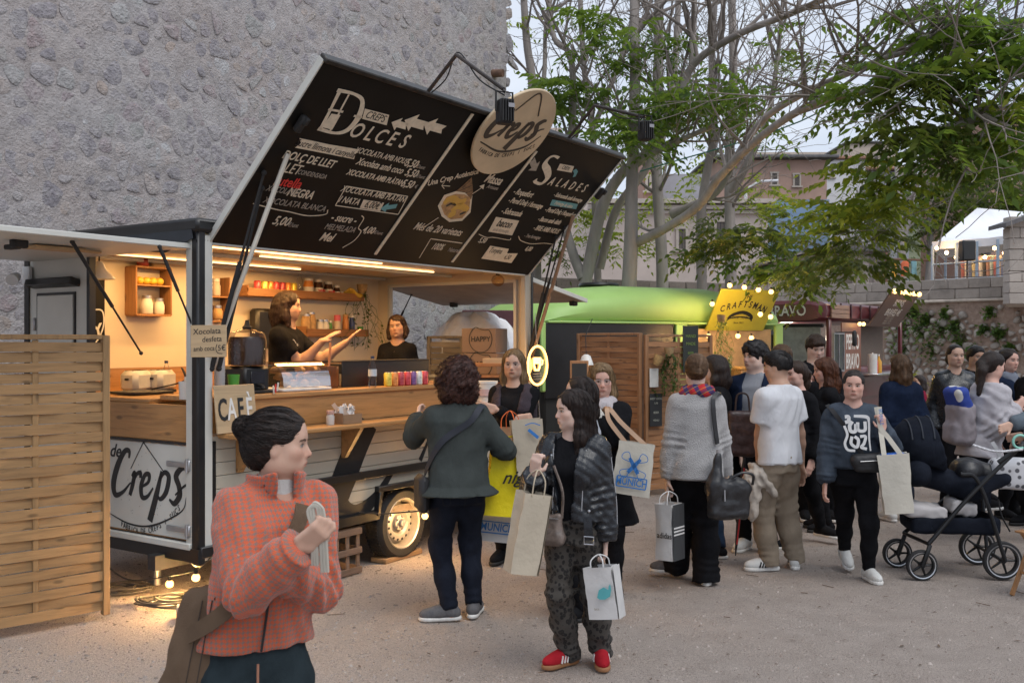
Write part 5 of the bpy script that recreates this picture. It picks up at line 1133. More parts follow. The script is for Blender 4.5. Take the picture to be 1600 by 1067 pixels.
for k in range(3):mb=MB();mb.box((k*.02,0,.27+.01*k),(.018,.003,.06),(0,.2*k-.2,.3));mb.build('slip',[plab,redl,wlid][k],e,False)
# signs
def sign(name,label,M,w,h,m,th=.012):mb=MB();mb.box((0,0,0),(w,h,th),None,.003);o=mb.build(name,m);o.matrix_basis=M;return tag(o,label,'sign')
ply=wood('sign ply',(.50,.36,.21),.75,0,.6,.65,.05,False)
cx_=TM.to_3x3()@Vector((1,0,0));cy_=TM.to_3x3()@Vector((0,1,0))
c0=TW((ts(336,-.06)+ts(399,-.06))/2,-.06,1.19+.16);S=sign('cafe_sign','wooden board with black and white letters CAFÈ on the serving shelf',frame(cx_,Vector((0,0,1))+cy_*.12,c0),ts(399,-.06)-ts(336,-.06),.32,ply)
for k,ch in enumerate('CAFÈ'):
 letter(ch,Matrix.Translation((-.115+.075*k,-.01,.007)),inkb if k%2==0 else wlid,S,.205,xs=.55,bold=.014,depth=.004)
c0=W(326,533,6.36);S=sign('price_sign','thin plywood price sign with handwriting fixed to the corner post',frame((1,-.05,.01),(0,0,1),c0),.235,.205,ply,.006)
for(s,x,y,z,xs)in(('Xocolata',-.01,.062,.052,.95),('desfeta',.022,.012,.050,.9),('amb coca',-.03,-.048,.044,.82),('5€',.085,-.045,.052,.9)):letter(s,Matrix.Translation((x,y,.0035))@Matrix.Rotation(.04,4,'Z'),inkb,S,z,xs=xs,shear=.08)
mb=MB();stroke(mb,[(.055,-.02),(.048,-.05),(.06,-.075),(.09,-.08)],.004,.0035);mb.build('bracket_line',inkb,S)
# lamps inside
e=on('pendant_lamp',ts(155,1.3),1.3,2.30,'white enamel pendant lamp at the near end of the trailer','lamp');mb=MB();mb.lathe([(.02,.12),(.035,.10),(.05,.06),(.11,.0),(.112,-.01),(.10,-.005),(.04,.05)],(0,0,-.03),22);mb.build('lamp_shade',wlid,e);mb=MB();mb.tube([(0,0,.08),(0,0,.19)],.006,6);mb.build('cord',blackm,e)
e=on('glass_bulb',ts(778,.25),.25,2.40,'large unlit clear bulb hanging near the far window','light bulb');mb=MB();mb.ball((0,0,0),.06,16,(1.3,1,1));mb.build('globe',glass('amber glass',(.9,.75,.55)),e);mb=MB();mb.cyl((0,0,.05),(0,0,.09),.02);mb.build('socket',blackm,e)
# neon coffee sign hanging on the far post
NC=W(840,571,9.55);nx=Vector((.50,-.866,0)).cross(Vector((0,0,1)));ne=MB();MN=frame(Vector((.52,.85,0)),(0,0,1),NC)
e=empty('neon_coffee_sign',NC,0,'round glowing coffee cup sign hanging on the trailer far post','neon sign');MN2=frame(Vector((.52,.85,0)),(0,0,1));neon=emitter('neon',(1,.56,.18),2.6)
mb=MB(MN2);mb.tube([(math.cos(a)*.185,math.sin(a)*.185,0)for a in np.linspace(0,6.2832,40)],.011,8);mb.build('ring',neon,e)
mb=MB(MN2);mb.tube([(-.075,.07,.0),(.055,.07,0),(.045,-.0,0),(.02,-.045,0),(-.045,-.045,0),(-.07,0,0),(-.075,.07,0)],.009,6);mb.tube([(.055,.055,0),(.1,.05,0),(.09,.01,0),(.045,0,0)],.007,6);mb.tube([(-.07,.055,0),(.05,.05,0)],.012,6);mb.tube([(-.06,.03,0),(.045,.025,0)],.012,6);mb.build('cup',neon,e)
for k in range(3):mb=MB(MN2);mb.tube([(-.08,-.08-.025*k,0),(.08,-.08-.025*k,0)],.002,5);mb.build('wire',galv,e)
mb=MB(MN2);mb.lathe([(0,-.006),(.178,-.006),(.178,-.003),(0,-.003)],(0,0,0),32);mb.build('back_plate',glass('acrylic',(.95,.9,.8),.05,.0),e)
mb=MB(MN2);mb.tube(spline([(0,.19,0),(-.03,.3,.0),(-.04,.5,0)],5),.003,5);mb.build('cord',galv,e);mb=MB(MN2);mb.tube([(0,-.19,0),(.05,-.55,0)],.004,5);mb.build('cord',galv,e);lamp('neon_light',e,Vector((.05,-.12,0)),7,.15)
# goods stacked beyond the far end
sheet=mat('plastic sheet',(.80,.82,.86),.35,var=.12,vs=4,bump=.6,bs=7,bd=.05)
def tarp():
 c=TW(5.1,1.5,0);u=np.linspace(0,2*np.pi,49);v=np.linspace(0,1,22);U,V=np.meshgrid(u,v,indexing='ij')
 rr=.78*(.55+.06*np.sin(5*U)+.06*np.sin(11*U+3*V)*V+.03*np.sin(23*U-5*V)*V)*np.sqrt(np.clip(1-(1-V)**2.2,0.0,1))*(1+.12*V);z=2.12-.72*V**1.6+.07*np.sin(3*U+2)*V+.05*np.sin(9*U+4*V)*V+.04*np.sin(17*U+9*V)*V+.03*np.sin(7*U-11*V)
 X=c.x+rr*np.cos(U)*1.05;Y=c.y+rr*np.sin(U)*.9;idx=np.arange(U.size).reshape(U.shape);F=np.stack([idx[:-1,:-1],idx[1:,:-1],idx[1:,1:],idx[:-1,1:]],-1).reshape(-1,4)
 o=link('plastic_sheet',np_mesh('plastic_sheet',np.stack([X,Y,z],-1).reshape(-1,3),F),sheet);tag(o,'crumpled white plastic sheet draped over the stacked goods','plastic sheet')
tarp()
card=mat('box card',(.20,.145,.115),.85,var=.1)
def boxes(px,py0,py1,d,w,label):
 b0=W(px,py1,d);h=(py1-py0)/FPX*d;e=empty('cardboard_box',b0,R(-18),label,'box');mb=MB();mb.box((0,w/2,h/2),(w,w,h),None,.004);mb.build('carton',card,e);mb=MB()
 M=frame((1,0,0),(0,0,1),(.02,-.002,h*.55));stroke(mb,[(math.cos(a)*.12,math.sin(a)*.13-(.03 if abs(math.sin(a)-1)<.08 else 0))for a in np.linspace(1.6,7.88,16)],.008,M=M);mb.build('printed_logo',inkb,e);letter('HAPPY',M@Matrix.Translation((0,0,.0005)),inkb,e,.075,xs=.9,bold=.01)
 mb=MB();mb.box((0,w/2,h+.001),(.05,w,.002));mb.build('tape',mat('tape',(.3,.22,.14),.4),e)
boxes(748,513,551,9.85,.36,'brown carton with an apple print, top of the stack by the trailer');boxes(748,552,590,9.85,.38,'brown carton with an apple print, under the top one')
e=empty('wooden_rack',W(765,640,9.3),R(-8),'small wooden rack holding a black cup box beside the trailer','rack');m=wood('rack wood',(.36,.17,.07),.6,0);zb=e.location.z
for(z,h)in((W(0,570,9.3).z,.03),(W(0,588,9.3).z,.025)):mb=MB();mb.box((0,.12,z-zb),(.38,.3,h),None,.004);mb.build('board',m,e)
for x in(-.18,.18):mb=MB();mb.box((x,.12,(W(0,570,9.3).z-zb)/2),(.03,.28,W(0,570,9.3).z-zb),None,.003);mb.build('side',m,e)
mb=MB();mb.box((0,.14,W(0,599,9.3).z-zb),(.32,.24,.11),None,.004);bx=mb.build('cup_carton',blackp,e);letter('CUPS EVERYDAY',frame((1,0,0),(0,0,1),(0,.018,W(0,600,9.3).z-zb)),mat('orange print',(.75,.22,.05),.6),bx,.045,xs=.85,bold=.01)
mb=MB();mb.box((.03,.12,W(0,564,9.3).z-zb),(.2,.2,.05),None,.004);mb.build('paper_pack',mat('kraft paper',(.45,.34,.22),.8),e)
e=empty('plastic_tub',W(757,628,9.0),0,'white plastic tub with a lid below the wooden rack','tub');mb=MB();mb.lathe([(.10,0),(.115,.17),(.12,.17),(.12,.19),(.0,.192)],(0,0,0),24);mb.build('tub_wall',wlid,e);mb=MB();mb.lathe([(.116,.06),(.118,.12)],(0,0,0),24,(0,0,1),False);mb.build('wrapper',mat('tub print',(.55,.4,.4),.6),e)
mb=MB();mb.box((0,0,0),(.8,.05,1.7),None,.01);o=mb.build('maroon_screen',mat('maroon cloth',(.09,.035,.04),.85,var=.2));o.location=TW(6.2,2.0,1.35);o.rotation_euler=(0,0,R(10));tag(o,'dark maroon cloth screen standing behind the plastic sheet','screen')
# enamel lamp by the brown screen
p=W(916,566,11.3);e=empty('enamel_lamp',p,0,'lit white enamel lamp hanging in front of the brown screen','lamp');mb=MB();mb.lathe([(.02,.12),(.05,.10),(.085,.0),(.08,0),(.045,.09)],(0,0,-.03),20);mb.build('lamp_shade',wlid,e);bulb(e,(0,0,-.03),.03,5,False);mb=MB();mb.tube([(0,0,.09),(0,.1,.3),(.1,.4,.5)],.005,5);mb.build('cord',blackm,e)
e=empty('easel_board',W(905,600,10.6),R(5),'little framed blackboard behind the dark-haired heads','board');mb=MB();mb.box((0,0,.12),(.2,.02,.26),None,.005);mb.build('frame',brown_p,e);mb=MB();mb.box((0,-.008,.12),(.16,.012,.2));mb.build('slate',slate_b,e,False)
# ---------------------------------------------------------------- green van
GO=W(845,533,12.8);GO.z=0;GA=math.atan2(2.2,3.75)
gvan=empty('green_van',GO,GA,'light green vintage food van with a domed roof behind the brown screens','food van');green=mat('green enamel',(.36,.58,.17),.5,var=.07,vs=2)
def loftbox(b,secs):
 """body from cross-sections along x: (x, y0, y1, z0, z1, round)"""
 n=20;vs=[]
 for(x,y0,y1,z0,z1,rd)in secs:
  for k in range(n):
   a=2*math.pi*k/n;c,s=math.cos(a),math.sin(a);e=2/rd;vs.append((x,(y0+y1)/2+(y1-y0)/2*math.copysign(abs(c)**e,c),(z0+z1)/2+(z1-z0)/2*math.copysign(abs(s)**e,s)))
 m=len(secs);b.add(vs,[(i*n+k,(i+1)*n+k,(i+1)*n+(k+1)%n,i*n+(k+1)%n)for i in range(m-1)for k in range(n)]+[tuple(range(n)),tuple(range((m-1)*n,m*n))[::-1]])
def vp(name,m,f,par=None,sm=True):mb=MB();f(mb);return mb.build(name,m,par or gvan,sm)
vp('roof',green,lambda b:loftbox(b,[(-.05,.5,1.5,1.95,2.12,2.4),(.05,.1,1.9,1.9,2.2,2.6),(.3,0,2,1.88,2.36,2.6),(.8,-.02,2.02,1.88,2.53,2.5),(1.5,-.02,2.02,1.88,2.6,2.5),(3.2,-.02,2.02,1.88,2.6,2.5),(4.0,0,2,1.88,2.5,2.5),(4.3,.1,1.9,1.9,2.3,2.5),(4.42,.4,1.6,1.95,2.1,2.4)]))
vp('lower_body',mat('dark van side',(.02,.022,.022),.5),lambda b:b.box((2.15,1,1.15),(4.2,1.94,1.6),None,.05))
vp('roof_gutter',green,lambda b:b.box((2.2,-.01,2.055),(4.2,.05,.03),None,.008))
vp('dark_cover',mat('black vinyl',(.010,.011,.013),.35,var=.3,vs=3,bump=.2,bs=5),lambda b:b.box((1.12,.005,1.55),(2.12,.03,.98),None,.006))
for(x_,w_)in((2.32,.2),(.03,.07),(4.2,.16)):vp('pillar',green,lambda b:b.box((x_,.0,1.6),(w_,.06,.9),None,.015))
vp('roof_hatch',blackp,lambda b:b.lathe([(.28,0),(.30,.02),(.28,.05),(.2,.06),(0,.062)],(1.55,.9,2.585),24))
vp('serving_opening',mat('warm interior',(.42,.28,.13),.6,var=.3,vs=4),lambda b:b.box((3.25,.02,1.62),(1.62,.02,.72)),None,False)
vp('counter',mat('lime counter',(.28,.36,.04),.5),lambda b:b.box((3.25,-.12,1.27),(1.75,.36,.04),None,.008))
def corr(b):
 for k in range(14):b.cyl((2.42,-.02,.62+.045*k),(4.15,-.02,.62+.045*k),.024,None,8)
vp('corrugated_panel',mat('corrugated zinc',(.30,.32,.33),.45,.6,var=.2),corr)
sgn=vp('sign_hatch',mat('yellow green board',(.42,.40,.035),.5,var=.08),lambda b:b.box((0,.30,0),(1.12,.66,.025),None,.004));sgn.matrix_local=frame((1,0,0),(0,-.5,.866),(3.32,-.02,1.99))
MS=Matrix.Translation((0,0,.014))
letter('THE',MS@Matrix.Translation((0,.52,0)),inkb,sgn,.085,bold=.012);
for k,ch in enumerate('CRAFTSMAN'):t=k/8-.5;letter(ch,MS@Matrix.Translation((t*.80,.40-.16*t*t*2,0))@Matrix.Rotation(-.5*t,4,'Z'),inkb,sgn,.145,bold=.02,xs=.8)
mb=MB(MS)
for off,wd in((0,.05),(.02,.02)):stroke(mb,[(-.23,.16),(-.18,.22+off),(0,.27+off),(.18,.22+off),(.23,.16)],wd)
stroke(mb,[(-.24,.13),(-.2,.17),(0,.2),(.2,.17),(.24,.13)],.02);mb.build('banner_emblem',inkb,sgn);letter('FOOD TRUCK',MS@Matrix.Translation((0,.185,0)),inkb,sgn,.06,xs=.8);letter('Since 2015',MS@Matrix.Translation((0,.10,0)),inkb,sgn,.045,shear=.2)
for(px,py)in((1140,446),(1163,449),(1185,453),(1205,456),(1113,475),(1188,491),(1204,495),(1107,525),(1153,525),(1174,528)):
 p=GM=(Matrix.Translation(GO)@Matrix.Rotation(GA,4,'Z')).inverted()@W(px,py,13.55);bulb(gvan,p,.034,30)
mats_food=[mat('red sauce',(.5,.03,.02),.4),mat('brown bottle',(.09,.035,.015),.2),mat('bread',(.50,.30,.10),.8,var=.3,vs=20),mat('green bottle',(.05,.12,.03),.2)]
for k,(x,mi,hh)in enumerate(((2.62,1,.24),(2.75,0,.2),(2.86,0,.2),(2.98,1,.24),(3.08,3,.26),(4.0,3,.2))):
 q=Matrix.Translation(GO)@Matrix.Rotation(GA,4,'Z')@Vector((x,-.15,1.292));e=empty('sauce_bottle',q,0,['dark bottle at the left end of the lime counter','red sauce bottle beside the first dark bottle','red sauce bottle in the middle of the lime counter','second dark bottle on the lime counter','tall green bottle on the lime counter','green bottle at the right end of the lime counter'][k],'bottle');mb=MB();mb.lathe([(.03,0),(.032,hh*.55),(.012,hh*.8),(.012,hh)],(0,0,0),12);mb.build('body',mats_food[mi],e);mb=MB();mb.lathe([(.014,hh),(.014,hh+.02),(0,hh+.02)],(0,0,0),8);mb.build('cap',wlid,e)
q=Matrix.Translation(GO)@Matrix.Rotation(GA,4,'Z')@Vector((3.45,-.14,1.292));e=empty('bread_crate',q,GA,'shallow wooden crate of bread rolls on the lime counter','crate');mb=MB()
for(c,d)in(((0,-.12,.05),(.5,.012,.09)),((0,.12,.05),(.5,.012,.09)),((-.25,0,.05),(.012,.24,.09)),((.25,0,.05),(.012,.24,.09)),((0,0,.006),(.5,.24,.01))):mb=MB();mb.box(c,d);mb.build('board',larch_p,e,False)
for k in range(14):mb=MB();mb.ball((r.uniform(-.2,.2),r.uniform(-.08,.08),.08+.04*(k//7)),.05,10,(1.3,.9,.7));mb.build('bread_roll',mats_food[2],e)
hanging_plant(W(1127,500,13.5),'trailing white-flowered plant hanging left of the yellow sign',260,.75,.2,leafmat('pale leaf',(.16,.2,.11)))
# ---------------------------------------------------------------- maroon van
MO=W(1297,533,16.3);MO.z=0;MA=R(52.5);mvan=empty('maroon_van',MO,MA,'maroon and brown food van with a raised menu board at the back of the square','food van')
MVM=Matrix.Translation(MO)@Matrix.Rotation(MA,4,'Z')
maroon=mat('maroon paint',(.10,.016,.022),.35,var=.15,vs=2,coat=.3);brownp=mat('brown paint',(.20,.085,.055),.5,var=.12)
def mv(name,m,f,par=None,sm=True):mb=MB();f(mb);return mb.build(name,m,par or mvan,sm)
mv('body',maroon,lambda b:(b.box((2.0,.95,.85),(3.9,1.8,1.0),None,.08)))
mv('roof',maroon,lambda b:loftbox(b,[(-.22,.1,1.8,2.14,2.42,5),(-.15,0,1.9,2.12,2.48,5),(1.5,0,1.9,2.12,2.5,4),(4.0,0,1.9,2.12,2.48,4)]))
for k in range(7):mv('roof_rib',mat('roof dark',(.05,.02,.025),.5),lambda b:b.box((.5+.5*k,-.005,2.31),(.03,.03,.26),None,.006))
mv('wood_fascia',wood('fascia wood',(.32,.19,.13),.6,0,1,.6,.1),lambda b:[b.box((.42,-.02,2.22+.075*k),(.84,.03,.07),None,.005)for k in range(3)]and None)
for(x_,y_)in((.04,.04),(.04,1.86),(3.95,.04)):mv('corner_pillar',maroon,lambda b:b.box((x_,y_,1.7),(.08,.08,.95),None,.02))
mv('windscreen',mat('windscreen reflection tone',(.35,.36,.33),.12,var=.5,vs=2.5),lambda b:b.box((-.02,.95,1.68),(.02,1.62,.72),(0,R(-6),0)),None,False)  # pale mottled base colour stands in for the bright reflection on the glass
mv('wiper',blackm,lambda b:b.tube([(-.07,.5,1.34),(-.05,1.1,1.5)],.01,6))
mv('windscreen_frame',blackm,lambda b:(b.box((-.03,.95,2.06),(.06,1.7,.06),None,.01),b.box((-.06,.95,1.32),(.06,1.7,.06),None,.01)))
mv('side_panel',brownp,lambda b:b.box((.98,-.01,1.62),(.95,.03,1.0),None,.006));mv('lower_side',maroon,lambda b:b.box((2.0,-.015,1.0),(3.9,.03,.35),None,.006))
mv('slatted_skirt',mat('ochre slat',(.42,.30,.14),.5),lambda b:[b.box((.5,-.04,.45+.055*k),(.9,.03,.028),None,.004)for k in range(8)]and None)
wn_=mv('side_window',mat('window glass',(.05,.055,.06),.1),lambda b:b.box((.32,-.02,1.62),(.46,.02,.62)));mv('frame',galv,lambda b:(b.box((.32,-.03,1.93),(.5,.03,.025)),b.box((.32,-.03,1.31),(.5,.03,.025)),b.box((.08,-.03,1.62),(.025,.03,.6)),b.box((.56,-.03,1.62),(.025,.03,.6)),b.box((.32,-.03,1.62),(.02,.03,.6))),wn_,False)
mv('mirror',blackm,lambda b:(b.box((.3,-.3,1.85),(.12,.06,.26),None,.025),b.tube([(.15,-.03,1.95),(.3,-.3,1.95)],.012,6)))
mv('opening',mat('van inside',(.12,.09,.07),.7),lambda b:b.box((2.6,.3,1.62),(2.2,.02,.95)),None,False);mv('counter',steel,lambda b:b.box((2.6,-.1,1.22),(2.2,.4,.04),None,.008))
for(s,z)in(('PEPITO',1.78),('BRAVO',1.45)):letter(s,frame((1,0,0),(0,0,1),(1.02,-.027,z)),mat('van white',(.62,.6,.55),.6),mvan,.36,xs=.58,bold=.02)
letter('PEPITO BRAVO',frame((0,-1,0),(-.05,0,1),(-.235,1.0,2.30)),mat('van white',(.62,.6,.55),.6),mvan,.24,xs=.85,bold=.015)
for x in(.22,.40):mv('headlight',wlid,lambda b:b.lathe([(.06,0),(.06,.02),(0,.03)],(x,-.03,.98),14,(0,-1,0)))
bd_=mv('menu_board',mat('menu brown',(.10,.06,.045),.6),lambda b:b.box((0,.33,0),(1.7,.72,.03),None,.005));bd_.matrix_local=frame((1,0,0),(0,-.55,.83),(2.65,-.05,2.1))
for k in range(2):letter(['BIKINIS','BRAVES 4€'][k],Matrix.Translation((0,.48-.2*k,.016)),mat('van white',(.62,.6,.55),.6),bd_,.2,xs=.9)
for k in range(4):letter('XORICO 5 - LLOM 5',Matrix.Translation((0,.2-.05*k,.016)),grey_l,bd_,.05)
for k in range(6):bulb(bd_,(-.75+.3*k,.72,.03),.045,14,False)
for x in(1.1,1.3):bulb(mvan,(x,-.12,2.1),.035,4)
mv('wheel',blackm,lambda b:(b.lathe([(0,-.1),(.32,-.1),(.34,-.05),(.34,.05),(.32,.1),(0,.1)],(.7,.1,.34),24,(0,-1,0)),));lamp('van_light',mvan,(.5,.95,1.95),25,.1,(1,.85,.65))
for k,(x,c,nm)in enumerate(((1.75,(.55,.02,.02),'red ketchup bottle on the maroon van counter'),(1.95,(.6,.3,.03),'orange sauce bottle on the maroon van counter'),(1.6,(.6,.6,.58),'white paper roll on the maroon van counter'))):e=empty('sauce_bottle' if k<2 else 'paper_roll',MVM@Vector((x,-.18,1.242)),0,nm,'bottle' if k<2 else 'paper roll');mb=MB();mb.lathe([(.05,0),(.05,.2),(.02,.25),(.012,.3)]if k<2 else[(.08,0),(.08,.34),(.02,.34)],(0,0,0),12);mb.build('body',mat('sauce%d'%k,c,.4),e);mb=MB();mb.lathe([(.015,.30 if k<2 else .34),(.012,.33 if k<2 else .36),(0,.33 if k<2 else .36)],(0,0,0),8);mb.build('tip',wlid,e)
# dark block wall behind the green van, under the trees
b0=W(840,533,19.5);b0.z=0;b1=W(1200,533,22);b1.z=0
root,Ln=wallroot('garden_wall',b0,b1,'old dark stone garden wall behind the green van under the trees');mb=MB();mb.box((Ln/2,.5,1.45),(Ln,.5,2.95));mb.build('wall_core',mat('dark mortar',(.16,.14,.12),.95,var=.3,bump=.6),root,False)
blocks(root,b0,b1,1.35,7,.55,.245,stone_block_mat('old wall block',(.22,.185,.155),(.36,.31,.27),.7),random.Random(21),.3)
# ================================================================ TREES
bark=mat('grey bark',(.29,.26,.24),.9,var=.3,vs=5,bump=.8,bs=22,bd=.015,st=(1,1,.25))
twig_m=mat('twig bark',(.22,.19,.17),.9,var=.25,vs=4)
L_dark=leafmat('ailanthus leaf',(.072,.138,.034),.52);L_mid=leafmat('mid leaf',(.055,.07,.022),.40);L_yel=leafmat('yellowing leaf',(.24,.29,.04),.6)
class Crown:
 """pinnate leaves collected into one mesh"""
 def __init__(s):s.V=[];s.F=[];s.n=0
 def frond(s,o,d,L_,r,nl=13,lw=.30):
  d=np.array(d,float);d/=np.linalg.norm(d)+1e-9;up=np.array((0,0,1.0));sd=np.cross(d,up);sd/=np.linalg.norm(sd)+1e-9;o=np.array(o,float)
  droop=r.uniform(.25,.9)*L_;V=[];F=[]
  ll=L_*r.uniform(.28,.38)
  for k in range(nl):
   t=.18+.82*(k//2)/((nl-1)//2);side=1 if k%2 else-1
   p=o+d*L_*t-up*droop*t*t
   if k==nl-1:dd=d-up*droop/L_*2;
   else:dd=sd*side*1.0+d*.55-up*r.uniform(.15,.9)
   dd=dd/(np.linalg.norm(dd)+1e-9);l=ll*(1-.35*t)*r.uniform(.85,1.15)
   n2=np.cross(dd,d*1.0+np.array((r.uniform(-.3,.3),r.uniform(-.3,.3),.2)));n2/=np.linalg.norm(n2)+1e-9;wv=np.cross(n2,dd);wv=wv*l*lw*.5
   b=s.n+len(V);V+=[p,p+dd*l*.38+wv,p+dd*l-up*l*.12,p+dd*l*.38-wv];F.append((b,b+1,b+2,b+3))
        # rachis
  b=s.n+len(V);e=o+d*L_*.95-up*droop*.9;m=o+d*L_*.5-up*droop*.25;w=sd*.003
  V+=[o-w,o+w,m+w,m-w,e+w*.4,e-w*.4];F+=[(b,b+1,b+2,b+3),(b+3,b+2,b+4,b+5)]
  s.V+=V;s.F+=F;s.n+=len(V)
 def build(s,m,parent,name='crown'):
  if s.n:tag(link(name,np_mesh(name,np.array(s.V),np.array(s.F),False),m,parent),kind='stuff')
def branch_pts(pts):return spline([W(*p[:3])for p in pts],6)
def grow(mb,p,d,L_,r0,r,depth,tips,bend=.25,n=6):
 """a curving side branch with forks; tips collects (point, direction)"""
 pts=[Vector(p)];d=Vector(d).normalized();q=Vector(p);seg=L_/n
 for k in range(n):
  d=(d+Vector((r.gauss(0,bend),r.gauss(0,bend),r.gauss(.08,bend)))*.5).normalized();q=q+d*seg;pts.append(q)
  if depth and k>0 and r.random()<.75:
   sd=(d+Vector((r.gauss(0,.8),r.gauss(0,.8),r.gauss(.1,.5)))).normalized();grow(mb,q,sd,L_*r.uniform(.35,.65),r0*(1-k/n)*.6,r,depth-1,tips,bend,max(n-2,3))
 mb.tube(pts,[max(r0*(1-.85*i/n),.004)for i in range(n+1)],5 if r0<.03 else 7,False);tips.append((pts[-1],d));tips.append((pts[len(pts)//2],d))
def tree(label,limbs,twigs,clumps,seed,leaf=None,gap=.56):
 """limbs: list of (points (px,py,d), r0, r1); twigs: (limb index, how many, length, radius); clumps: (px,py,rx,ry,d,n,size,material)"""
 r=random.Random(seed);base=W(*limbs[0][0][0]);root=empty('tree',(base.x,base.y,0),0,label,'tree','slender trees behind the vans');T=Matrix.Translation(-Vector((base.x,base.y,0)))
 curves=[]
 for k,(pts,r0,r1)in enumerate(limbs):
  q=branch_pts(pts);
  if k==0:q=[Vector((q[0].x,q[0].y,-.1))]+q
  n=len(q);mb=MB(T);rr=[r0+(r1-r0)*i/(n-1)for i in range(n)]
  if k==0:rr[0]=r0*1.25
  mb.tube(q,rr,14);mb.build('trunk' if k==0 else 'limb',bark,root);curves.append((q,rr))
 tips=[];mb=MB(T)
 for(k,n,L_,r0)in twigs:
  q,rr=curves[k]
  for j in range(n):
   i=int(r.uniform(.3,.98)*(len(q)-1));d=Vector((r.gauss(0,1),r.gauss(0,.7),r.gauss(.55,.5)));tl=(q[min(i+1,len(q)-1)]-q[i-1]).normalized();d=d.normalized()+tl*.7
   grow(mb,q[i],d,L_*r.uniform(.5,1.2),min(r0,rr[i]*.7),r,2,tips)
 if mb.v:tag(mb.build('twigs',twig_m,root),kind='stuff')
 cr={};tw=MB(T);base_v=Vector((base.x,base.y,0))
 for(px,py,rx,ry,d,n,size,m)in clumps:
  c=cr.setdefault(m.name,(Crown(),m))[0];ctr=W(px,py,d)-base_v;hub=[ctr+Vector((r.gauss(0,.5)*rx/FPX*d,r.gauss(0,.3),r.gauss(0,.5)*ry/FPX*d))for _ in range(max(n//5,1))]
  for h in hub:
   for j in range(5):
    a=r.uniform(0,6.283);dd=(math.cos(a),math.sin(a),r.uniform(-.35,.6));o=h+Vector(dd)*r.uniform(.0,.12);c.frond(o,dd,size*r.uniform(.7,1.25),r,r.choice((9,11,13)),gap*.8)
   tw.tube(spline([h,h.lerp(ctr,.6)+Vector((0,0,-.05)),ctr+Vector((0,0,-.1))],3),.006,4,False)
 if tw.v:tag(tw.build('leaf_twigs',twig_m,root),kind='stuff')
 for c,m in cr.values():c.build(m,root)
 return root
tree('forked grey tree left of centre, leaning right in front of the garden wall',[
 ([(915,440,15.6),(939,330,15.5),(970,273,15.4),(1004,246,15.2),(1056,172,15),(1082,103,14.8),(1150,56,14),(1240,20,13),(1330,-20,12)],.10,.035),
 ([(937,420,15.9),(962,330,15.8),(1004,272,15.7),(1035,215,15.8),(1052,130,16),(1058,40,16.3),(1062,-40,16.5)],.07,.045),
 ([(911,435,15.6),(895,395,15.7),(882,330,15.8),(894,194,16),(892,90,16.2),(866,60,16.3),(855,-20,16.5)],.085,.035),
 ([(1082,103,14.8),(1083,60,14.9),(1086,-20,15)],.06,.04)],
 [(0,16,2.0,.032),(1,14,2.2,.035),(2,14,2.0,.032),(3,6,1.6,.03)],
 [(875,150,45,38,15.9,60,.5,L_dark),(925,30,45,28,15.6,45,.45,L_dark),(905,345,34,45,17.5,50,.42,L_yel),(850,160,60,20,16.2,35,.45,L_dark),(880,390,30,20,17.5,20,.4,L_mid)],1)
tree('straight grey trunk with a long bough reaching right over the vans',[
 ([(983,448,14.8),(986,370,14.8),(987,302,14.9),(992,129,15.2),(991,0,15.5),(990,-60,15.6)],.115,.06),
 ([(994,380,14.8),(1038,358,14.4),(1090,323,13.9),(1125,276,13.4),(1190,213,12.6),(1259,168,11.9),(1319,149,11.4),(1397,134,11),(1448,129,10.7),(1509,168,10.4),(1580,200,10.2)],.07,.022),
 ([(1140,262,13.2),(1190,190,12.8),(1255,147,12.3),(1328,114,11.8),(1393,88,11.4),(1505,65,10.8),(1600,40,10.2)],.05,.022),
 ([(998,250,14.9),(1040,230,14.6),(1082,211,14.2),(1115,198,13.8)],.055,.03)],
 [(0,12,2.0,.035),(1,26,1.7,.024),(2,26,1.7,.024),(3,7,1.1,.018)],
 [(1010,160,45,40,14.6,60,.45,L_dark),(1075,155,55,30,14.3,70,.45,L_dark),(1140,165,60,25,13.9,60,.45,L_dark),(965,215,55,28,14.5,55,.42,L_dark),(960,70,55,45,15,55,.45,L_dark),(1040,60,40,30,15,30,.42,L_dark),(1000,225,40,20,14.5,25,.4,L_dark)],2)
tree('tall straight trunk right of the domed roof hatch',[
 ([(1035,448,17),(1033,380,17),(1026,259,17.1),(1029,100,17.3),(1030,-60,17.5)],.105,.08),
 ([(1050,335,17),(1075,325,16.8),(1120,300,16.4),(1150,250,16)],.09,.04)],[(0,14,2.2,.035),(1,7,1.5,.024)],
 [(1160,378,55,26,14.3,52,.48,L_mid),(1228,408,70,22,14.2,56,.48,L_dark),(1110,385,34,22,14.4,36,.42,L_mid),(1195,370,50,20,14.3,30,.45,L_mid),(1285,420,45,16,13.8,36,.45,L_mid),(1245,445,22,16,14.2,18,.42,L_mid),(985,385,30,25,17.5,22,.4,L_yel)],3)
tree('thin trunk in front of the beige house, right of the group',[([(1142,460,18),(1141,375,18),(1140,241,18.1),(1146,129,18.3),(1142,-50,18.6)],.11,.07),([(1141,300,18),(1170,250,17.7),(1200,180,17.4),(1215,90,17),(1225,-20,17)],.06,.03)],[(0,14,2.2,.032),(1,12,1.8,.026)],[(1180,300,45,35,18.5,36,.42,L_yel),(1090,265,35,45,19,32,.4,L_yel),(1060,320,35,30,19,26,.4,L_yel),(1120,355,35,30,19,28,.4,L_mid),(1020,385,28,25,19,20,.4,L_yel),(1215,330,30,30,19,22,.42,L_yel),(960,325,28,30,19,18,.4,L_yel)],4)
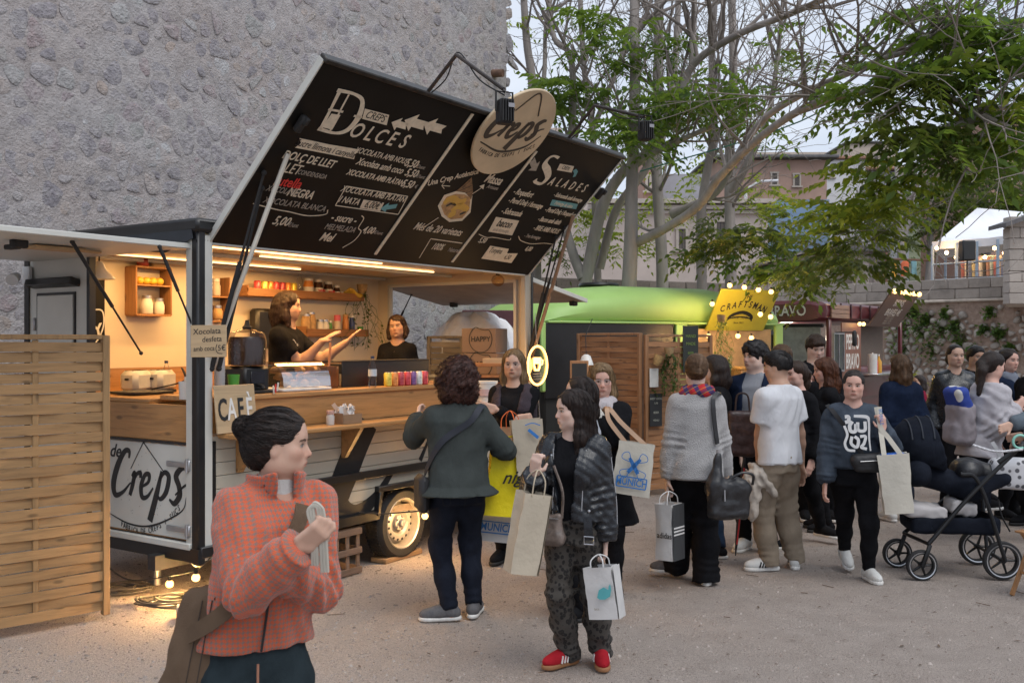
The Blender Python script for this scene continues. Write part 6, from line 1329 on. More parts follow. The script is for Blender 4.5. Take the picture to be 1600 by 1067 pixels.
tree('slanting thin trunk between the two straight ones',[([(1097,460,18.5),(1095,345,18.5),(1106,260,18.5),(1116,205,18.4),(1112,100,18.6),(1120,-40,18.8)],.10,.05)],[(0,16,2.2,.032)],[(1070,190,40,30,18.6,25,.42,L_mid)],5)
tree('slender stem close to the corner of the castle wall',[([(838,460,18),(836,300,18),(832,138,18),(823,65,18.1),(816,-40,18.2)],.10,.06),([(834,200,18),(850,120,18),(853,40,18.1),(868,-30,18.2)],.05,.03)],[(0,8,1.5,.025),(1,6,1.3,.02)],[(795,40,30,30,18.3,16,.4,L_yel),(770,165,40,18,17.4,22,.42,L_dark)],6)
tree('twiggy stem rising behind the round hatch sign',[([(935,460,17.8),(930,330,17.8),(926,207,17.8),(912,100,17.9),(905,-40,18)],.07,.045),([(927,200,17.8),(960,120,17.6),(985,40,17.5),(1005,-30,17.5)],.05,.03)],[(0,9,1.6,.025),(1,7,1.4,.02)],[(1010,310,30,40,18.4,22,.4,L_yel)],7)
# the big leafy tree whose boughs hang in from the right
tree('dense leafy crown hanging in from the upper right',[
 ([(1720,640,13.5),(1715,400,13.5),(1700,200,13),(1680,60,12.5)],.22,.12),
 ([(1705,240,13),(1640,190,12),(1560,180,11),(1480,200,10.4)],.09,.03),([(1700,160,13),(1620,100,11.8),(1520,60,11),(1420,60,10.6)],.09,.03),([(1705,300,13),(1650,270,12),(1570,270,11.2)],.07,.03)],
 [(1,10,1.2,.02),(2,10,1.3,.02),(3,6,1.0,.02)],
 [(1490,50,75,34,10.6,64,.52,L_dark),(1560,110,55,50,10.6,60,.52,L_dark),(1455,125,75,32,10.4,50,.52,L_mid),(1385,110,45,30,10.8,36,.46,L_dark),(1330,150,45,26,11.3,30,.46,L_dark),(1480,210,75,36,10.2,56,.52,L_dark),(1560,205,50,42,10.4,52,.52,L_dark),(1420,205,45,30,10.3,38,.48,L_mid),(1470,240,40,14,10.2,18,.46,L_mid),(1575,235,28,14,10.4,14,.46,L_yel),(1350,270,50,32,11,38,.45,L_yel),(1335,328,60,30,11.3,36,.45,L_yel),(1400,325,40,26,11,30,.45,L_yel),(1290,345,36,24,11.6,24,.44,L_yel),(1365,380,45,18,11.3,28,.44,L_mid),(1340,418,28,16,11.6,18,.44,L_mid),(1590,30,40,28,10.5,30,.48,L_dark),(1440,30,36,18,11,22,.46,L_dark),(1300,110,40,28,12,20,.44,L_mid),(1245,60,40,22,13,18,.44,L_dark),(1595,165,28,40,10.4,30,.48,L_yel),(1310,392,36,20,11.8,20,.44,L_mid)],8)
# trees on the hill behind the marquee
for k,(px,py,rx,ry,d,n,lb)in enumerate(((1365,330,40,40,44,80,'soft green tree on the slope left of the marquee'),(1450,320,60,50,46,110,'dark tree behind the left side of the marquee'),(1540,300,60,50,48,110,'dark tree behind the marquee peak'),(1610,310,50,60,46,90,'tree behind the right side of the marquee'),(1310,400,25,30,42,50,'small bushy tree beside the blue building'),(1215,400,22,35,40,50,'young tree in front of the blue building'),(1330,260,14,12,90,30,'far rounded tree among the hill houses'))):
 tree(lb,[([(px,470,d),(px+4,py+ry,d),(px,py,d)],.2,.08)],[(0,6,2.5,.04)],[(px,py,rx*1.2,ry*1.1,d,n*2,1.1,L_mid if k%2 else leafmat('hill leaf%d'%k,(.06,.09,.04)))],20+k,gap=.5)
tree('pale bare tree standing left of the marquee',[([(1410,450,32),(1408,380,32),(1405,320,32),(1400,250,32.5)],.16,.06),([(1412,370,32),(1425,320,32),(1430,270,32)],.1,.04)],[(0,9,2.2,.04),(1,7,2,.03)],[],40)
mb=MB();mb.tube(spline([W(1000,268,14),W(1250,190,13),W(1420,85,12),W(1500,30,11.5),W(1560,-30,11)],6),.010,5);tag(mb.build('green_cable',mat('green cable',(.03,.14,.10),.6)),'thin green cable strung through the branches','cable')
# ================================================================ PEOPLE: implicit surfaces polygonised into one skin
def V3(*a):return np.array(a,float)
class Prim:
 __slots__=('f','lo','hi')
 def __init__(s,f,lo,hi):s.f=f;s.lo=np.array(lo,float);s.hi=np.array(hi,float)
def rc(a,b,ra,rb,cut=False,cut0=False):
 """tapered capsule; cut: flat end at b"""
 a,b=np.array(a,float),np.array(b,float);ba=b-a;L2=ba@ba+1e-12;u=ba/np.sqrt(L2);R_=max(ra,rb)
 def f(P):
  pa=P-a;t=np.clip(pa@ba/L2,0,1);d=np.sqrt(((pa-t[:,None]*ba)**2).sum(1))-(ra+(rb-ra)*t)
  if cut:d=np.maximum(d,(P-b)@u)
  if cut0:d=np.maximum(d,-(pa@u))
  return d
 return Prim(f,np.minimum(a,b)-R_,np.maximum(a,b)+R_)
def ell(c,r,Rm=None):
 c=np.array(c,float);r=np.array(r,float);R_=max(r)
 def f(P):
  q=P-c
  if Rm is not None:q=q@Rm      # into the local frame (Rm columns = axes)
  k0=np.sqrt(((q/r)**2).sum(1));k1=np.sqrt(((q/(r*r))**2).sum(1))+1e-9;return k0*(k0-1)/k1
 return Prim(f,c-R_,c+R_)
def rbox(c,h,rd,Rm=None):
 c=np.array(c,float);h=np.array(h,float);R_=np.linalg.norm(h)+rd
 def f(P):
  q=P-c
  if Rm is not None:q=q@Rm
  d=np.abs(q)-(h-rd);return np.sqrt((np.maximum(d,0)**2).sum(1))+np.minimum(d.max(1),0)-rd
 return Prim(f,c-R_,c+R_)
def collar(c,r0,r1,h,th,gap=.35,tilt=.0):
 """standing collar: ring wall round the neck, open at the front by +-gap radians"""
 c=np.array(c,float)
 def f(P):
  q=P-c;z=q[:,2]-tilt*q[:,1];rad=np.sqrt(q[:,0]**2+(q[:,1]*.94)**2);rr=r0+(r1-r0)*np.clip(z/h,0,1);d=np.maximum(np.abs(rad-rr)-th,np.abs(z-h/2)-h/2)
  if gap:a=np.abs(np.arctan2(q[:,0],q[:,1]));d=np.maximum(d,(gap-a)*rr)
  return d
 return Prim(f,c-V3(r1+.03,r1+.03,.06),c+V3(r1+.03,r1+.03,h+.06))
def half(p,n):
 p=np.array(p,float);n=np.array(n,float);n=n/np.linalg.norm(n)
 return Prim(lambda P:(P-p)@n,(-9,-9,-9),(9,9,9))
def loft(rows,infl=0.0,pw=2.3,off=None,twist=None):
 """rows (z, halfwidth, halfdepth, ycentre[, xcentre]); off(z)->(dx,dy); twist(z)->angle"""
 A=np.array([(q+(0,))[:5]if len(q)==4 else q for q in rows],float);z0,z1=A[0,0],A[-1,0];W_=max(A[:,1].max(),A[:,2].max())+abs(infl)+.12
 def f(P):
  z=np.clip(P[:,2],z0,z1);w=np.interp(z,A[:,0],A[:,1])+infl;dp=np.interp(z,A[:,0],A[:,2])+infl;x=P[:,0];y=P[:,1]
  if off is not None:ox,oy=off(z);x=x-ox;y=y-oy
  if twist is not None:a=twist(z);c,s=np.cos(a),np.sin(a);x,y=x*c+y*s,-x*s+y*c
  x=np.abs(x-np.interp(z,A[:,0],A[:,4]));y=np.abs(y-np.interp(z,A[:,0],A[:,3]))
  k=((x/w)**pw+(y/dp)**pw)**(1/pw);d=(k-1)*np.minimum(w,dp)
  dz=np.maximum(z0-P[:,2],P[:,2]-z1);return np.where(dz>0,np.sqrt(np.maximum(d,0)**2+dz**2)+np.minimum(d,0)*0,np.maximum(d,dz))
 return Prim(f,(-W_,-W_,z0-.02),(W_,W_,z1+.02))
def evaluate(ops,P,disp=None,cull=True):
 """P sorted by x when cull is on"""
 d=np.full(len(P),1e3)
 if cull:X,Y,Z=(np.ascontiguousarray(P[:,a])for a in range(3))
 for(op,pr,k)in ops:
  if cull and op!='cut':
   m=k+.022;lo=pr.lo-m;hi=pr.hi+m;i0=np.searchsorted(X,lo[0]);i1=np.searchsorted(X,hi[0]);y=Y[i0:i1];z=Z[i0:i1]
   idx=np.nonzero((y>lo[1])&(y<hi[1])&(z>lo[2])&(z<hi[2]))[0]
   if not len(idx):continue
   idx+=i0
  else:idx=slice(None)
  e=pr.f(P[idx]);c=d[idx]
  if op=='add':
   if k>0:h=np.maximum(k-np.abs(c-e),0)/k;d[idx]=np.minimum(c,e)-h*h*k*.25
   else:d[idx]=np.minimum(c,e)
  elif op=='sub':
   e=-e
   if k>0:h=np.maximum(k-np.abs(c-e),0)/k;d[idx]=np.maximum(c,e)+h*h*k*.25
   else:d[idx]=np.maximum(c,e)
  else:d[idx]=np.maximum(c,e)
 if disp is not None:d=d+disp(P)
 return d
def polygonise(ops,step,fine=None,fstep=None,disp=None,pad=.03):
 """surface nets on a rectilinear grid, finer inside the given boxes; returns V,F"""
 lo=np.min([p.lo for o,p,k in ops if o=='add'],0)-pad;hi=np.max([p.hi for o,p,k in ops if o=='add'],0)+pad
 ax=[]
 for a in range(3):
  x=lo[a];c=[x]
  while x<hi[a]:
   s=step
   if fine:
    for(l,h)in fine:
     if l[a]-step*.5<=x<=h[a]:s=fstep;break
   x+=s;c.append(x)
  ax.append(np.array(c))
 nx,ny,nz=map(len,ax)
    # coarse pass picks the blocks that hold the surface
 K=4;ix=[np.minimum(np.arange(0,n+K,K),n-1)for n in(nx,ny,nz)];cs=[ax[a][ix[a]]for a in range(3)]
 C=np.stack(np.meshgrid(*cs,indexing='ij'),-1);sh=C.shape[:3];dc=evaluate(ops,C.reshape(-1,3),None,False).reshape(sh)
 D=np.repeat(np.repeat(np.repeat(dc,K,0),K,1),K,2)[:nx,:ny,:nz].astype(np.float32).copy()
 ab=np.abs(dc);mn=ab[:-1,:-1,:-1].copy()
 for a_,b_,c_ in((0,0,1),(0,1,0),(0,1,1),(1,0,0),(1,0,1),(1,1,0),(1,1,1)):mn=np.minimum(mn,ab[a_:sh[0]-1+a_,b_:sh[1]-1+b_,c_:sh[2]-1+c_])
 wd=[np.diff(c)for c in cs];diag=np.sqrt(wd[0][:,None,None]**2+wd[1][None,:,None]**2+wd[2][None,None,:]**2);act=mn<diag*.62+.014
 A=np.zeros(sh,bool);A[:-1,:-1,:-1]=act;m=np.repeat(np.repeat(np.repeat(A,K,0),K,1),K,2)[:nx,:ny,:nz].copy()
 for a in range(3):   # blocks own their far faces too
  s1=[slice(None)]*3;s2=[slice(None)]*3;s1[a]=slice(1,None);s2[a]=slice(None,-1);m2=m.copy();m2[tuple(s1)]|=m[tuple(s2)];m=m2
 I=np.nonzero(m);P=np.stack([ax[0][I[0]],ax[1][I[1]],ax[2][I[2]]],1);D[I]=evaluate(ops,P,disp)
 S=D<0
 S8=[S[a:nx-1+a,b:ny-1+b,c:nz-1+c]for a in(0,1)for b in(0,1)for c in(0,1)]
 cnt=np.zeros(S8[0].shape,np.int8)
 for s in S8:cnt+=s
 cell=np.nonzero((cnt>0)&(cnt<8));n=len(cell[0])
 if n==0:return np.zeros((0,3)),np.zeros((0,4),int)
 num=np.zeros((n,3));den=np.zeros(n);i,j,k=cell
 for(o,a)in[((p,q),a)for a in range(3)for p in(0,1)for q in(0,1)]:
  q0=[0,0,0];oth=[t for t in range(3)if t!=a];q0[oth[0]]=o[0];q0[oth[1]]=o[1];q1=list(q0);q1[a]=1
  d0=D[i+q0[0],j+q0[1],k+q0[2]];d1=D[i+q1[0],j+q1[1],k+q1[2]];x=(d0<0)!=(d1<0);t=np.where(x,d0/(d0-d1+1e-12),0)
  g=[i,j,k];pt=np.empty((n,3))
  for b in range(3):
   c0=ax[b][g[b]+q0[b]];c1=ax[b][g[b]+q1[b]];pt[:,b]=c0+(c1-c0)*(t if b==a else 0)
  num[x]+=pt[x];den[x]+=1
 Vt=num/np.maximum(den,1)[:,None];idm=np.full(cnt.shape,-1,np.int64);idm[cell]=np.arange(n);F=[]
 for a in range(3):
  s0=[slice(None)]*3;s1=[slice(None)]*3;s0[a]=slice(None,-1);s1[a]=slice(1,None);A0=S[tuple(s0)];A1=S[tuple(s1)];E=np.nonzero(A0!=A1)
  o=[t for t in range(3)if t!=a];ok=(E[o[0]]>0)&(E[o[1]]>0)&(E[o[0]]<cnt.shape[o[0]])&(E[o[1]]<cnt.shape[o[1]]);E=[e[ok]for e in E];q=[]
  for(p,r)in((-1,-1),(0,-1),(0,0),(-1,0)):
   e=[E[0].copy(),E[1].copy(),E[2].copy()];e[o[0]]+=p;e[o[1]]+=r;q.append(idm[e[0],e[1],e[2]])
  q=np.stack(q,1);fl=A0[tuple(E)]
  if a==1:fl=~fl
  q[~fl]=q[~fl][:,::-1];F.append(q)
 F=np.concatenate(F);F=F[(F>=0).all(1)]
 return Vt,F
def relax(V,F,it=1,lam=.5):
 n=len(V);e=np.concatenate([F[:,[0,1]],F[:,[1,2]],F[:,[2,3]],F[:,[3,0]]])
 for _ in range(it):
  acc=np.zeros((n,3));w=np.zeros(n)
  for c in range(3):acc[:,c]=np.bincount(e[:,0],V[e[:,1],c],n)+np.bincount(e[:,1],V[e[:,0],c],n)
  w=np.bincount(e[:,0],minlength=n)+np.bincount(e[:,1],minlength=n);V=V+(acc/np.maximum(w,1)[:,None]-V)*lam
 return V
def folds(seed,amp=.006,wl=.11,n=5,zs=1.0):
 """soft creases of cloth"""
 r=np.random.RandomState(seed);K=[]
 for _ in range(n):
  v=r.normal(size=3);v[2]*=zs;v/=np.linalg.norm(v);K.append((v*6.283/(wl*r.uniform(.6,1.5)),r.uniform(0,6.28),r.uniform(.6,1)))
 w1=r.normal(size=3)*9;w2=r.normal(size=3)*9
 def f(P):
  Q=P+.03*np.sin(P@w1)[:,None]*np.array([1,.5,.3])+.02*np.sin(P@w2)[:,None];o=0
  for(k,ph,a)in K:s=np.sin(Q@k+ph);o=o+a*(s*np.abs(s))
  return amp*o/n*1.6
 return f
def ik(a,c,l1,l2,hint):
 a,c=np.array(a,float),np.array(c,float);d=c-a;L_=np.linalg.norm(d);mx=(l1+l2)*.999
 if L_>mx:c=a+d/L_*mx;d=c-a;L_=mx
 u=d/L_;x=(l1*l1-l2*l2+L_*L_)/(2*L_);h=np.sqrt(max(l1*l1-x*x,0));hv=np.array(hint,float);hv=hv-u*(hv@u);hv/=np.linalg.norm(hv)+1e-9
 return a+u*x+hv*h,c
def rotm(yaw,pitch=0,roll=0):
 """columns: head right, forward, up. yaw left +, pitch up +, roll to own right +"""
 return np.array((Matrix.Rotation(R(yaw),3,'Z')@Matrix.Rotation(R(pitch),3,'X')@Matrix.Rotation(R(roll),3,'Y')))
TORSO={'m':[(.78,.142,.102,-.01),(.90,.155,.112,-.015),(1.02,.140,.100,.0),(1.12,.140,.100,.005),(1.25,.156,.108,.006),(1.34,.152,.098,-.002),(1.40,.115,.078,-.012),(1.45,.065,.058,-.02)],
  'f':[(.78,.150,.108,-.01),(.90,.162,.116,-.02),(1.02,.134,.096,.0),(1.10,.124,.090,.004),(1.23,.136,.100,.006),(1.32,.134,.088,-.004),(1.385,.100,.070,-.014),(1.435,.058,.052,-.02)]}
# ---- skin with face features drawn from head coordinates stored on the mesh
_skins={}
def skin_mat(name,col,brow=(.05,.03,.02),lip=None,eye=(.06,.035,.02),beard=0.0,look=0.0):
 if name in _skins:return _skins[name]
 m,nt=newmat('skin '+name);_skins[name]=m;p=nt.p
 at=nt.node('ShaderNodeAttribute');at.attribute_name='hc';sx=nt.node('ShaderNodeSeparateXYZ');nt.set(sx.inputs[0],at.outputs['Vector']);x,y,z=sx.outputs[0],sx.outputs[1],sx.outputs[2]
 n=nt.noise(nt.coord(),16,4,.6);c=nt.mix(n,tuple(v*.90 for v in col),tuple(min(v*1.08,1)for v in col))
 ax=nt.math('ABSOLUTE',x);front=nt.math('GREATER_THAN',y,.045)
 def ellm(cx,cz,rx,rz,src=ax,soft=.25):
  d=nt.math('ADD',nt.math('POWER',nt.math('DIVIDE',nt.math('SUBTRACT',src,cx),rx),2.0),nt.math('POWER',nt.math('DIVIDE',nt.math('SUBTRACT',z,cz),rz),2.0))
  mr=nt.node('ShaderNodeMapRange');nt.set(mr.inputs[0],d);mr.inputs[1].default_value=1+soft;mr.inputs[2].default_value=1-soft;return nt.math('MULTIPLY',mr.outputs[0],front)
 cheek=ellm(.040,-.030,.030,.026,soft=.9);c=nt.mix(nt.math('MULTIPLY',cheek,.35),c,(col[0]*.95,col[1]*.66,col[2]*.6))
 nose=ellm(0,-.034,.018,.014,x,.8);c=nt.mix(nt.math('MULTIPLY',nose,.3),c,(col[0]*.95,col[1]*.66,col[2]*.6))
 sock=ellm(.032,.004,.023,.016,soft=.7);c=nt.mix(nt.math('MULTIPLY',sock,.30),c,tuple(v*.55 for v in col))
    # brow: thin arch
 bz=nt.math('ADD',.0215,nt.math('MULTIPLY',nt.math('ABSOLUTE',nt.math('SUBTRACT',ax,.036)),-.22));bd=nt.math('ABSOLUTE',nt.math('SUBTRACT',z,bz))
 bm_=nt.math('MULTIPLY',nt.math('LESS_THAN',bd,.0038),nt.math('MULTIPLY',nt.math('GREATER_THAN',ax,.014),nt.math('LESS_THAN',ax,.052)));c=nt.mix(nt.math('MULTIPLY',nt.math('MULTIPLY',bm_,front),.8),c,brow)
 c=nt.mix(ellm(.032,.0008,.0158,.0078),c,tuple(v*.25 for v in col));c=nt.mix(ellm(.032,-.0006,.0142,.0056),c,(.40,.375,.36))
 xs=nt.math('SUBTRACT',x,look);gz=ellm(.032,.0004,.0074,.0072,nt.math('ABSOLUTE',xs),.15);inside=ellm(.032,-.0004,.0142,.0060);c=nt.mix(nt.math('MULTIPLY',gz,inside),c,eye)
    # lips
 lp=lip or(col[0]*.80,col[1]*.48,col[2]*.46);c=nt.mix(nt.math('MULTIPLY',ellm(0,-.0685,.024,.0095,x,.5),.75),c,lp);c=nt.mix(ellm(0,-.0685,.023,.0015,x,.5),c,tuple(v*.22 for v in col))
 nos=ellm(.0085,-.0425,.0045,.003);c=nt.mix(nt.math('MULTIPLY',nos,.8),c,tuple(v*.25 for v in col))
 if beard:
  jaw=nt.math('MULTIPLY',nt.math('LESS_THAN',z,-.045),nt.math('GREATER_THAN',y,.0));k=nt.math('MULTIPLY',nt.noise(at.outputs['Vector'],400,2),beard*1.4);c=nt.mix(nt.math('MULTIPLY',jaw,k),c,brow)
 nt.set(p.inputs['Base Color'],c);p.inputs['Roughness'].default_value=.52;p.inputs['Specular IOR Level'].default_value=.35
 p.inputs['Subsurface Weight'].default_value=.12;p.inputs['Subsurface Radius'].default_value=(.012,.005,.003);p.inputs['Subsurface Scale'].default_value=.6
 nt.set(p.inputs['Normal'],nt.bump(nt.noise(nt.coord(),180,3),.12,.002));return m
def hair_mat(name,col,col2=None,sc=(260,260,14),rough=.42):
 if name in _mats:return _mats[name]
 m,nt=newmat('hair '+name);_mats[name]=m;p=nt.p;at=nt.node('ShaderNodeAttribute');at.attribute_name='hs'
 v=nt.mapping(at.outputs['Vector'],sc);n=nt.noise(v,1.0,3,.6);n2=nt.noise(nt.mapping(at.outputs['Vector'],tuple(q*.22 for q in sc)),1.0,3)
 c2=col2 or tuple(min(q*2.4+.012,1)for q in col);c=nt.ramp(nt.math('ADD',nt.math('MULTIPLY',n,.6),nt.math('MULTIPLY',n2,.4)),[(.3,tuple(q*.45 for q in col)),(.52,col),(.75,c2)])
 nt.set(p.inputs['Base Color'],c);p.inputs['Roughness'].default_value=rough;p.inputs['Specular IOR Level'].default_value=.3;p.inputs['Anisotropic'].default_value=.5
 nt.set(p.inputs['Normal'],nt.bump(nt.math('ADD',n,nt.math('MULTIPLY',n2,.8)),.85,.006));return m
_cloth={}
def cloth_mat(name,col,var=.10,weave=350,wst=.25,rough=.85,sheen=.0,crease=.35,spec=.08,col2=None,vs=7):
 if name in _cloth:return _cloth[name]
 m,nt=newmat('cloth '+name);_cloth[name]=m;p=nt.p;co=nt.coord();n=nt.noise(co,vs,5,.62);c=nt.ramp(n,[(.28,tuple(q*(1-var*1.6)for q in col)),(.72,col2 or tuple(min(q*(1+var),1)for q in col))])
 nt.set(p.inputs['Base Color'],c);p.inputs['Roughness'].default_value=rough;p.inputs['Sheen Weight'].default_value=sheen;p.inputs['Specular IOR Level'].default_value=spec
 h=nt.math('ADD',nt.math('MULTIPLY',nt.noise(co,weave,2),wst),nt.math('MULTIPLY',nt.noise(nt.mapping(co,(1,1,.55)),14,4,.55,1.2),crease*1.6));nt.set(p.inputs['Normal'],nt.bump(h,.85,.018));return m
def set_attr(me,name,arr):
 a=me.attributes.new(name,'FLOAT_VECTOR','POINT');a.data.foreach_set('vector',np.asarray(arr,np.float32).ravel())
def creases(js,seed=1):
 """js: (joint, direction along limb, reach, amplitude, wavelength): compressed folds round a bent joint"""
 r=np.random.RandomState(seed);J=[(np.array(j),np.array(u)/np.linalg.norm(u),w,a,l,r.uniform(0,6.28),r.normal(size=3)*14)for(j,u,w,a,l)in js]
 def f(P):
  o=np.zeros(len(P))
  for(j,u,w,a,l,ph,k)in J:
   q=P-j;t=q@u;rad=np.sqrt(np.maximum((q*q).sum(1)-t*t,0));m=(np.abs(t)<w)&(rad<.14)
   if m.any():tt=t[m];s_=np.sin(tt*6.283/l+ph+1.6*np.sin(P[m]@k));o[m]+=a*(1-np.abs(tt)/w)*s_*(.6+.4*np.sin(P[m]@k*1.3+ph))
  return o
 return f
def both(*fs):return lambda P:sum(f(P)for f in fs)
class Person:
 def __init__(s,label,px,d,H=1.70,face=0,sex='f',lod=1.0,z0=0.0,loc=None,lean=(0,0),twist=0,head=(0,0,0),lf=None,rf=None,lh=None,rh=None,le=None,re=None,lpose='relax',rpose='relax',lpalm=None,rpalm=None,pelvis=.92,wide=1.0,skin='fair',hips=(0,0),lfd=None,rfd=None,lhd=None,rhd=None,shrug=0,group='people in the square',knee=None):
  """face: direction the body faces, degrees, 0 = away from the camera, + = turning left"""
  s.k=H/1.70;s.sex=sex;s.lod=lod;s.face=R(face);k=s.k
  p=W(px,CY,d)if loc is None else Vector(loc);s.loc=Vector((p.x,p.y,z0));s.d=s.loc.y
  s.root=empty('person',s.loc,s.face,label,'person',group);s.Ri=np.array(Matrix.Rotation(-s.face,3,'Z'))
  s.lean=lean;s.tw=R(twist);s.pz=pelvis;s.wide=wide;s.hips=hips
  sw=(.146 if sex=='f' else .166)*wide**.5;c,q=math.cos(s.tw),math.sin(s.tw);shz=1.352+shrug
  s.sh={};s.hip={}
  dz=pelvis-.92;s.dz=dz
  for sg,n in((1,'r'),(-1,'l')):
   s.sh[n]=V3(sg*sw*c+lean[0]+hips[0],sg*sw*q-.008+lean[1]+hips[1],shz+dz);s.hip[n]=V3(sg*.080+hips[0],-.005+hips[1],.90+dz)
        # legs
  s.foot={'l':s.loc2(lf or(-.10,0,0)),'r':s.loc2(rf or(.10,.0,0))};s.kn={};s.an={};s.fdir={'l':s.dirw(lfd or(-.18,1,0)),'r':s.dirw(rfd or(.18,1,0))}
  for n in 'lr':
   s.fdir[n]/=np.linalg.norm(s.fdir[n]);an=s.foot[n]+V3(0,0,.085);s.kn[n],s.an[n]=ik(s.hip[n],an,.435,.405,(knee or{}).get(n,s.fdir[n]*.35+V3(0,1,0)))
        # arms
  s.el={};s.wr={};s.hd={};s.palm={};s.hpose={'l':lpose,'r':rpose}
  for n,t,e,sg in(('l',lh,le,-1),('r',rh,re,1)):
   t=s.loc2(t)if t is not None else s.sh[n]+V3(sg*.065,.03,-.53)
   hint=s.loc2(e)-s.sh[n]if e is not None else V3(sg*.35,-1,-.2)
   s.el[n],s.wr[n]=ik(s.sh[n],t,.30,.26,hint)
  for n,hd in(('l',lhd),('r',rhd)):
   f=s.wr[n]-s.el[n];f=f/np.linalg.norm(f)
   if hd is not None:f=s.dirw(hd)
   s.hd[n]=f
  for n,pm,sg in(('l',lpalm,-1),('r',rpalm,1)):
   v=s.dirw(pm)if pm is not None else V3(-sg,0,0);f=s.hd[n];v=v-f*(v@f);s.palm[n]=v/(np.linalg.norm(v)+1e-9)
        # head
  s.HR=rotm(*head);nb=V3(lean[0]*1.05+hips[0],lean[1]*1.05+hips[1]-.012,1.425+dz);s.nb=nb;hs=.935/(s.k**.5)  # heads vary less than bodies
  s.hs=hs;s.hc=nb+V3(0,.025,.0)+V3(0,0,.160)+s.HR@V3(0,0,0)*hs
  s.skin=skin;s.parts={}
    # pixel targets: ('p', px, py, depth offset)
 def loc2(s,t):
  if isinstance(t,tuple)and len(t)and t[0]=='p':
   w=W(t[1],t[2],s.d+t[3])-s.loc;return(s.Ri@np.array(w))/s.k
  if isinstance(t,tuple)and t[0]=='g':
   w=WG(t[1],t[2])-s.loc;w.z=t[3]if len(t)>3 else 0;return(s.Ri@np.array(w))/s.k
  return V3(*t)
 def dirw(s,t):
  """direction: ('w',x,y,z) in world axes or local tuple"""
  v=s.Ri@V3(*t[1:])if isinstance(t,tuple)and t[0]=='w' else V3(*t);return v/np.linalg.norm(v)
 def off(s,z):t=np.clip((z-.92-s.dz)/.48,0,1.2);return s.lean[0]*t+s.hips[0],s.lean[1]*t+s.hips[1]
 def twf(s,z):return s.tw*np.clip((z-.92-s.dz)/.46,0,1)
 def rows(s,lo=None,hi=None,wmul=1.0,add=None):
  rw=[(z+s.dz,w*wmul*s.wide,d*(1+(s.wide-1)*.8),y)for z,w,d,y in TORSO[s.sex]];return rw
 def torso(s,infl=0.0,lo=None,straight=0.0,hi=None,flare=0.0):
  rw=s.rows();mw=max(q[1]for q in rw[1:6]);md=max(q[2]for q in rw[1:6]);out=[]
  for z,w,d,y in rw:
   if straight and z<1.36+s.dz:w=w+(mw-w)*straight;d=d+(md-d)*straight
   out.append((z,w,d,y))
  if lo is not None:
   lo+=s.dz;low=[q for q in out if q[0]>lo+.01];w=np.interp(lo,[q[0]for q in out],[q[1]for q in out]);d=np.interp(lo,[q[0]for q in out],[q[2]for q in out]);y=np.interp(lo,[q[0]for q in out],[q[3]for q in out]);out=[(lo,w+flare,d+flare*.8,y)]+low
  if hi is not None:out=[q for q in out if q[0]<hi+s.dz-.01]+[(hi+s.dz,)+tuple(np.interp(hi+s.dz,[q[0]for q in out],[q[i]for q in out])for i in(1,2,3))]
  return loft(out,infl,2.35,s.off,s.twf)
 def H(s,x,y,z):return s.hc+s.HR@(V3(x,y,z)*s.hs)
 def hell(s,c,r,k=1):return ell(s.H(*c),np.array(r)*s.hs,s.HR)
 def bust(s,infl=0.0):
  z=1.235+s.dz;ox,oy=s.off(np.array([z]));a=s.tw*.7;o=[]
  for sg in(-1,1):x,y=sg*.068,.075;o.append(ell((ox[0]+x*math.cos(a)-y*math.sin(a),oy[0]+x*math.sin(a)+y*math.cos(a),z),(.062+infl,.058+infl,.062+infl)))
  return o
 def hand_ops(s,n):
  sg=1 if n=='r' else-1;w=s.wr[n];f=s.hd[n];v=s.palm[n];sd=np.cross(f,v)*1.0   # v: palm normal; thumb side below
  th=sd if(sd@V3(0,0,1))>0 else sd
  up=np.cross(v,f)*sg        # thumb side for each hand when the palm faces v
  Rm=np.stack([up,f,v],1);o=[('add',rbox(w+f*.052,(.037,.046,.013),.013,Rm),.02)]
  curl={'relax':.55,'fist':1.45,'flat':.12,'hold':1.25,'point':.4}[s.hpose[n]]
  for i,(off,L_)in enumerate(((.028,.072),(.009,.080),(-.010,.074),(-.028,.058))):
   b=w+f*.092+up*off;c=curl*(1+.08*i);p=b;d=f;spread=up*(.10*(1.5-i)/1.5)*(1 if curl<.3 else .25)
   for j,(l,r0,r1)in enumerate(((.46,.0092,.0085),(.32,.0085,.0078),(.24,.0078,.0068))):
    a=c*(.55+.35*j)if j else c*.45;d2=f*math.cos(min(a*(j+1)*.62,2.9))+v*math.sin(min(a*(j+1)*.62,2.9))+spread;d2/=np.linalg.norm(d2);q=p+d2*L_*l;o.append(('add',rc(p,q,r0,r1),.006 if j else .012));p=q
  t0=w+f*.028+up*.026;t1=t0+(up*.72+f*.6+v*.35*(.4+curl*.5))*.040;t2=t1+(up*(.35-.3*min(curl,1.2))+f*.8+v*.5*min(curl,1.2))*.034
  o+=[('add',rc(t0,t1,.0135,.0105),.014),('add',rc(t1,t2,.0102,.0082),.006)];return o
 def arm_ops(s,n,infl=0.0,short=False,r=(.049,.042,.035,.027)):
  e=s.el[n];a=s.sh[n];w=s.wr[n];m=e+(w-e)*.3;f=.9 if s.sex=='f' else 1.06;r=[q*f*s.wide**.5+infl for q in r]
  return[('add',rc(a,e,r[0],r[1]),.05),('add',rc(e,m,r[1]*.98,r[1]*.98),.03),('add',rc(m,w,r[1]*.98,r[3]),.03)]
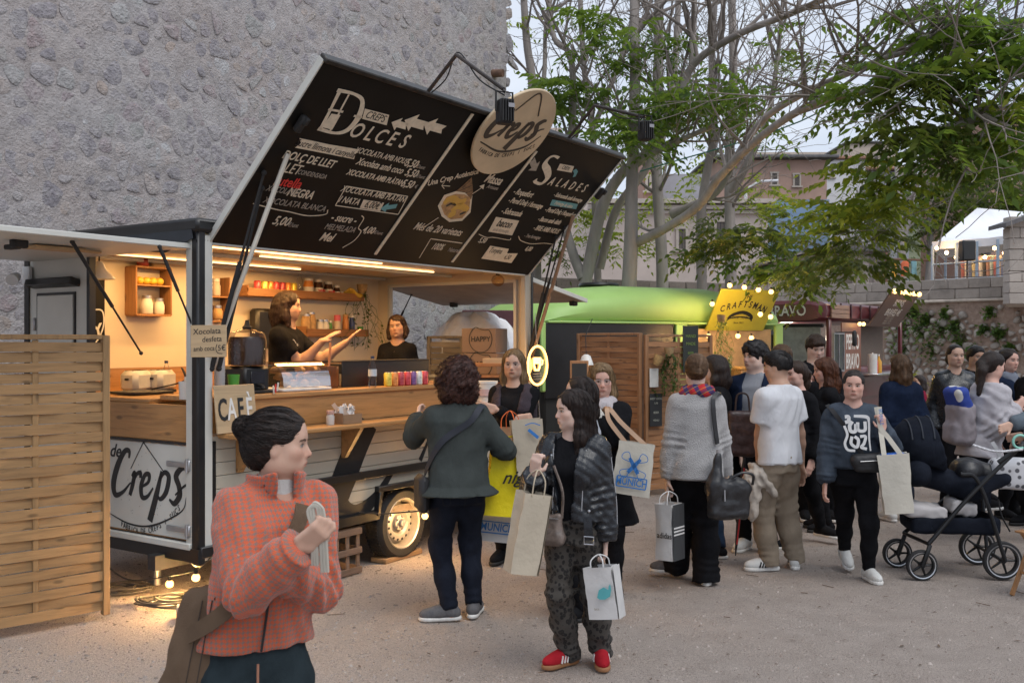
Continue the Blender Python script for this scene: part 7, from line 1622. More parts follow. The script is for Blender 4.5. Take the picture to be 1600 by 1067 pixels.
 def leg_ops(s,n,infl=0.0):
  h,kn,an=s.hip[n],s.kn[n],s.an[n];f=(1.0 if s.sex=='f' else .98)*s.wide**.6;th=h+(kn-h)*.35;cf=kn+(an-kn)*.32+V3(0,-.012,0)
  return[('add',rc(h,th,.070*f+infl,.075*f+infl),.04),('add',rc(th,kn,.076*f+infl,.054*f+infl),.04),('add',rc(kn,cf,.052*f+infl,.054*f+infl),.04),('add',rc(cf,an,.054*f+infl,.034*f+infl),.03)]
 def foot_ops(s,n,infl=0.0):
  an=s.an[n];d=s.fdir[n];b=an-V3(0,0,.045);return[('add',rc(an,b-d*.02,.038,.036),.03),('add',rc(b,b+d*.12-V3(0,0,.008),.036,.026),.03)]
 def head_ops(s):
  E=s.hell;A=[]
  add=lambda p,k:A.append(('add',p,k));sub=lambda p,k:A.append(('sub',p,k));r=lambda a,b,ra,rb:rc(s.H(*a),s.H(*b),ra*s.hs,rb*s.hs)
  fem=s.sex=='f';jw=1.0 if fem else 1.10
  add(E((0,-.014,.034),(.075,.095,.084)),.02);add(E((0,.022,-.022),(.064,.070,.070)),.04);add(E((0,.030,-.066),(.050*jw,.052,.044)),.04);add(E((0,.064,-.097),(.023*jw,.019,.017)),.03)
  for q in(-1,1):
   add(E((q*.046*jw,.012,-.070),(.018,.034,.026)),.04);add(E((q*.043,.056,-.022),(.021,.022,.018)),.03)
  add(r((-.032,.077,.023),(.032,.077,.023),.0115,.0115),.022);add(E((0,.060,.055),(.050,.030,.040)),.04)
  for q in(-1,1):sub(E((q*.032,.101,.001),(.019,.019,.0145)),.014)
  for q in(-1,1):add(E((q*.032,.0715,.000),(.0150,.0140,.0125)),.006)
  for q in(-1,1):add(r((q*.019,.0845,.0075),(q*.046,.078,.0060),.0042,.0038),.006)
  add(r((0,.081,.012),(0,.1045,-.031),.0085,.0105),.012);add(E((0,.101,-.036),(.0125,.011,.0095)),.008)
  for q in(-1,1):add(E((q*.0125,.0925,-.0385),(.0085,.010,.0078)),.006)
  add(E((0,.0795,-.068),(.027,.014,.017)),.02)
  add(E((0,.0915,-.0635),(.021,.0075,.0052)),.005);add(E((0,.0895,-.0735),(.0185,.0080,.0062)),.005);sub(E((0,.099,-.0685),(.024,.008,.0012)),.004)
  sub(E((0,.094,-.0865),(.020,.012,.006)),.012)
  for q in(-1,1):
   add(E((q*.0745,-.006,-.006),(.0085,.0185,.031)),.008);sub(E((q*.086,-.002,-.004),(.0075,.010,.019)),.006)
  nk0=s.H(0,-.022,-.055);nr=.049 if fem else .058
  A.append(('add',rc(nk0,s.nb+V3(0,0,-.01),nr*s.hs,(nr+.004)*s.hs),.045));A.append(('add',rc(s.nb+V3(0,.0,-.01),s.nb+V3(0,-.01,-.07),nr+.006,.07),.06));return A
 def body(s,skinmat,hide=.0,bare_arms=False,bare_legs=False,step=None):
  """the figure itself, one continuous skin; parts under clothes are kept a little slimmer"""
  sl=-.010;ops=[('add',s.torso(sl),0)]
  if s.sex=='f':ops+=[('add',p,.04)for p in s.bust(sl)]
  for n in 'lr':
   sgn=1 if n=='r' else-1;ops.append(('add',rc(s.nb+V3(sgn*.03,-.012,-.04),s.sh[n],.040,.040+sl*.5),.05))
   ops+=s.arm_ops(n,0 if bare_arms else sl*.6);ops+=s.leg_ops(n,0 if bare_legs else sl);ops+=s.foot_ops(n)
  nb=len(ops)
  ops+=s.head_ops()
  for n in 'lr':ops+=s.hand_ops(n)
  fine=[(s.hc-V3(.11,.12,.15),s.hc+V3(.11,.14,.14))]+[(np.minimum(s.wr[n],s.wr[n]+s.hd[n]*.2)-.045,np.maximum(s.wr[n],s.wr[n]+s.hd[n]*.2)+.045)for n in 'lr']
  st=(step or(.014 if bare_arms else .030))*s.lod**.5;V,F=polygonise(ops,st,fine,.0078*s.lod)
  hcds=((V-s.hc)@s.HR)/s.hs;far=(V[:,2]<s.hc[2]-.17);hcds[far]=(0,-1,-1)
  me=np_mesh('body',V*s.k,F);set_attr(me,'hc',hcds);return link('body',me,skinmat,s.root)
 def piece(s,name,ops,m,step=.010,disp=None,smooth=1,parent=None,attr=False,pc=False):
  V,F=polygonise(ops,step*s.lod*(1.22 if s.lod>.8 else 1.0),None,None,disp)
  if smooth:V=relax(V,F,smooth,.5)
  me=np_mesh(name,V*s.k,F)
  if attr:set_attr(me,'hs',((V-s.hc)@s.HR)/s.hs)
  if pc:set_attr(me,'pc',s.pattern(V))
  return link(name,me,m,parent or s.root)
 def pattern(s,V):
  """cloth coordinates: around x along, per limb, so a woven pattern follows the sleeves"""
  out=np.stack([np.arctan2(V[:,0],V[:,1])*.165,V[:,2],np.zeros(len(V))],1);best=np.full(len(V),1e9)
  d0=s.torso(.02).f(V);best=d0+.012
  for n in 'lr':
   for a,b,r0,o in((s.sh[n],s.el[n],.055,0),(s.el[n],s.wr[n],.045,.30)):
    ba=b-a;L_=np.linalg.norm(ba);u=ba/L_;t=(V-a)@u;q=V-a-np.clip(t,0,L_)[:,None]*u;d=np.linalg.norm(q,axis=1)-r0;x,y,z=[np.array(w)for w in dirframe(Vector(u),(0,1,0))];ang=np.arctan2(q@x,q@y)
    m=d<best;best=np.where(m,d,best);out[m,0]=ang[m]*.06+3;out[m,1]=t[m]+o
  return out
    # ---- clothes
 def top(s,name,m,infl=.016,lo=.86,sleeve='long',straight=.5,flare=0.018,neck=1.415,amp=.006,wl=.11,sr=None,open_=None,step=.0095,seed=1,cuff=0.0,bust=True,collar=None,pc=False,scoop=.0,hi=None,sub=None,slack=0.0,shoulder=.0):
  ops=[('add',s.torso(infl,lo,straight,hi,flare),0)]
  if s.sex=='f' and bust:ops+=[('add',p,.05)for p in s.bust(infl-.002)]
  if lo is not None:ops.append(('cut',half((0,0,lo+s.dz),(0,0,-1)),0))
  for n in 'lr':
   sg=1 if n=='r' else-1;ops.append(('add',rc(s.nb+V3(sg*.040,-.014,-.045),s.sh[n]+V3(-sg*.012,0,shoulder+.002),.040+infl*.45,.040+infl*.8),.05))
   if sleeve=='none':continue
   f=.92 if s.sex=='f' else 1.06;r0,r1,r2=sr or(.047,.043,.034);r0,r1,r2=r0*f+infl*.6,r1*f+infl*.8,r2*f+infl*.7;a,e,w=s.sh[n],s.el[n],s.wr[n]
   if sleeve=='short':q=a+(e-a)*.62;ops.append(('add',rc(a,q,r0,r1+.012,True),.05))
   elif sleeve=='elbow':q=e+(w-e)*.35;ops+=[('add',rc(a,e,r0,r1),.05),('add',rc(e,q,r1,r1*.9,True),.02)]
   else:
    u=(w-e)/np.linalg.norm(w-e);we=w-u*(.012-cuff);ops+=[('add',rc(a,e,r0,r1),.05),('add',rc(e,e+(w-e)*.75,r1,r1*.9+r2*.1+slack),.02),('add',rc(e+(w-e)*.6,we,r1*.8+slack,r2,True),.02)]
  if neck:ops.append(('sub',ell(s.nb+V3(0,.035+scoop*.3,.035),(.062,.075,.075+scoop)),.01))
  if collar:ops+=collar
  if open_:ops+=open_
  if sub:ops+=sub
  js=[(s.el[n],s.wr[n]-s.sh[n],.15,amp*.9,.05)for n in 'lr']if sleeve=='long' else[]
  js+=[(s.wr[n]-(s.wr[n]-s.el[n])*.2,s.wr[n]-s.el[n],.08,amp*.6,.04)for n in 'lr']if sleeve=='long' else[]
  js.append((V3(0,0,1.02+s.dz),V3(.1,.05,1),.12,amp*.0,.09))
  return s.piece(name,ops,m,step,both(folds(seed,amp,wl),creases(js,seed)),1,None,False,pc)
 def trims(s,m,infl,lo,h=.05,straight=.6,sr=.036,cuffs=True,parent=None):
  """ribbed hem and cuffs that gather the cloth"""
  s.piece('hem',[('add',s.torso(infl,lo-.006,straight,lo+h),0),('cut',half((0,0,lo+h+s.dz),(0,0,1)),0)],m,.0095,None,1,parent)
  if cuffs:
   for n in 'lr':u=(s.wr[n]-s.el[n]);u/=np.linalg.norm(u);s.piece('cuff',[('add',rc(s.wr[n]-u*.055,s.wr[n]+u*.004,sr,sr-.003,True,True),0)],m,.0075,None,1,parent)
 def seams(s,m,sets,infl=.02,r=.0016):
  for k,pts in enumerate(sets):
   mb=MB();mb.tube(spline([Vector(s.surf(R(a),z,infl)[0]*s.k)for a,z in pts],4),r,4);mb.build('seam',m,s.root)
 def front_open(s,w0,w1,z0,z1,depth=.30,cx=0.0):
  """wedge that opens a jacket down the front between heights z0 (width w0) and z1 (width w1)"""
  def f(P):
   a=s.tw*np.clip((P[:,2]-.92-s.dz)/.46,0,1);ox,oy=s.off(P[:,2]);x=P[:,0]-ox;y=P[:,1]-oy;xr=x*np.cos(a)+y*np.sin(a);yr=-x*np.sin(a)+y*np.cos(a)
   w=np.interp(P[:,2],(z0+s.dz,z1+s.dz),(w0,w1));return np.maximum(np.maximum(np.abs(xr-cx)-w,.03-yr),np.maximum(z0+s.dz-P[:,2],P[:,2]-z1-s.dz))
  return[('sub',Prim(f,(-.4,-.4,z0),(.4,.5,z1+.3)),.004)]
 def trousers(s,m,infl=.012,hi=1.0,wide=(0,0,0),hem=.07,amp=.005,wl=.10,step=.0125,seed=2,name='trousers',straight=0):
  rw=[q for q in s.rows()if q[0]<hi+s.dz+.12];ops=[('add',loft(rw,infl,2.3,s.off,s.twf),0)]
  for n in 'lr':
   h,kn,an=s.hip[n],s.kn[n],s.an[n];th=h+(kn-h)*.35;f=s.wide**.6;a2=an+(an-kn)/np.linalg.norm(an-kn)*.06
   ops+=[('add',rc(h,th,.072*f+infl,.079*f+infl+wide[0]),.03),('add',rc(th,kn,.080*f+infl+wide[0],.058*f+infl+wide[1]),.05),('add',rc(kn,an+(kn-an)*.5,.058*f+infl+wide[1],.050*f+infl+wide[1]*.5+wide[2]*.5),.05),('add',rc(an+(kn-an)*.5,a2,.050*f+infl+wide[1]*.5+wide[2]*.5,.038+infl+wide[2]),.04)]
  def cutf(P):return np.minimum(*[np.where((P[:,0]<0)if n=='l' else(P[:,0]>=0),s.foot[n][2]+hem-P[:,2],9)for n in 'lr'])
  for n in 'lr':   # hem plane at each ankle
   an,kn=s.an[n],s.kn[n];u=(an-kn)/np.linalg.norm(an-kn);q=an+u*(.085-hem)
   ops.append(('sub',Prim((lambda q,u:(lambda P:np.maximum(-((P-q)@u),np.linalg.norm(P-q,axis=1)-.22)))(q,u),q-.25,q+.25),.0))
  ops.append(('cut',half((0,0,hi+s.dz),(0,0,1)),0))
  js=[(s.kn[n],s.an[n]-s.hip[n],.16,amp*.8,.07)for n in 'lr']+[(s.an[n]+(s.kn[n]-s.an[n])*.12,s.an[n]-s.kn[n],.12,amp*1.1,.05)for n in 'lr']+[(s.hip[n],s.kn[n]-s.hip[n],.10,amp*.6,.06)for n in 'lr']
  return s.piece(name,ops,m,step,both(folds(seed,amp,wl,5,.6),creases(js,seed)),1)
 def shoes(s,m,sole,stripe=None,high=0.0):
  for n in 'lr':
   an=s.an[n];d=s.fdir[n];side=np.cross(d,V3(0,0,1));side/=np.linalg.norm(side);up=np.cross(side,d);Rm=np.stack([side,d,up],1);b=an-up*.085;L=lambda x,y,z:b+side*x+d*y+up*z
   ops=[('add',ell(L(0,.115,.042),(.046,.088,.042),Rm),0),('add',rc(L(0,-.035,.05),L(0,.05,.052),.043,.043),.03),('add',rc(L(0,-.012,.06),L(0,-.005,.105+high),.044,.041,True),.02),('add',rc(L(0,.03,.075),L(0,.10,.060),.034,.030),.03),('cut',half(L(0,0,.022),-up),0)]
   o=s.piece('shoe',ops,m,.0075,None,1)
   ops=[('add',Prim((lambda L_,Rm_:(lambda P:(lambda q:np.maximum(np.sqrt((q[:,0]/np.interp(q[:,1],(-.085,-.03,.06,.13,.205),(.034,.040,.040,.050,.038)))**2*1+np.maximum(np.abs(q[:,1]-.06)-.10,0)**2/.045**2)*.045-.045,np.abs(q[:,2]-.013)-.0145))((P-L_)@Rm_)))(b,Rm),b-.25,b+.25),0)]
   so=s.piece('sole',ops,sole,.0075,None,1,o)
   if stripe:
    mb=MB()
    for i in range(3):
     for sg in(-1,1):p0=L(sg*.047,.05+.022*i,.030);p1=L(sg*.040,.035+.022*i,.072);mb.ribbon([Vector(p0*s.k),Vector(p1*s.k)],.010*s.k,Vector(side*sg),.006)
    tag(mb.build('stripes',stripe,o),kind='stuff')
   lm=MB()
   for i in range(4):p=L(0,.055+.018*i,.098-.008*i);lm.tube([Vector((p-side*.018)*s.k),Vector((p+up*.006)*s.k),Vector((p+side*.018)*s.k)],.003,5)
   lm.build('laces',sole if not stripe else stripe,o)
    # ---- hair
 def hair(s,style,m,seed=1,vol=.0,L_=.25,extra=None,fringe=0.0,step=.0075,amp=.004,strands=0):
  E=s.hell;H=s.H;hs=s.hs;r=lambda a,b,ra,rb:rc(H(*a),H(*b),ra*hs,rb*hs);v=vol
  ops=[('add',E((0,-.020,.040),(.0835+v,.103+v,.092+v)),0),('add',E((0,-.045,.0),(.078+v,.075+v,.085+v)),.04),('add',E((0,-.001,.058),(.076+v,.0965+v,.067+v)),.03)]
  face=[('sub',E((0,.105,-.034-fringe),(.064,.080,.094)),.010),('sub',E((0,.085,-.075),(.075,.085,.075)),.015)]
  earcut=[('sub',E((q*.086,.006,-.018),(.020,.026,.030)),.008)for q in(-1,1)]
  if fringe<=0:face.append(('sub',E((0,.116,.026),(.060,.052,.062)),.010))
  low=[('sub',E((0,.02,-.130),(.11,.11,.066)),.02)]
  disp=folds(seed,amp,.05,5)
  if style in('bun','pony','short'):ops+=face+earcut+low
  if style=='short':
   ops+=[('add',E((0,.025,.075+v),(.064+v,.070+v,.045+v)),.03)]
   if fringe>=0:ops+=[('add',r((-.035,.075,.072),(.030,.088,.062),.018,.020),.03)]
  if style=='bun':ops+=[('add',E((0,-.126,.064),(.045,.036,.042)),.008),('add',r((0,-.095,.0),(0,-.10,.055),.03,.03),.03)]
  if style=='lowbun':ops+=face+earcut+low+[('add',E((.012,-.115,-.015),(.040,.030,.034)),.010)]
  if style=='pony':ops+=[('add',r((0,-.105,.045),(0,-.14,.01),.022,.030),.02),('add',r((0,-.14,.01),(.015,-.135,-L_*.5),.034,.036),.03),('add',r((.015,-.135,-L_*.5),(.02,-.11,-L_),.036,.010),.03)]
  if style in('long','bob','wavy'):
   ops+=face
   for q in(-1,1):ops+=[('add',r((q*.066,-.020,.02),(q*.082,-.018,-L_*.5),.030+v,.034+v),.04),('add',r((q*.082,-.018,-L_*.5),(q*.088,.01,-L_),.034+v,.012 if style=='long' else .026),.04)]
   ops+=[('add',r((0,-.075,.0),(0,-.098,-L_*.5),.062,.060),.05),('add',r((0,-.098,-L_*.5),(0,-.10,-L_),.060,.022 if style=='long' else .045),.05),('add',r((-.05,-.08,-.02),(-.06,-.085,-L_*.95),.035,.02),.05),('add',r((.05,-.08,-.02),(.06,-.085,-L_*.95),.035,.02),.05)]
   ops+=[('sub',E((0,.088,-.09),(.058,.075,.14)),.015)]
  if style=='curly':
   ops=[('add',E((0,-.03,.025),(.142,.145,.145)),0),('add',E((0,-.04,-.09),(.142,.115,.11)),.05),('sub',E((0,.13,-.03),(.07,.09,.11)),.02)];rr=np.random.RandomState(4)
   for _ in range(46):
    u=rr.normal(size=3);u/=np.linalg.norm(u);p=u*np.array((.138,.14,.155))+np.array((0,-.03,-.0));
    if p[1]>.06 and abs(p[0])<.08:continue
    ops.append(('add',E(tuple(p),(.026,.026,.026)),.012))
   disp=lambda P:.012*np.sin(P@V3(150,40,80))*np.sin(P@V3(-60,140,95))*np.sin(P@V3(80,-70,145))
  if extra:ops+=extra
  o=s.piece('hair',ops,m,step,disp,1,None,True)
  if strands:s.strands(o,ops,disp,m,style,strands,seed,L_)
  return o
 def strands(s,parent,ops,disp,m,style,n,seed,L_):
  """separate locks traced over the hair volume so the outline and sheen break up"""
  r=np.random.RandomState(seed+50);me=parent.data;nv=len(me.vertices);V=np.empty(nv*3,np.float32);me.vertices.foreach_get('co',V);V=V.reshape(-1,3).astype(float)/s.k
  loc=((V-s.hc)@s.HR)/s.hs;w=np.where(loc[:,2]>(-.02 if style in('long','bob')else-.2),1.0,.25);i=r.choice(nv,n,p=w/w.sum());P=V[i].copy();N=9 if style=='short' else 12;st=(.009 if style=='short' else .015)if style!='curly' else .009;path=[P.copy()];ph=r.uniform(0,6.28,n);of=r.uniform(.0003,.0022,n)*(2 if style=='curly' else 1)
  dsp=disp
  def ev(Q):o_=np.argsort(Q[:,0]);d=np.empty(len(Q));d[o_]=evaluate(ops,Q[o_],dsp);return d
  tgt=s.H(0,-.125,.06)if style=='bun' else(s.H(.01,-.115,-.01)if style=='lowbun' else s.H(0,-.11,.04))
  for k in range(N):
   g=np.stack([ev(P+np.eye(3)[a]*.004)-ev(P-np.eye(3)[a]*.004)for a in range(3)],1);g/=np.linalg.norm(g,axis=1)[:,None]+1e-9
   if style in('bun','lowbun','pony'):d=tgt-P;far=np.linalg.norm(d,axis=1)<.045;d[far]=V3(0,0,-1)
   elif style=='short':d=np.tile(s.HR@V3(.15,.9,-.3),(n,1))*np.where(((P-s.hc)@s.HR)[:,1:2]>-.02,1,-1)+V3(0,0,-.4)
   elif style=='curly':d=np.stack([np.cos(ph+k*1.1),np.sin(ph*1.7+k*1.1),np.sin(ph+k*1.3)],1)
   else:d=np.tile(V3(0,0,-1),(n,1))+g*.0+s.HR@V3(0,-.25,0)*(((P-s.hc)@s.HR)[:,2:3]>.05)
   d=d/(np.linalg.norm(d,axis=1)[:,None]+1e-9)+r.normal(size=(n,3))*.05;d=d-g*(d*g).sum(1)[:,None];d/=np.linalg.norm(d,axis=1)[:,None]+1e-9
   P=P+d*st;dd=ev(P);P=P-g*(np.clip(dd-of-(.006*np.sin(ph+k*1.9)if style=='curly' else 0),-.02,.02))[:,None];path.append(P.copy())
  A=np.stack(path,1);T=np.gradient(A,axis=1);T/=np.linalg.norm(T,axis=2)[...,None]+1e-9;up=np.array((.31,.2,.93));X=np.cross(T,up);X/=np.linalg.norm(X,axis=2)[...,None]+1e-9;Y=np.cross(T,X);rad=(.0013*s.lod**.4*np.concatenate([[.4,.8],np.ones(N-4),[.8,.5,.15]])[None,:,None])*r.uniform(.6,1.3,(n,1,1))
  VV=np.stack([A+(X*math.cos(a)+Y*math.sin(a))*rad for a in(0,2.09,4.19)],2).reshape(-1,3);b=(np.arange(n)[:,None]*(N+1)+np.arange(N)[None]).reshape(-1)*3
  F=np.concatenate([np.stack([b+q,b+(q+1)%3,b+3+(q+1)%3,b+3+q],1)for q in range(3)]);me2=np_mesh('hair_strands',VV*s.k,F);set_attr(me2,'hs',((VV-s.hc)@s.HR)/s.hs);tag(link('hair_strands',me2,m,parent),kind='stuff')
    # ---- straps laid over the clothed torso
 def surf(s,ang,z,infl):
  """point on the clothed torso: ang 0 = front, + to the wearer's right"""
  rw=s.rows();zz=z+s.dz;w=np.interp(zz,[q[0]for q in rw],[q[1]for q in rw]);d=np.interp(zz,[q[0]for q in rw],[q[2]for q in rw]);y=np.interp(zz,[q[0]for q in rw],[q[3]for q in rw])
  mw=max(q[1]for q in rw[1:6]);w=w*.5+mw*.5;c,q=math.sin(ang),math.cos(ang);k=(abs(c)**2.35+abs(q)**2.35)**(-1/2.35);x=c*k*(w+infl);yy=q*k*(d+infl)+y;a=float(s.twf(np.array(zz)));ox,oy=s.off(np.array(zz))
  return V3(x*math.cos(a)-yy*math.sin(a)+float(ox),x*math.sin(a)+yy*math.cos(a)+float(oy),zz),V3(c*math.cos(a)-q*math.sin(a),c*math.sin(a)+q*math.cos(a),0)
 def world(s,p):return s.loc+Matrix.Rotation(s.face,3,'Z')@Vector(np.array(p)*s.k)
 def wdir(s,v):return Matrix.Rotation(s.face,3,'Z')@Vector(v)
 def strap(s,mb,keys,w=.035,infl=.03,th=.004):
  """keys: (angle deg, z) on the torso surface, or 3-vectors; ribbon in world space"""
  P=[];N=[]
  for q in keys:
   if len(q)==2:a,n=s.surf(R(q[0]),q[1],infl);
   else:a=V3(*q);n=V3(0,0,1)
   if len(q)==2 and q[1]>1.38:n=n*.5+V3(0,0,1)
   P.append(s.world(a));N.append(s.wdir(n))
  pts=spline(P,5);nn=spline(N,5);mb.ribbon(pts,w,[n.normalized()for n in nn],th);return pts
# ================================================================ WHO STANDS WHERE
SK={'fair':(.56,.355,.265),'pale':(.60,.42,.345),'tan':(.44,.265,.185),'rosy':(.58,.35,.28)}
def skin(n,**k):return skin_mat(n+str(sorted(k.items())),SK[n],**k)
H_dk=hair_mat('dark brown',(.016,.009,.007),(.06,.035,.024));H_dkb=hair_mat('dark tied',(.016,.010,.008),(.07,.042,.03),(16,60,240));H_br=hair_mat('brown',(.028,.014,.008),(.085,.045,.024));H_red=hair_mat('auburn',(.075,.024,.010),(.2,.075,.03));H_bl=hair_mat('dark blonde',(.17,.105,.05),(.42,.30,.17));H_lb=hair_mat('light brown',(.085,.045,.022),(.21,.125,.065));H_lbt=hair_mat('light tied',(.11,.06,.03),(.24,.14,.075),(16,60,240));H_cu=hair_mat('curly auburn',(.040,.014,.010),(.15,.055,.032),(120,120,120));H_bk=hair_mat('black short',(.010,.008,.008),(.04,.03,.026),(150,60,90))
rub_w=mat('white sole',(.66,.65,.62),.6,var=.1,vs=20);rub_g=mat('gum sole',(.30,.14,.06),.7);rub_b=mat('black sole',(.02,.02,.02),.7)
sh_w=cloth_mat('white leather',(.62,.62,.60),.05,200,.1,.5);sh_r=cloth_mat('red suede',(.42,.02,.03),.15,300,.3);sh_b=cloth_mat('black shoe',(.014,.014,.016),.2);sh_g=cloth_mat('grey trainer',(.30,.29,.29),.3,200,.2,vs=30,col2=(.10,.10,.11))
denim_d=cloth_mat('dark denim',(.018,.022,.035),.25,600,.35);denim_g=cloth_mat('slate denim',(.035,.050,.058),.25,600,.35);blk=cloth_mat('black cloth',(.011,.011,.013),.3,400,.25);navy=cloth_mat('navy cloth',(.012,.020,.045),.25,400,.25)
def houndstooth():
 m,nt=newmat('houndstooth wool');p=nt.p;at=nt.node('ShaderNodeAttribute');at.attribute_name='pc';sx=nt.node('ShaderNodeSeparateXYZ');nt.set(sx.inputs[0],at.outputs['Vector']);c=1/.0165
 wob=nt.math('MULTIPLY',nt.math('SUBTRACT',nt.noise(nt.coord(),30,2),.5),.003)
 x=nt.math('FRACT',nt.math('MULTIPLY',nt.math('ADD',sx.outputs[0],wob),c));y=nt.math('FRACT',nt.math('MULTIPLY',nt.math('ADD',sx.outputs[1],wob),c));u=nt.math('GREATER_THAN',x,.42);v=nt.math('GREATER_THAN',y,.42)
 d=nt.math('GREATER_THAN',nt.math('FRACT',nt.math('MULTIPLY',nt.math('ADD',nt.math('ADD',x,y),0),2.0)),.5);same=nt.math('SUBTRACT',1.0,nt.math('ABSOLUTE',nt.math('SUBTRACT',u,v)))
 f=nt.math('ADD',nt.math('MULTIPLY',same,u),nt.math('MULTIPLY',nt.math('SUBTRACT',1.0,same),d));co=nt.coord();n=nt.noise(co,260,3);col=nt.mix(f,(.22,.175,.155),(.64,.115,.047));col=nt.mix(nt.math('MULTIPLY',n,.35),col,(.42,.15,.09))
 nt.set(p.inputs['Base Color'],col);p.inputs['Roughness'].default_value=.95;p.inputs['Sheen Weight'].default_value=.3;p.inputs['Specular IOR Level'].default_value=.1
 nt.set(p.inputs['Normal'],nt.bump(nt.math('ADD',nt.math('MULTIPLY',n,.6),nt.math('MULTIPLY',nt.noise(co,18,4,.5,.8),.8)),.7,.008));return m
def leopard():
 m,nt=newmat('leopard denim');p=nt.p;co=nt.coord();v=nt.node('ShaderNodeTexVoronoi',i_Scale=42.0);nt.set(v.inputs['Vector'],nt.mapping(co,(1,1,.8)));n=nt.noise(co,60,3);d=nt.math('ADD',v.outputs['Distance'],nt.math('MULTIPLY',n,.35))
 c=nt.ramp(d,[(.30,(.034,.028,.024)),(.42,(.010,.009,.009)),(.56,(.013,.012,.012)),(.66,(.062,.055,.048))]);nt.set(p.inputs['Base Color'],c);p.inputs['Roughness'].default_value=.85
 nt.set(p.inputs['Normal'],nt.bump(nt.math('ADD',nt.noise(co,500,2),nt.noise(nt.mapping(co,(1,1,.5)),14,4,.5,.6)),.5,.01));return m
def leather_mat(name,col=(.007,.009,.013),rough=.28):
 m,nt=newmat(name);p=nt.p;co=nt.coord();n=nt.noise(co,26,5,.6,.6);nt.set(p.inputs['Base Color'],nt.ramp(n,[(.3,tuple(q*.6 for q in col)),(.7,tuple(q*1.6 for q in col))]));nt.set(p.inputs['Roughness'],nt.math('MULTIPLY_ADD',n,.3,rough-.15));p.inputs['Specular IOR Level'].default_value=.6
 nt.set(p.inputs['Normal'],nt.bump(nt.math('ADD',n,nt.math('MULTIPLY',nt.noise(co,220,3),.4)),.5,.008));return m
leather=leather_mat('black leather');knit_g=cloth_mat('grey knit',(.40,.39,.39),.08,140,.9,.95,.4)
def jeans_default(p,m,sh,so,**k):p.trousers(m,**k);p.shoes(sh,so)
def line(p,name,pts,r,m,parent=None,infl=.02):
 """stitched seam or zip lying on the torso: (angle,z) pairs"""
 mb=MB();q=[Vector(p.surf(R(a),z,infl)[0]*p.k)for a,z in pts];mb.tube(spline(q,5),r,5);return mb.build(name,m,parent or p.root)
# 1 ---- foreground woman, orange houndstooth jacket, hair in a bun, arms folded
p=Person('woman in an orange houndstooth jacket with a hair bun and folded arms',398,3.2,1.575,-150,'f',.78,lean=(-.068,.035),head=(64,0,0),shrug=.02,rh=('p',466,856,-.28),re=('p',342,930,-.12),lh=('p',440,890,-.17),le=('p',488,945,-.02),rpose='fist',lpose='flat',rhd=('w',.75,-.1,.6),rpalm=('w',-.3,.9,.3),lhd=('w',-1,-.2,.15),lpalm=('w',0,1,.2))
P1=p;p.body(skin('fair',brow=(.03,.018,.012)))
hound=houndstooth()
cl=[('add',collar(p.nb+V3(0,.004,-.022),.078,.092,.082,.0095,.30,.10),.012)]
p.top('jacket',hound,.029,.90,'long',.75,.01,1.4,.009,.12,(.054,.055,.047),None,.0085,11,.01,True,None,True,.0,None,[('sub',rc(p.nb+V3(0,.02,.0),p.nb+V3(0,.05,.15),.050,.060),.01)]+cl)
p.piece('shirt',[('add',rc(p.nb+V3(0,-.005,-.06),p.nb+V3(0,.012,.062),.074,.066,True),0)],cloth_mat('white tee',(.62,.62,.60),.05),.008)
p.trousers(denim_g,.014,1.0,(.01,.01,.01));p.shoes(sh_b,rub_b)
p.hair('bun',H_dkb,3,.001,extra=[('add',p.hell((0,-.070,-.030),(.056,.052,.055)),.04)],step=.006,amp=.003,strands=500)
for(n_,pts)in(('zip',[(6,1.12),(5,1.0),(5,.91)]),):line(p,n_,pts,.004,blackm,None,.05)
mb=MB();q=p.surf(R(8),.87,.05)[0]*p.k;mb.tube([Vector(q),Vector(q)+Vector((.004,.01,-.10))],.004,6);mb.ball(Vector(q)+Vector((.004,.01,-.115)),.012,8,(1,.6,1.2));mb.build('drawcord',mat('cord',(.35,.16,.10),.8),p.root)
# folded cable/glove end held in the right hand
hd=p.world(p.wr['r']+p.hd['r']*.07+p.palm['r']*.02);mb=MB();u=Vector((.12,-.1,1)).normalized()
for k in range(3):s_=.008*(k-1);mb.tube(spline([hd+Vector((s_,0,-.10)),hd+Vector((s_*.6,-.01,.0)),hd+Vector((s_-.01,-.01,.06+.01*k)),hd+Vector((s_+.012,-.012,.075)),hd+Vector((s_+.022,-.01,.04)),hd+Vector((s_+.03,0,-.12))],6),.0055,6)
tag(mb.build('rolled_cord',mat('cord beige',(.45,.42,.36),.8)),'folded beige cord held in the fist of the woman in orange','cord')
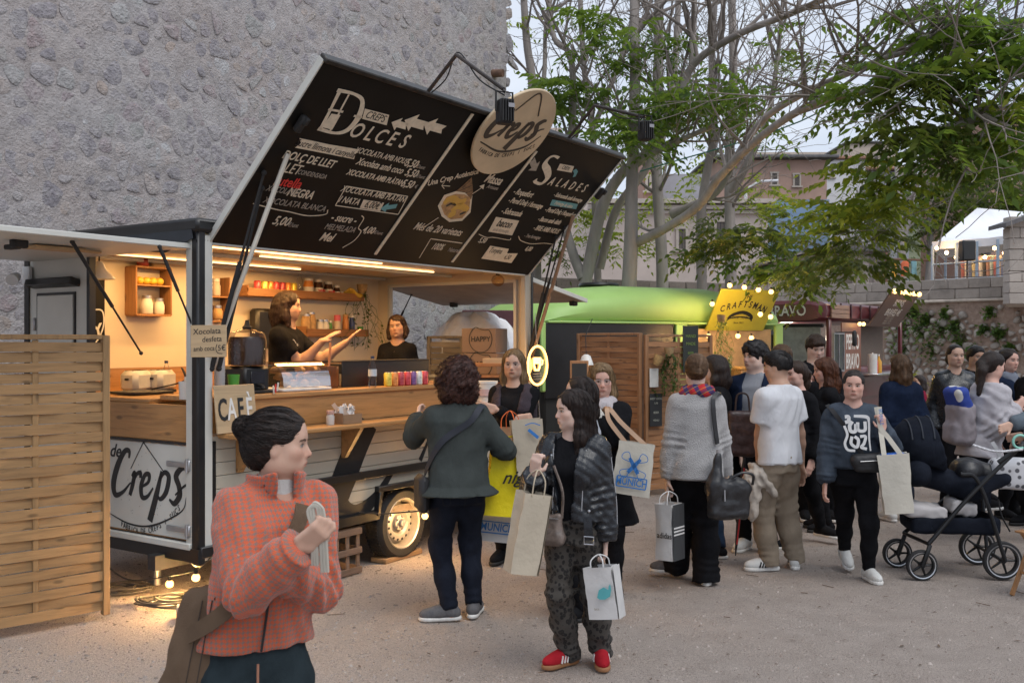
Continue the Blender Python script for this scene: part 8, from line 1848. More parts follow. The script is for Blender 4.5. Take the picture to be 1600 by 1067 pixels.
# 2 ---- crepe man
p=Person('crepe seller with shoulder-length hair and black tee gesturing over the counter',0,0,1.76,-100,'m',1.05,.45,TW(1.60,.92,0),(0,.03),head=(14,0,0),rh=('p',503,534,-.12),re=('p',430,568,-.1),lh=('p',540,536,.20),le=('p',505,575,.25),rpose='flat',lpose='flat',rpalm=('w',.6,.3,-.5),lpalm=('w',.6,.1,-.4),rhd=('w',.8,0,.5),lhd=('w',.7,0,.7),group='sellers in the crepe trailer')
PM=p;p.body(skin('tan',brow=(.03,.018,.01),beard=.45),bare_arms=True);p.top('tee',blk,.016,.86,'short',.5,0,1.41,.006,.12,None,None,.011,5);p.trousers(blk,.012,1.0);p.shoes(sh_b,rub_b);p.hair('bob',H_br,5,.004,.17,amp=.006,strands=220)
def tee_logo(p,ang,z,sc,m):
 a,n=p.surf(R(ang),z,.022);o=p.world(a);nn=p.wdir(n);x=Vector((0,0,1)).cross(nn).normalized();M=frame(x,(0,0,1),o);mb=MB(M);creps(mb,Matrix.Translation((-1.5*sc,0,.004)),sc);stroke(mb,[(-1.0*sc,-.5*sc),(0,-.8*sc),(1.2*sc,-.4*sc)],.1*sc,.004);stroke(mb,[(-.7*sc,.9*sc),(0,1.9*sc),(.8*sc,.9*sc)],.12*sc,.004)
 o=mb.build('shirt_logo',m,None);o.parent=p.root;o.matrix_parent_inverse=(Matrix.Translation(p.loc)@Matrix.Rotation(p.face,4,'Z')).inverted();return o
tee_logo(p,38,1.26,.032,wlid)
# 3 ---- crepe woman
p=Person('crepe seller with a fringe and black shirt standing by the drink cans',0,0,1.60,170,'f',1.1,.45,TW(3.22,1.05,0),(0,.02),head=(4,2,6),lh=(-.16,.26,1.0),rh=(.14,.28,1.0),group='sellers in the crepe trailer')
p.body(skin('tan',brow=(.05,.03,.02)));p.top('shirt',blk,.020,.86,'long',.6,0,1.40,.006,.11,None,None,.011,6);p.trousers(blk);p.shoes(sh_b,rub_b);p.hair('bob',H_br,6,.0,.105,fringe=.016,amp=.005,strands=250);tee_logo(p,-28,1.25,.030,wlid)
mb=MB();a,n=p.surf(0,1.33,.03);mb.tube([Vector(a*p.k),Vector((a+V3(0,.012,-.05))*p.k)],.004,6);mb.build('pendant',steel,p.root)
# 4 ---- curly-haired woman seen from behind at the counter
p=Person('curly-haired woman in a dark grey blouse seen from behind at the counter',716,6.43,1.66,18,'f',.95,wide=1.08,lean=(0,.04),head=(8,-4,0),lh=('p',652,652,.40),le=('p',628,712,.16),rh=('p',772,690,.32),re=('p',792,705,.05),lpose='relax',rpose='hold',lf=('g',702,968),rf=('g',740,962),lfd=('w',-1,-.12,0),rfd=('w',.15,1,0))
P4=p;p.body(skin('fair'));p.top('blouse',cloth_mat('charcoal blouse',(.050,.058,.056),.12,300,.2),.030,.84,'long',.7,.07,1.42,.010,.14,(.052,.050,.040),None,.0095,14,collar=[('add',rc(p.nb+V3(0,-.03,-.03),p.nb+V3(0,-.035,.03),.070,.066),.02)]);p.trousers(denim_d,.008,1.0,(.0,.002,.010));p.shoes(sh_g,rub_w);p.hair('curly',H_cu,4,step=.0085,strands=600)
p.seams(mat('dark stitch',(.008,.009,.012),.8),([(152,.90),(138,.90),(138,.80),(146,.785),(153,.80),(152,.90)],[(-152,.90),(-138,.90),(-138,.80),(-146,.785),(-153,.80),(-152,.90)],[(180,.97),(179,.86),(178,.78)]),.018)
# 5 ---- woman with glasses, arms crossed
p=Person('woman with glasses and dark waistcoat, arms crossed, facing the camera',803,8.1,1.73,166,'f',1.1,head=(4,0,0),rh=('p',806,655,-.26),re=('p',762,668,-.05),lh=('p',776,640,-.30),le=('p',842,668,-.04),lpose='flat',rpose='fist',lf=('g',822,880),rf=('g',785,876),lhd=('w',-1,-.1,.25),lpalm=('w',0,1,0),rhd=('w',1,.1,.1),rpalm=('w',0,1,0))
P5=p;p.body(skin('fair'));p.top('sweater',blk,.022,.86,'long',.6,0,1.42,.006,.1,None,None,.011,15);p.top('waistcoat',cloth_mat('mauve quilt',(.060,.048,.058),.25,90,.6),.036,.90,'none',.6,0,1.40,.004,.1,None,p.front_open(.02,.09,.85,1.43),.011,16);p.trousers(blk,.012,1.0);p.shoes(sh_b,rub_b);p.hair('bob',H_bl,7,.002,.235,amp=.004,strands=260)
def glasses(p,m):
 mb=MB()
 for q in(-1,1):mb.tube([Vector(p.H(q*.033+math.cos(a)*.024,.094,-.002+math.sin(a)*.018)*p.k)for a in np.linspace(0,6.283,18)],.0016,5);mb.tube([Vector(p.H(q*.057,.092,.004)*p.k),Vector(p.H(q*.078,.0,.006)*p.k)],.0016,5)
 mb.tube([Vector(p.H(-.009,.097,.002)*p.k),Vector(p.H(.009,.097,.002)*p.k)],.0016,5);return mb.build('glasses',m,p.root)
glasses(p,galv)
# 6 ---- leather jacket woman
p=Person('woman in a black leather biker jacket and leopard trousers looking left',896,5.45,1.525,160,'f',.85,head=(-52,0,0),rh=('p',835,742,-.22),re=('p',822,800,.02),lh=('p',948,862,-.04),le=('p',966,790,.1),rpose='fist',lpose='hold',rhd=('w',.1,-.3,1),rpalm=('w',.6,.8,0),lhd=('w',-.05,-.1,-1),lpalm=('w',-1,0,0),rf=('g',888,1036),lf=('g',938,1034),rfd=('w',-.8,-.6,0),lfd=('w',.02,-1,0),shrug=.01)
P6=p;p.body(skin('pale',brow=(.025,.015,.01),look=.004));p.top('sweater',blk,.014,.92,'none',.4,0,None,.003,.1,None,None,.011,17,collar=[('add',rc(p.nb+V3(0,-.005,-.03),p.nb+V3(0,.008,.035),.060,.056,True),.02)])
lap=[('add',rc(p.nb+V3(sg*.075,.01,.005),p.surf(R(sg*32),1.18,.045)[0],.016,.030),.03)for sg in(-1,1)]+[('add',rc(p.nb+V3(0,-.055,-.02),p.nb+V3(0,-.065,.03),.052,.052),.03)]
jk=p.top('biker_jacket',leather,.038,.93,'long',.6,.012,1.4,.008,.055,(.056,.054,.045),p.front_open(.03,.09,.90,1.45,cx=.012),.008,18,.012,True,lap)
seam=mat('pale seam',(.42,.42,.44),.5);
for pts in([(30,1.36),(24,1.2),(26,1.0),(24,.95)],[(-34,1.36),(-30,1.2),(-26,1.0),(-24,.95)],[(-48,1.30),(-44,1.15)]):line(p,'seam',pts,.0025,seam,jk,.048)
mb=MB()
for n in 'lr':
 e,w,a=p.el[n],p.wr[n],p.sh[n];sd=V3(-1,-.1,0)if n=='l' else V3(1,-.1,0);mb.tube(spline([Vector((a+sd*.078)*p.k),Vector((e+sd*.082)*p.k),Vector((e*.3+w*.7+sd*.076)*p.k)],6),.0025,5)
tag(mb.build('sleeve_seam',seam,jk),kind='stuff')
for(a,z)in((-38,1.0),(-30,1.3),(28,1.32)):q,nrm=p.surf(R(a),z,.055);mb=MB();mb.ball(Vector(q*p.k),.009,8);mb.build('stud',steel,jk)
mb=MB();q=p.surf(R(-35),.96,.06)[0];mb.ribbon([Vector(q*p.k),Vector((q+V3(-.005,.012,-.07))*p.k),Vector((q+V3(-.01,.008,-.13))*p.k)],.045,(0,1,.1),.006);mb.build('belt_end',leather,jk);mb=MB();c=(q+V3(-.01,.018,-.13))*p.k;mb.tube([Vector(c)+Vector((x,0,z))for x,z in((-.026,-.02),(.026,-.02),(.026,.02),(-.026,.02),(-.026,-.02))],.004,5);mb.build('buckle',steel,jk)
p.trousers(leopard(),.010,1.0,(.0,.010,.022),.03,.010,.12,.0095,21);p.shoes(sh_r,rub_g,rub_w);p.hair('long',H_dk,8,.002,.33,step=.0065,amp=.006,strands=400,extra=[('add',rc(p.H(.07,.0,-.10),p.H(.10,.06,-.30),.024,.010),.03)])
# 7 ---- dark-haired woman behind
p=Person('dark-haired woman in profile half hidden behind the leather jacket',908,6.5,1.56,95,'f',1.05,head=(-5,8,0),lf=(-.08,0,0));p.body(skin('fair'));p.top('cardigan',cloth_mat('ice grey knit',(.44,.46,.50),.1,150,.7),.028,.84,'long',.6,0,1.41,.007,.1,None,None,.012,19);p.trousers(blk);p.shoes(sh_b,rub_b);p.hair('long',H_dk,9,.002,.26,amp=.004,strands=180)
# 8 ---- blonde woman
p=Person('blonde woman in a long black coat and white scarf carrying a tote bag',940,7.15,1.63,172,'f',1.05,wide=1.1,head=(8,-4,0),lh=('p',928,645,-.26),le=('p',978,668,-.05),rh=('p',925,700,-.2),lpose='fist',lhd=('w',-1,-.3,.1),lpalm=('w',0,1,0));P8=p
p.body(skin('rosy',brow=(.12,.08,.05)));p.top('coat',blk,.035,.52,'long',.8,.07,1.41,.008,.16,None,None,.012,20);p.trousers(blk);p.shoes(sh_b,rub_b);p.hair('bob',H_bl,10,.008,.19,amp=.006,strands=260);glasses(p,galv)
sc_m=cloth_mat('white scarf',(.56,.52,.54),.12,160,.8);p.piece('scarf',[('add',rc(p.nb+V3(-.06,.01,.0),p.nb+V3(.06,.01,.0),.058,.058),0),('add',rc(p.nb+V3(0,.05,-.02),p.nb+V3(.01,.07,-.02),.058,.055),.03),('add',rc(p.nb+V3(-.05,.07,-.02),p.surf(R(-18),1.15,.06)[0],.04,.035),.03),('sub',rc(p.nb+V3(0,0,.0),p.nb+V3(0,.02,.2),.05,.06),.01)],sc_m,.010,folds(3,.008,.06))
u=(p.wr['l']-p.el['l']);p.piece('fur_cuff',[('add',rc(p.wr['l']-u*.3,p.wr['l']-u*.02,.062,.058),0)],cloth_mat('cream fleece',(.62,.60,.55),.12,90,1.0),.009,folds(5,.008,.03))
# 9 ---- grey sweater woman from behind
p=Person('woman in a light grey sweater and tartan scarf seen from behind',1088,7.32,1.70,-4,'f',.95,head=(-4,-4,4),lh=('p',1042,762,.0),le=('p',1040,698,-.06),rh=('p',1132,745,.12),re=('p',1136,690,-.06),lpose='hold',rpose='hold',lf=('g',1056,900),rf=('g',1103,912),lfd=('w',-.55,-.55,0),rfd=('w',.12,-1,0),knee={'l':V3(0,1,0),'r':V3(0,1,0)},lpalm=('w',1,0,0));P9=p
p.fdir['l']=p.dirw(('w',-.9,.15,0));p.fdir['r']=p.dirw(('w',.1,1,0));p.body(skin('pale'));p.top('sweater',knit_g,.026,.80,'long',.65,.02,1.42,.009,.14,(.052,.052,.044),None,.0095,23,.015);p.trousers(blk,.014,1.0,(.01,.02,.05),.02,.008,.14,.010,24);p.shoes(sh_g,rub_w);p.hair('lowbun',H_lbt,11,.0,strands=260)
def tartan():
 m,nt=newmat('tartan');co=nt.coord();sx=nt.node('ShaderNodeSeparateXYZ');nt.set(sx.inputs[0],nt.mapping(co,(1,1,1),(.3,.5,.4)))
 def band(o,w,th):return nt.math('LESS_THAN',nt.math('FRACT',nt.math('MULTIPLY',o,w)),th)
 c=nt.mix(nt.math('MULTIPLY',band(sx.outputs[0],14,.42),.9),(.42,.018,.022),(.02,.03,.12));c=nt.mix(nt.math('MULTIPLY',band(sx.outputs[2],14,.38),.6),c,(.015,.03,.09));c=nt.mix(nt.math('MULTIPLY',band(sx.outputs[2],28,.10),.7),c,(.4,.3,.05));nt.set(nt.p.inputs['Base Color'],c);nt.p.inputs['Roughness'].default_value=.95;nt.set(nt.p.inputs['Normal'],nt.bump(nt.noise(co,200,2),.5,.005));return m
p.piece('scarf',[('add',rc(p.nb+V3(-.075,-.02,-.005),p.nb+V3(.075,-.02,.01),.055,.055),0),('add',rc(p.nb+V3(-.06,.04,0),p.nb+V3(.06,.04,0),.055,.055),.03),('add',rc(p.nb+V3(-.02,-.055,.01),p.nb+V3(.03,-.06,.01),.05,.05),.04),('add',rc(p.nb+V3(-.07,-.03,-.02),p.nb+V3(-.15,.0,-.10),.045,.03),.03)],tartan(),.009,folds(7,.010,.06))
p.trims(knit_g,.030,.80,.05,.6,.043)
# 10 ---- person behind the grey sweater
p=Person('dark-haired person in jeans mostly hidden behind the grey sweater',1118,8.5,1.68,70,'f',1.15,lf=('g',1122,872),rf=('g',1095,878));p.body(skin('fair'));p.top('jacket',blk,.03,.86,'long',.6,0,1.41,.006,.1,None,None,.013,25);p.trousers(cloth_mat('blue denim',(.03,.05,.09),.2),.014,1.0,(.0,.01,.015));p.shoes(sh_b,rub_w);p.hair('long',H_dk,12,.0,.22)
# 11 ---- young man with turtleneck
p=Person('young man in a navy coat over a grey turtleneck looking left',1180,8.55,1.79,152,'m',1.0,head=(-34,0,0),rh=('p',1160,740,-.1),lh=('p',1212,760,.05),lf=('g',1205,862),rf=('g',1165,858));P11=p
p.body(skin('pale',brow=(.02,.014,.01)));p.top('turtleneck',cloth_mat('grey rib',(.28,.29,.32),.06,200,.6),.016,.88,'none',.4,0,None,.004,.1,None,None,.012,26,collar=[('add',rc(p.nb+V3(0,-.005,-.04),p.nb+V3(0,.012,.065),.072,.066,True),.02)]);p.top('coat',navy,.034,.74,'long',.6,.015,1.4,.007,.13,None,p.front_open(.075,.075,.6,1.5),.012,27);p.trousers(blk,.012,1.0);p.shoes(sh_w,rub_w);p.hair('short',H_bk,13,.012,fringe=.012,amp=.010,strands=180)
# 12 ---- young man in white tee
p=Person('young man in a white tee and beige chinos with a fade haircut',1216,7.76,1.72,35,'m',.9,head=(26,-4,0),lh=('p',1186,742,.10),le=('p',1168,692,-.04),rh=('p',1252,735,.16),lpose='fist',lf=('g',1202,890),rf=('g',1242,887),lfd=('w',-1,-.1,0),rfd=('w',.25,1,0));P12=p
p.body(skin('tan',brow=(.02,.014,.01)),bare_arms=True);p.top('tee',cloth_mat('white cotton',(.64,.65,.68),.05,350,.25),.022,.84,'short',.6,.01,1.425,.008,.13,(.056,.060,.05),None,.0095,28,collar=[('add',rc(p.nb+V3(0,-.015,-.02),p.nb+V3(0,-.01,.02),.072,.066,True),.01)]);p.trousers(cloth_mat('beige chino',(.30,.245,.185),.10,400,.25),.012,.93,(.012,.020,.024),.04,.008,.13,.010,29);p.shoes(sh_w,rub_w,blk);p.hair('short',H_bk,14,.002,fringe=-.01,extra=[('sub',p.hell((0,-.05,-.095),(.12,.10,.075)),.02)],strands=180)
p.seams(mat('tan stitch',(.14,.11,.08),.8),([(150,.83),(130,.83)],[(-150,.83),(-130,.83)],[(90,.90),(92,.80)]),.022);p.seams(mat('tee hem',(.5,.5,.52),.8),([(a,.862)for a in range(-180,181,30)],),.040,.0014)
# 13 ---- girl behind white tee, and man further back
p=Person('girl in black peeking out behind the white tee',1245,8.75,1.62,118,'f',1.1,head=(-8,0,0),lf=('g',1285,846),rf=('g',1240,856),lfd=('w',.6,-.8,0));p.body(skin('rosy'));p.top('jacket',blk,.03,.84,'long',.6,0,1.41,.006,.1,None,None,.013,30);p.trousers(blk,.012,1.0);p.shoes(sh_b,rub_w);p.hair('pony',H_br,15,.0,.2)
p=Person('man with short brown hair behind the two young men',1222,10.3,1.76,20,'m',1.25,head=(10,0,0));p.body(skin('fair'));p.top('jacket',navy,.03,.84,'long',.6,0,1.42,.006,.1,None,None,.014,31);p.trousers(blk);p.shoes(sh_b,rub_b);p.hair('short',H_lb,16,.004,fringe=-.01)
# 14 ---- tall boy, 15 ---- auburn girl eating
p=Person('tall boy in a black hoodie looking down in front of the maroon van',1274,10.1,1.86,178,'m',1.15,head=(6,-16,0),lh=(-.12,.28,1.12),rh=(.10,.30,1.12));p.body(skin('pale',brow=(.06,.035,.02)));p.top('hoodie',blk,.035,.84,'long',.7,0,1.42,.008,.12,None,None,.013,32,collar=[('add',rc(p.nb+V3(-.05,-.03,-.01),p.nb+V3(.05,-.03,-.01),.06,.06),.03)]);p.trousers(blk,.014,1.0,(.01,.015,.015));p.shoes(sh_b,rub_w);p.hair('short',H_br,17,.008,fringe=.018,amp=.008)
p=Person('girl with long auburn hair eating from a paper wrap',1290,9.5,1.63,82,'f',1.05,head=(4,-4,0),rh=('p',1266,596,-.12),lh=('p',1270,606,.10),re=('p',1276,655,-.16),le=('p',1278,655,.14),rpose='hold',lpose='hold',rhd=('w',-.9,.1,.3),rpalm=('w',.1,0,1));P15=p;p.body(skin('rosy'));p.top('coat',blk,.030,.80,'long',.7,0,1.41,.006,.1,None,None,.012,33);p.trousers(blk);p.shoes(sh_b,rub_b);p.hair('long',H_red,18,.010,.30,amp=.006,strands=180)
o_=p.world(p.wr['r']+p.hd['r']*.10)+Vector((-.03,-.02,.03));mb=MB();mb.prism([(-.11,-.02),(.06,-.035),(.07,.025),(-.10,.03)],-.02,.02,Matrix.Translation(o_)@Matrix.Rotation(R(90),4,'X'));tag(mb.build('paper_wrap',wlid),'white paper wrap held up by the auburn-haired girl','food')
# 16 ---- walking woman
p=Person('woman in a faded blue sweatshirt walking with a cream shopping bag',1333,7.5,1.575,176,'f',.9,wide=1.14,head=(-14,0,-2),rh=('p',1288,766,-.04),re=('p',1278,706,.06),lh=('p',1380,672,-.20),le=('p',1402,716,.04),lpose='fist',lhd=('w',-.2,-.2,1),lpalm=('w',-.4,.9,0),rf=('g',1320,888,.03),lf=('g',1357,905),rfd=('w',-.05,-1,-.35),lfd=('w',.12,-1,0),knee={'r':V3(.1,1,0),'l':V3(0,1,0)});P16=p
p.body(skin('rosy',brow=(.03,.02,.015),look=.003));sw_m=cloth_mat('washed blue sweat',(.050,.066,.092),.28,250,.35,vs=5,col2=(.085,.105,.135));sw_o=p.top('sweatshirt',sw_m,.036,.93,'long',.85,.015,1.42,.012,.13,(.056,.058,.044),None,.0095,34,collar=[('add',rc(p.nb+V3(0,-.01,-.03),p.nb+V3(0,-.002,.005),.076,.070,True),.01)]);p.trousers(blk,.008,1.02,(.0,.0,.0),.08);p.shoes(sh_w,rub_w);p.hair('pony',H_dkb,19,-.002,.24,amp=.003,strands=220)
p.trims(cloth_mat('rib blue',(.045,.058,.080),.2,120,1.0),.030,.925,.055,.75,.046)
a,n=p.surf(R(4),1.205,.078);MW=frame(Vector((1,0,0)),(0,-.12,1),Vector(a*p.k)+Vector((0,.012,0)));MW=Matrix.Translation(Vector(a*p.k)+Vector((0,.016,0)))@Matrix.Rotation(R(180),4,'Z')@Matrix.Rotation(R(90),4,'X')@Matrix.Rotation(R(-8),4,'X')
mb=MB(MW@Matrix.Scale(1.3,4))
for pts,w in(([(-.03,.075),(-.045,.05),(-.04,.02),(-.015,.02),(-.01,.06)],.02),([(.0,.07),(.0,.03),(.02,.02),(.04,.03),(.04,.075)],.018),([(-.07,.10),(-.05,.10),(-.052,.075),(-.07,.07)],.02),([(-.02,.105),(.05,.10),(.062,.07),(.06,-.02),(.065,-.09)],[.014,.02,.012,.01,.008]),([(-.075,.05),(-.06,.0),(-.075,-.05),(-.06,-.085),(-.02,-.09)],.014),([(-.035,-.01),(-.04,-.05),(-.01,-.07),(.0,-.03),(-.02,-.01)],.017),([(.01,-.01),(.04,-.01),(.03,-.05),(.015,-.07),(.045,-.08)],.016)):stroke(mb,pts,w,0,.002)
mb.build('chest_print',mat('cracked print',(.56,.56,.56),.8,var=.1),sw_o)
# 17-23 ---- people at the right
p=Person('woman with long light brown hair in a navy shirt seen from behind',1407,10.0,1.66,4,'f',1.05,head=(6,0,0));p.body(skin('fair'));p.top('shirt',navy,.034,.80,'long',.75,.02,1.42,.009,.14,None,None,.012,35);p.trousers(denim_d);p.shoes(sh_w,rub_w);p.hair('long',H_lb,20,.006,.26,amp=.007,strands=220)
p=Person('woman in a zipped black leather jacket standing by the stone wall',1492,10.6,1.765,176,'f',1.1,head=(4,0,0));p.body(skin('fair'));p.top('leather_jacket',leather,.030,.84,'long',.6,0,1.43,.008,.11,None,None,.012,36,collar=[('add',rc(p.nb+V3(0,-.01,-.03),p.nb+V3(0,.0,.03),.07,.068,True),.02)]);line(p,'zip',[(0,1.36),(0,1.1),(0,.88)],.004,steel,None,.036);p.trousers(blk);p.shoes(sh_b,rub_b);p.hair('pony',H_dkb,21,-.004,.1)
p=Person('dark-haired man half hidden behind the woman in white',1524,11.3,1.74,188,'m',1.25,head=(0,0,0));p.body(skin('tan',brow=(.02,.014,.01)));p.top('jacket',blk,.03,.84,'long',.6,0,1.42,.006,.1,None,None,.014,37);p.trousers(blk);p.shoes(sh_b,rub_b);p.hair('short',H_bk,22,.004,fringe=-.01)
p=Person('woman in a white jacket with a ponytail bending towards the pram',1532,8.75,1.70,-82,'f',.95,lean=(0,.10),head=(4,-6,0),rh=('p',1588,638,-.12),re=('p',1548,672,-.22),lh=('p',1598,645,.15),rpose='relax',lpose='relax',rf=('g',1525,838),lf=('g',1545,828));P20=p
p.body(skin('rosy'));p.top('white_jacket',cloth_mat('off white cotton',(.50,.48,.51),.08,300,.25),.042,.80,'long',.8,.02,1.41,.012,.13,(.056,.056,.046),p.front_open(.05,.06,.78,1.46),.010,38);p.top('striped_top',cloth_mat('blue stripe',(.28,.32,.42),.5,120,.3,vs=40),.018,.86,'none',.6,0,1.41,.003,.1,None,None,.012,39);p.trousers(denim_d);p.shoes(sh_b,rub_w)
p.hair('pony',H_dk,23,.002,.30,extra=[('add',rc(p.H(0,-.10,.03),p.H(.04,-.14,-.06),.03,.04),.03),('add',rc(p.H(.04,-.14,-.06),p.H(.06,-.17,-.28),.04,.02),.03)])
p=Person('dark-haired woman with a grey scarf behind the white jacket',1574,10.2,1.72,-150,'f',1.15,head=(-8,0,0));p.body(skin('rosy'));p.top('coat',navy,.03,.7,'long',.6,.02,1.41,.006,.1,None,None,.013,40);p.piece('scarf',[('add',rc(p.nb+V3(-.06,.02,.0),p.nb+V3(.06,.02,.0),.06,.06),0),('add',rc(p.nb+V3(0,.06,-.02),p.nb+V3(.02,.10,-.2),.05,.04),.04)],cloth_mat('grey scarf',(.2,.22,.27),.15),.012,folds(9,.008,.06));p.trousers(blk);p.shoes(sh_b,rub_b);p.hair('long',H_dk,24,.002,.3)
p=Person('person in a black coat cut off by the right edge',1620,9.7,1.72,110,'m',1.15,head=(0,-6,0));p.body(skin('fair'));p.top('coat',blk,.036,.7,'long',.7,.02,1.42,.007,.12,None,None,.013,41);p.trousers(blk);p.shoes(sh_b,rub_b);p.hair('short',H_bk,25,.004)
p=Person('person in a dusty pink sweater reaching in from the right edge',1668,8.9,1.62,92,'f',1.1,head=(0,-8,0),rh=('p',1592,632,-.1),lh=('p',1600,640,.1));p.body(skin('tan'));p.top('sweater',cloth_mat('dusty pink',(.27,.13,.13),.12,160,.6),.034,.82,'long',.7,.01,1.41,.008,.1,None,None,.012,42);p.trousers(denim_d);p.shoes(sh_b,rub_b);p.hair('long',H_br,26,0,.25)
p=Person('person with a grey-blue sleeve resting a hand on the pram handle',1662,8.05,1.66,85,'f',1.1,head=(0,-10,0),rh=('p',1580,664,-.05),re=('p',1615,680,-.12),lh=('p',1600,680,.2));p.body(skin('fair'));p.top('sweater',cloth_mat('grey blue',(.13,.16,.19),.12,160,.6),.034,.82,'long',.7,.01,1.41,.008,.1,None,None,.012,43);p.trousers(denim_d);p.shoes(sh_b,rub_b);p.hair('long',H_br,27,0,.25)
# seated woman far right
p=Person('seated woman in a dark red top on a wooden chair by the wall',1437,17,1.62,70,'f',1.5,head=(30,0,0),pelvis=.50,lf=(-.1,.40,0),rf=(.1,.38,0),knee={'l':V3(0,.6,1),'r':V3(0,.6,1)},lh=(-.1,.28,.62),rh=(.1,.28,.62));PS=p;p.body(skin('fair'));p.top('top',cloth_mat('wine red',(.20,.012,.035),.15),.02,.84,'short',.5,0,1.4,.005,.1,None,None,.015,44);p.trousers(blk,.012,1.0);p.shoes(sh_b,rub_b);p.hair('long',H_dk,28,0,.22)
# ================================================================ BAGS, PRAM, CHAIRS
def paper_bag(label,top,w,h,dp,rz,m,tilt=(0,0),hm=None,hh=.14,mouth=1.0,seed=1,name='shopping_bag',cat='bag',side=None,group=None):
 """open shopping bag hanging by its handles; top = world point at the middle of the mouth"""
 r=random.Random(seed);e=empty(name,Vector(top)-Vector((0,0,h)),rz,label,cat,group);e.rotation_euler=(tilt[0],tilt[1],rz);N=7;V=[];cols=12
 for j in range(N):
  t=j/(N-1);f=1-(1-mouth)*t;wb=w*(.97+.05*math.sin(3*t+seed));db=dp*f
  for(x,y)in((-.5,-.5),(-.25,-.53),(0,-.55),(.25,-.53),(.5,-.5),(.5-.10*t,0),(.5,.5),(.25,.53),(0,.55),(-.25,.53),(-.5,.5),(-.5+.10*t,0)):
   V.append((x*wb+r.uniform(-.004,.004)*(j>0),y*db+r.uniform(-.006,.006)*(j>0),t*h+r.uniform(-.004,.004)*(0<j<N-1)))
 F=[(j*cols+k,j*cols+(k+1)%cols,(j+1)*cols+(k+1)%cols,(j+1)*cols+k)for j in range(N-1)for k in range(cols)]+[tuple(range(cols))[::-1]]
 mb=MB();mb.add(V,F);body=mb.build('bag_body',m,e);body.data.shade_flat()if False else None
 if side:
  mb=MB();mb.add([(w*.5+.010,-dp*.5,.0),(w*.5+.010,dp*.5,.0),(w*.5+.010,dp*.5,h),(w*.5+.006,0,h),(w*.5+.010,-dp*.5,h)],[(0,1,2,3,4)]);mb.build('gusset',side,e,False)
 if hm:
  for y in(-.5,.5):
   mb=MB();mb.tube(spline([(-w*.22,y*dp*mouth,h*.97),(-w*.20,y*dp*mouth*.8,h+hh*.6),(0,y*.01,h+hh),(w*.20,y*dp*mouth*.8,h+hh*.6),(w*.22,y*dp*mouth,h*.97)],6),.004,6);mb.build('handle',hm,e)
 return e,body
def bag_text(e,s,x,z,size,m,dp,**kw):return letter(s,frame((1,0,0),(0,0,1),(x,-dp*.5-.020,z)),m,e,size,**kw)
white_pb=mat('white bag paper',(.62,.61,.60),.7,var=.06,vs=4,bump=.3,bs=6,bd=.03);kraft=mat('pale kraft',(.46,.40,.31),.8,var=.08,vs=4,bump=.35,bs=6,bd=.03);brown_k=mat('brown kraft',(.36,.22,.13),.8,var=.1,vs=4,bump=.35,bs=6,bd=.03);yel=mat('yellow plastic',(.75,.62,.01),.4,var=.06,vs=4,bump=.4,bs=7,bd=.03)
blue_i=mat('blue print',(.03,.17,.48),.6);cord_w=mat('white cord',(.6,.6,.6),.7);tote=mat('tote cloth',(.52,.49,.42),.85,var=.06,vs=4,bump=.35,bs=7,bd=.03)
def munich(e,x,z,w,h,dp,big=True):
 y=-dp*.5-.021;mb=MB(frame((1,0,0),(0,0,1),(x,y,z)))
 for q in(((-w/2,-h/2),(w/2,-h/2)),((w/2,-h/2),(w/2,h/2)),((w/2,h/2),(-w/2,h/2)),((-w/2,h/2),(-w/2,-h/2))):stroke(mb,q,.008)
 if big:
  for q in([(-.035,h/2+.03),(.04,h/2+.13)],[(.035,h/2+.03),(-.035,h/2+.13)]):stroke(mb,q,[.024,.03,.02])
  for a in range(4):
   c,s_=math.cos(a*1.57+.78),math.sin(a*1.57+.78);stroke(mb,[(c*.03,h/2+.08+s_*.03),(c*.09-s_*.03,h/2+.08+s_*.09+c*.03),(c*.11,h/2+.08+s_*.11),(c*.09+s_*.03,h/2+.08+s_*.09-c*.03),(c*.03,h/2+.08+s_*.03)],.005)
 mb.build('print',blue_i,e);letter('MUNICH',frame((1,0,0),(0,0,1),(x,y,z)),blue_i,e,h*.98,xs=.80,bold=.02)
# bags of the curly-haired woman
e,_=paper_bag('bright yellow plastic bag with black script on the arm of the curly-haired woman',W(789,694,6.62),.31,.47,.10,R(12),yel,(R(4),R(6)),yel,.06,.6,2);letter('nigd',frame((1,0,.12),(0,0,1),(.03,-.075,.27)),inkb,e,.12,shear=.45,bold=.012)
e,_=paper_bag('white bag with a blue MUNICH print below the yellow bag',W(771,775,6.80),.28,.30,.12,R(10),white_pb,(0,R(8)),None,.1,.8,3);munich(e,.0,.10,.22,.075,.12,False)
mb=MB();P4.strap(mb,[(-78,.97),(-100,1.02),(-125,1.12),(-150,1.22),(168,1.32),(142,1.40),(118,1.42)],.04,.055);st=mb.build('strap',mat('navy strap',(.015,.018,.028),.7))
q=P4.world(P4.surf(R(-80),.95,.075)[0]);e=empty('crossbody_bag',q,P4.face,'small black crossbody bag at the left hip of the curly-haired woman','bag');mb=MB();mb.box((0,0,-.10),(.07,.2,.24),None,.03);mb.build('pouch',mat('black nylon',(.014,.014,.016),.6,bump=.3,bs=9),e);st.parent=e;st.matrix_parent_inverse=(Matrix.Translation(q)@Matrix.Rotation(P4.face,4,'Z')).inverted()
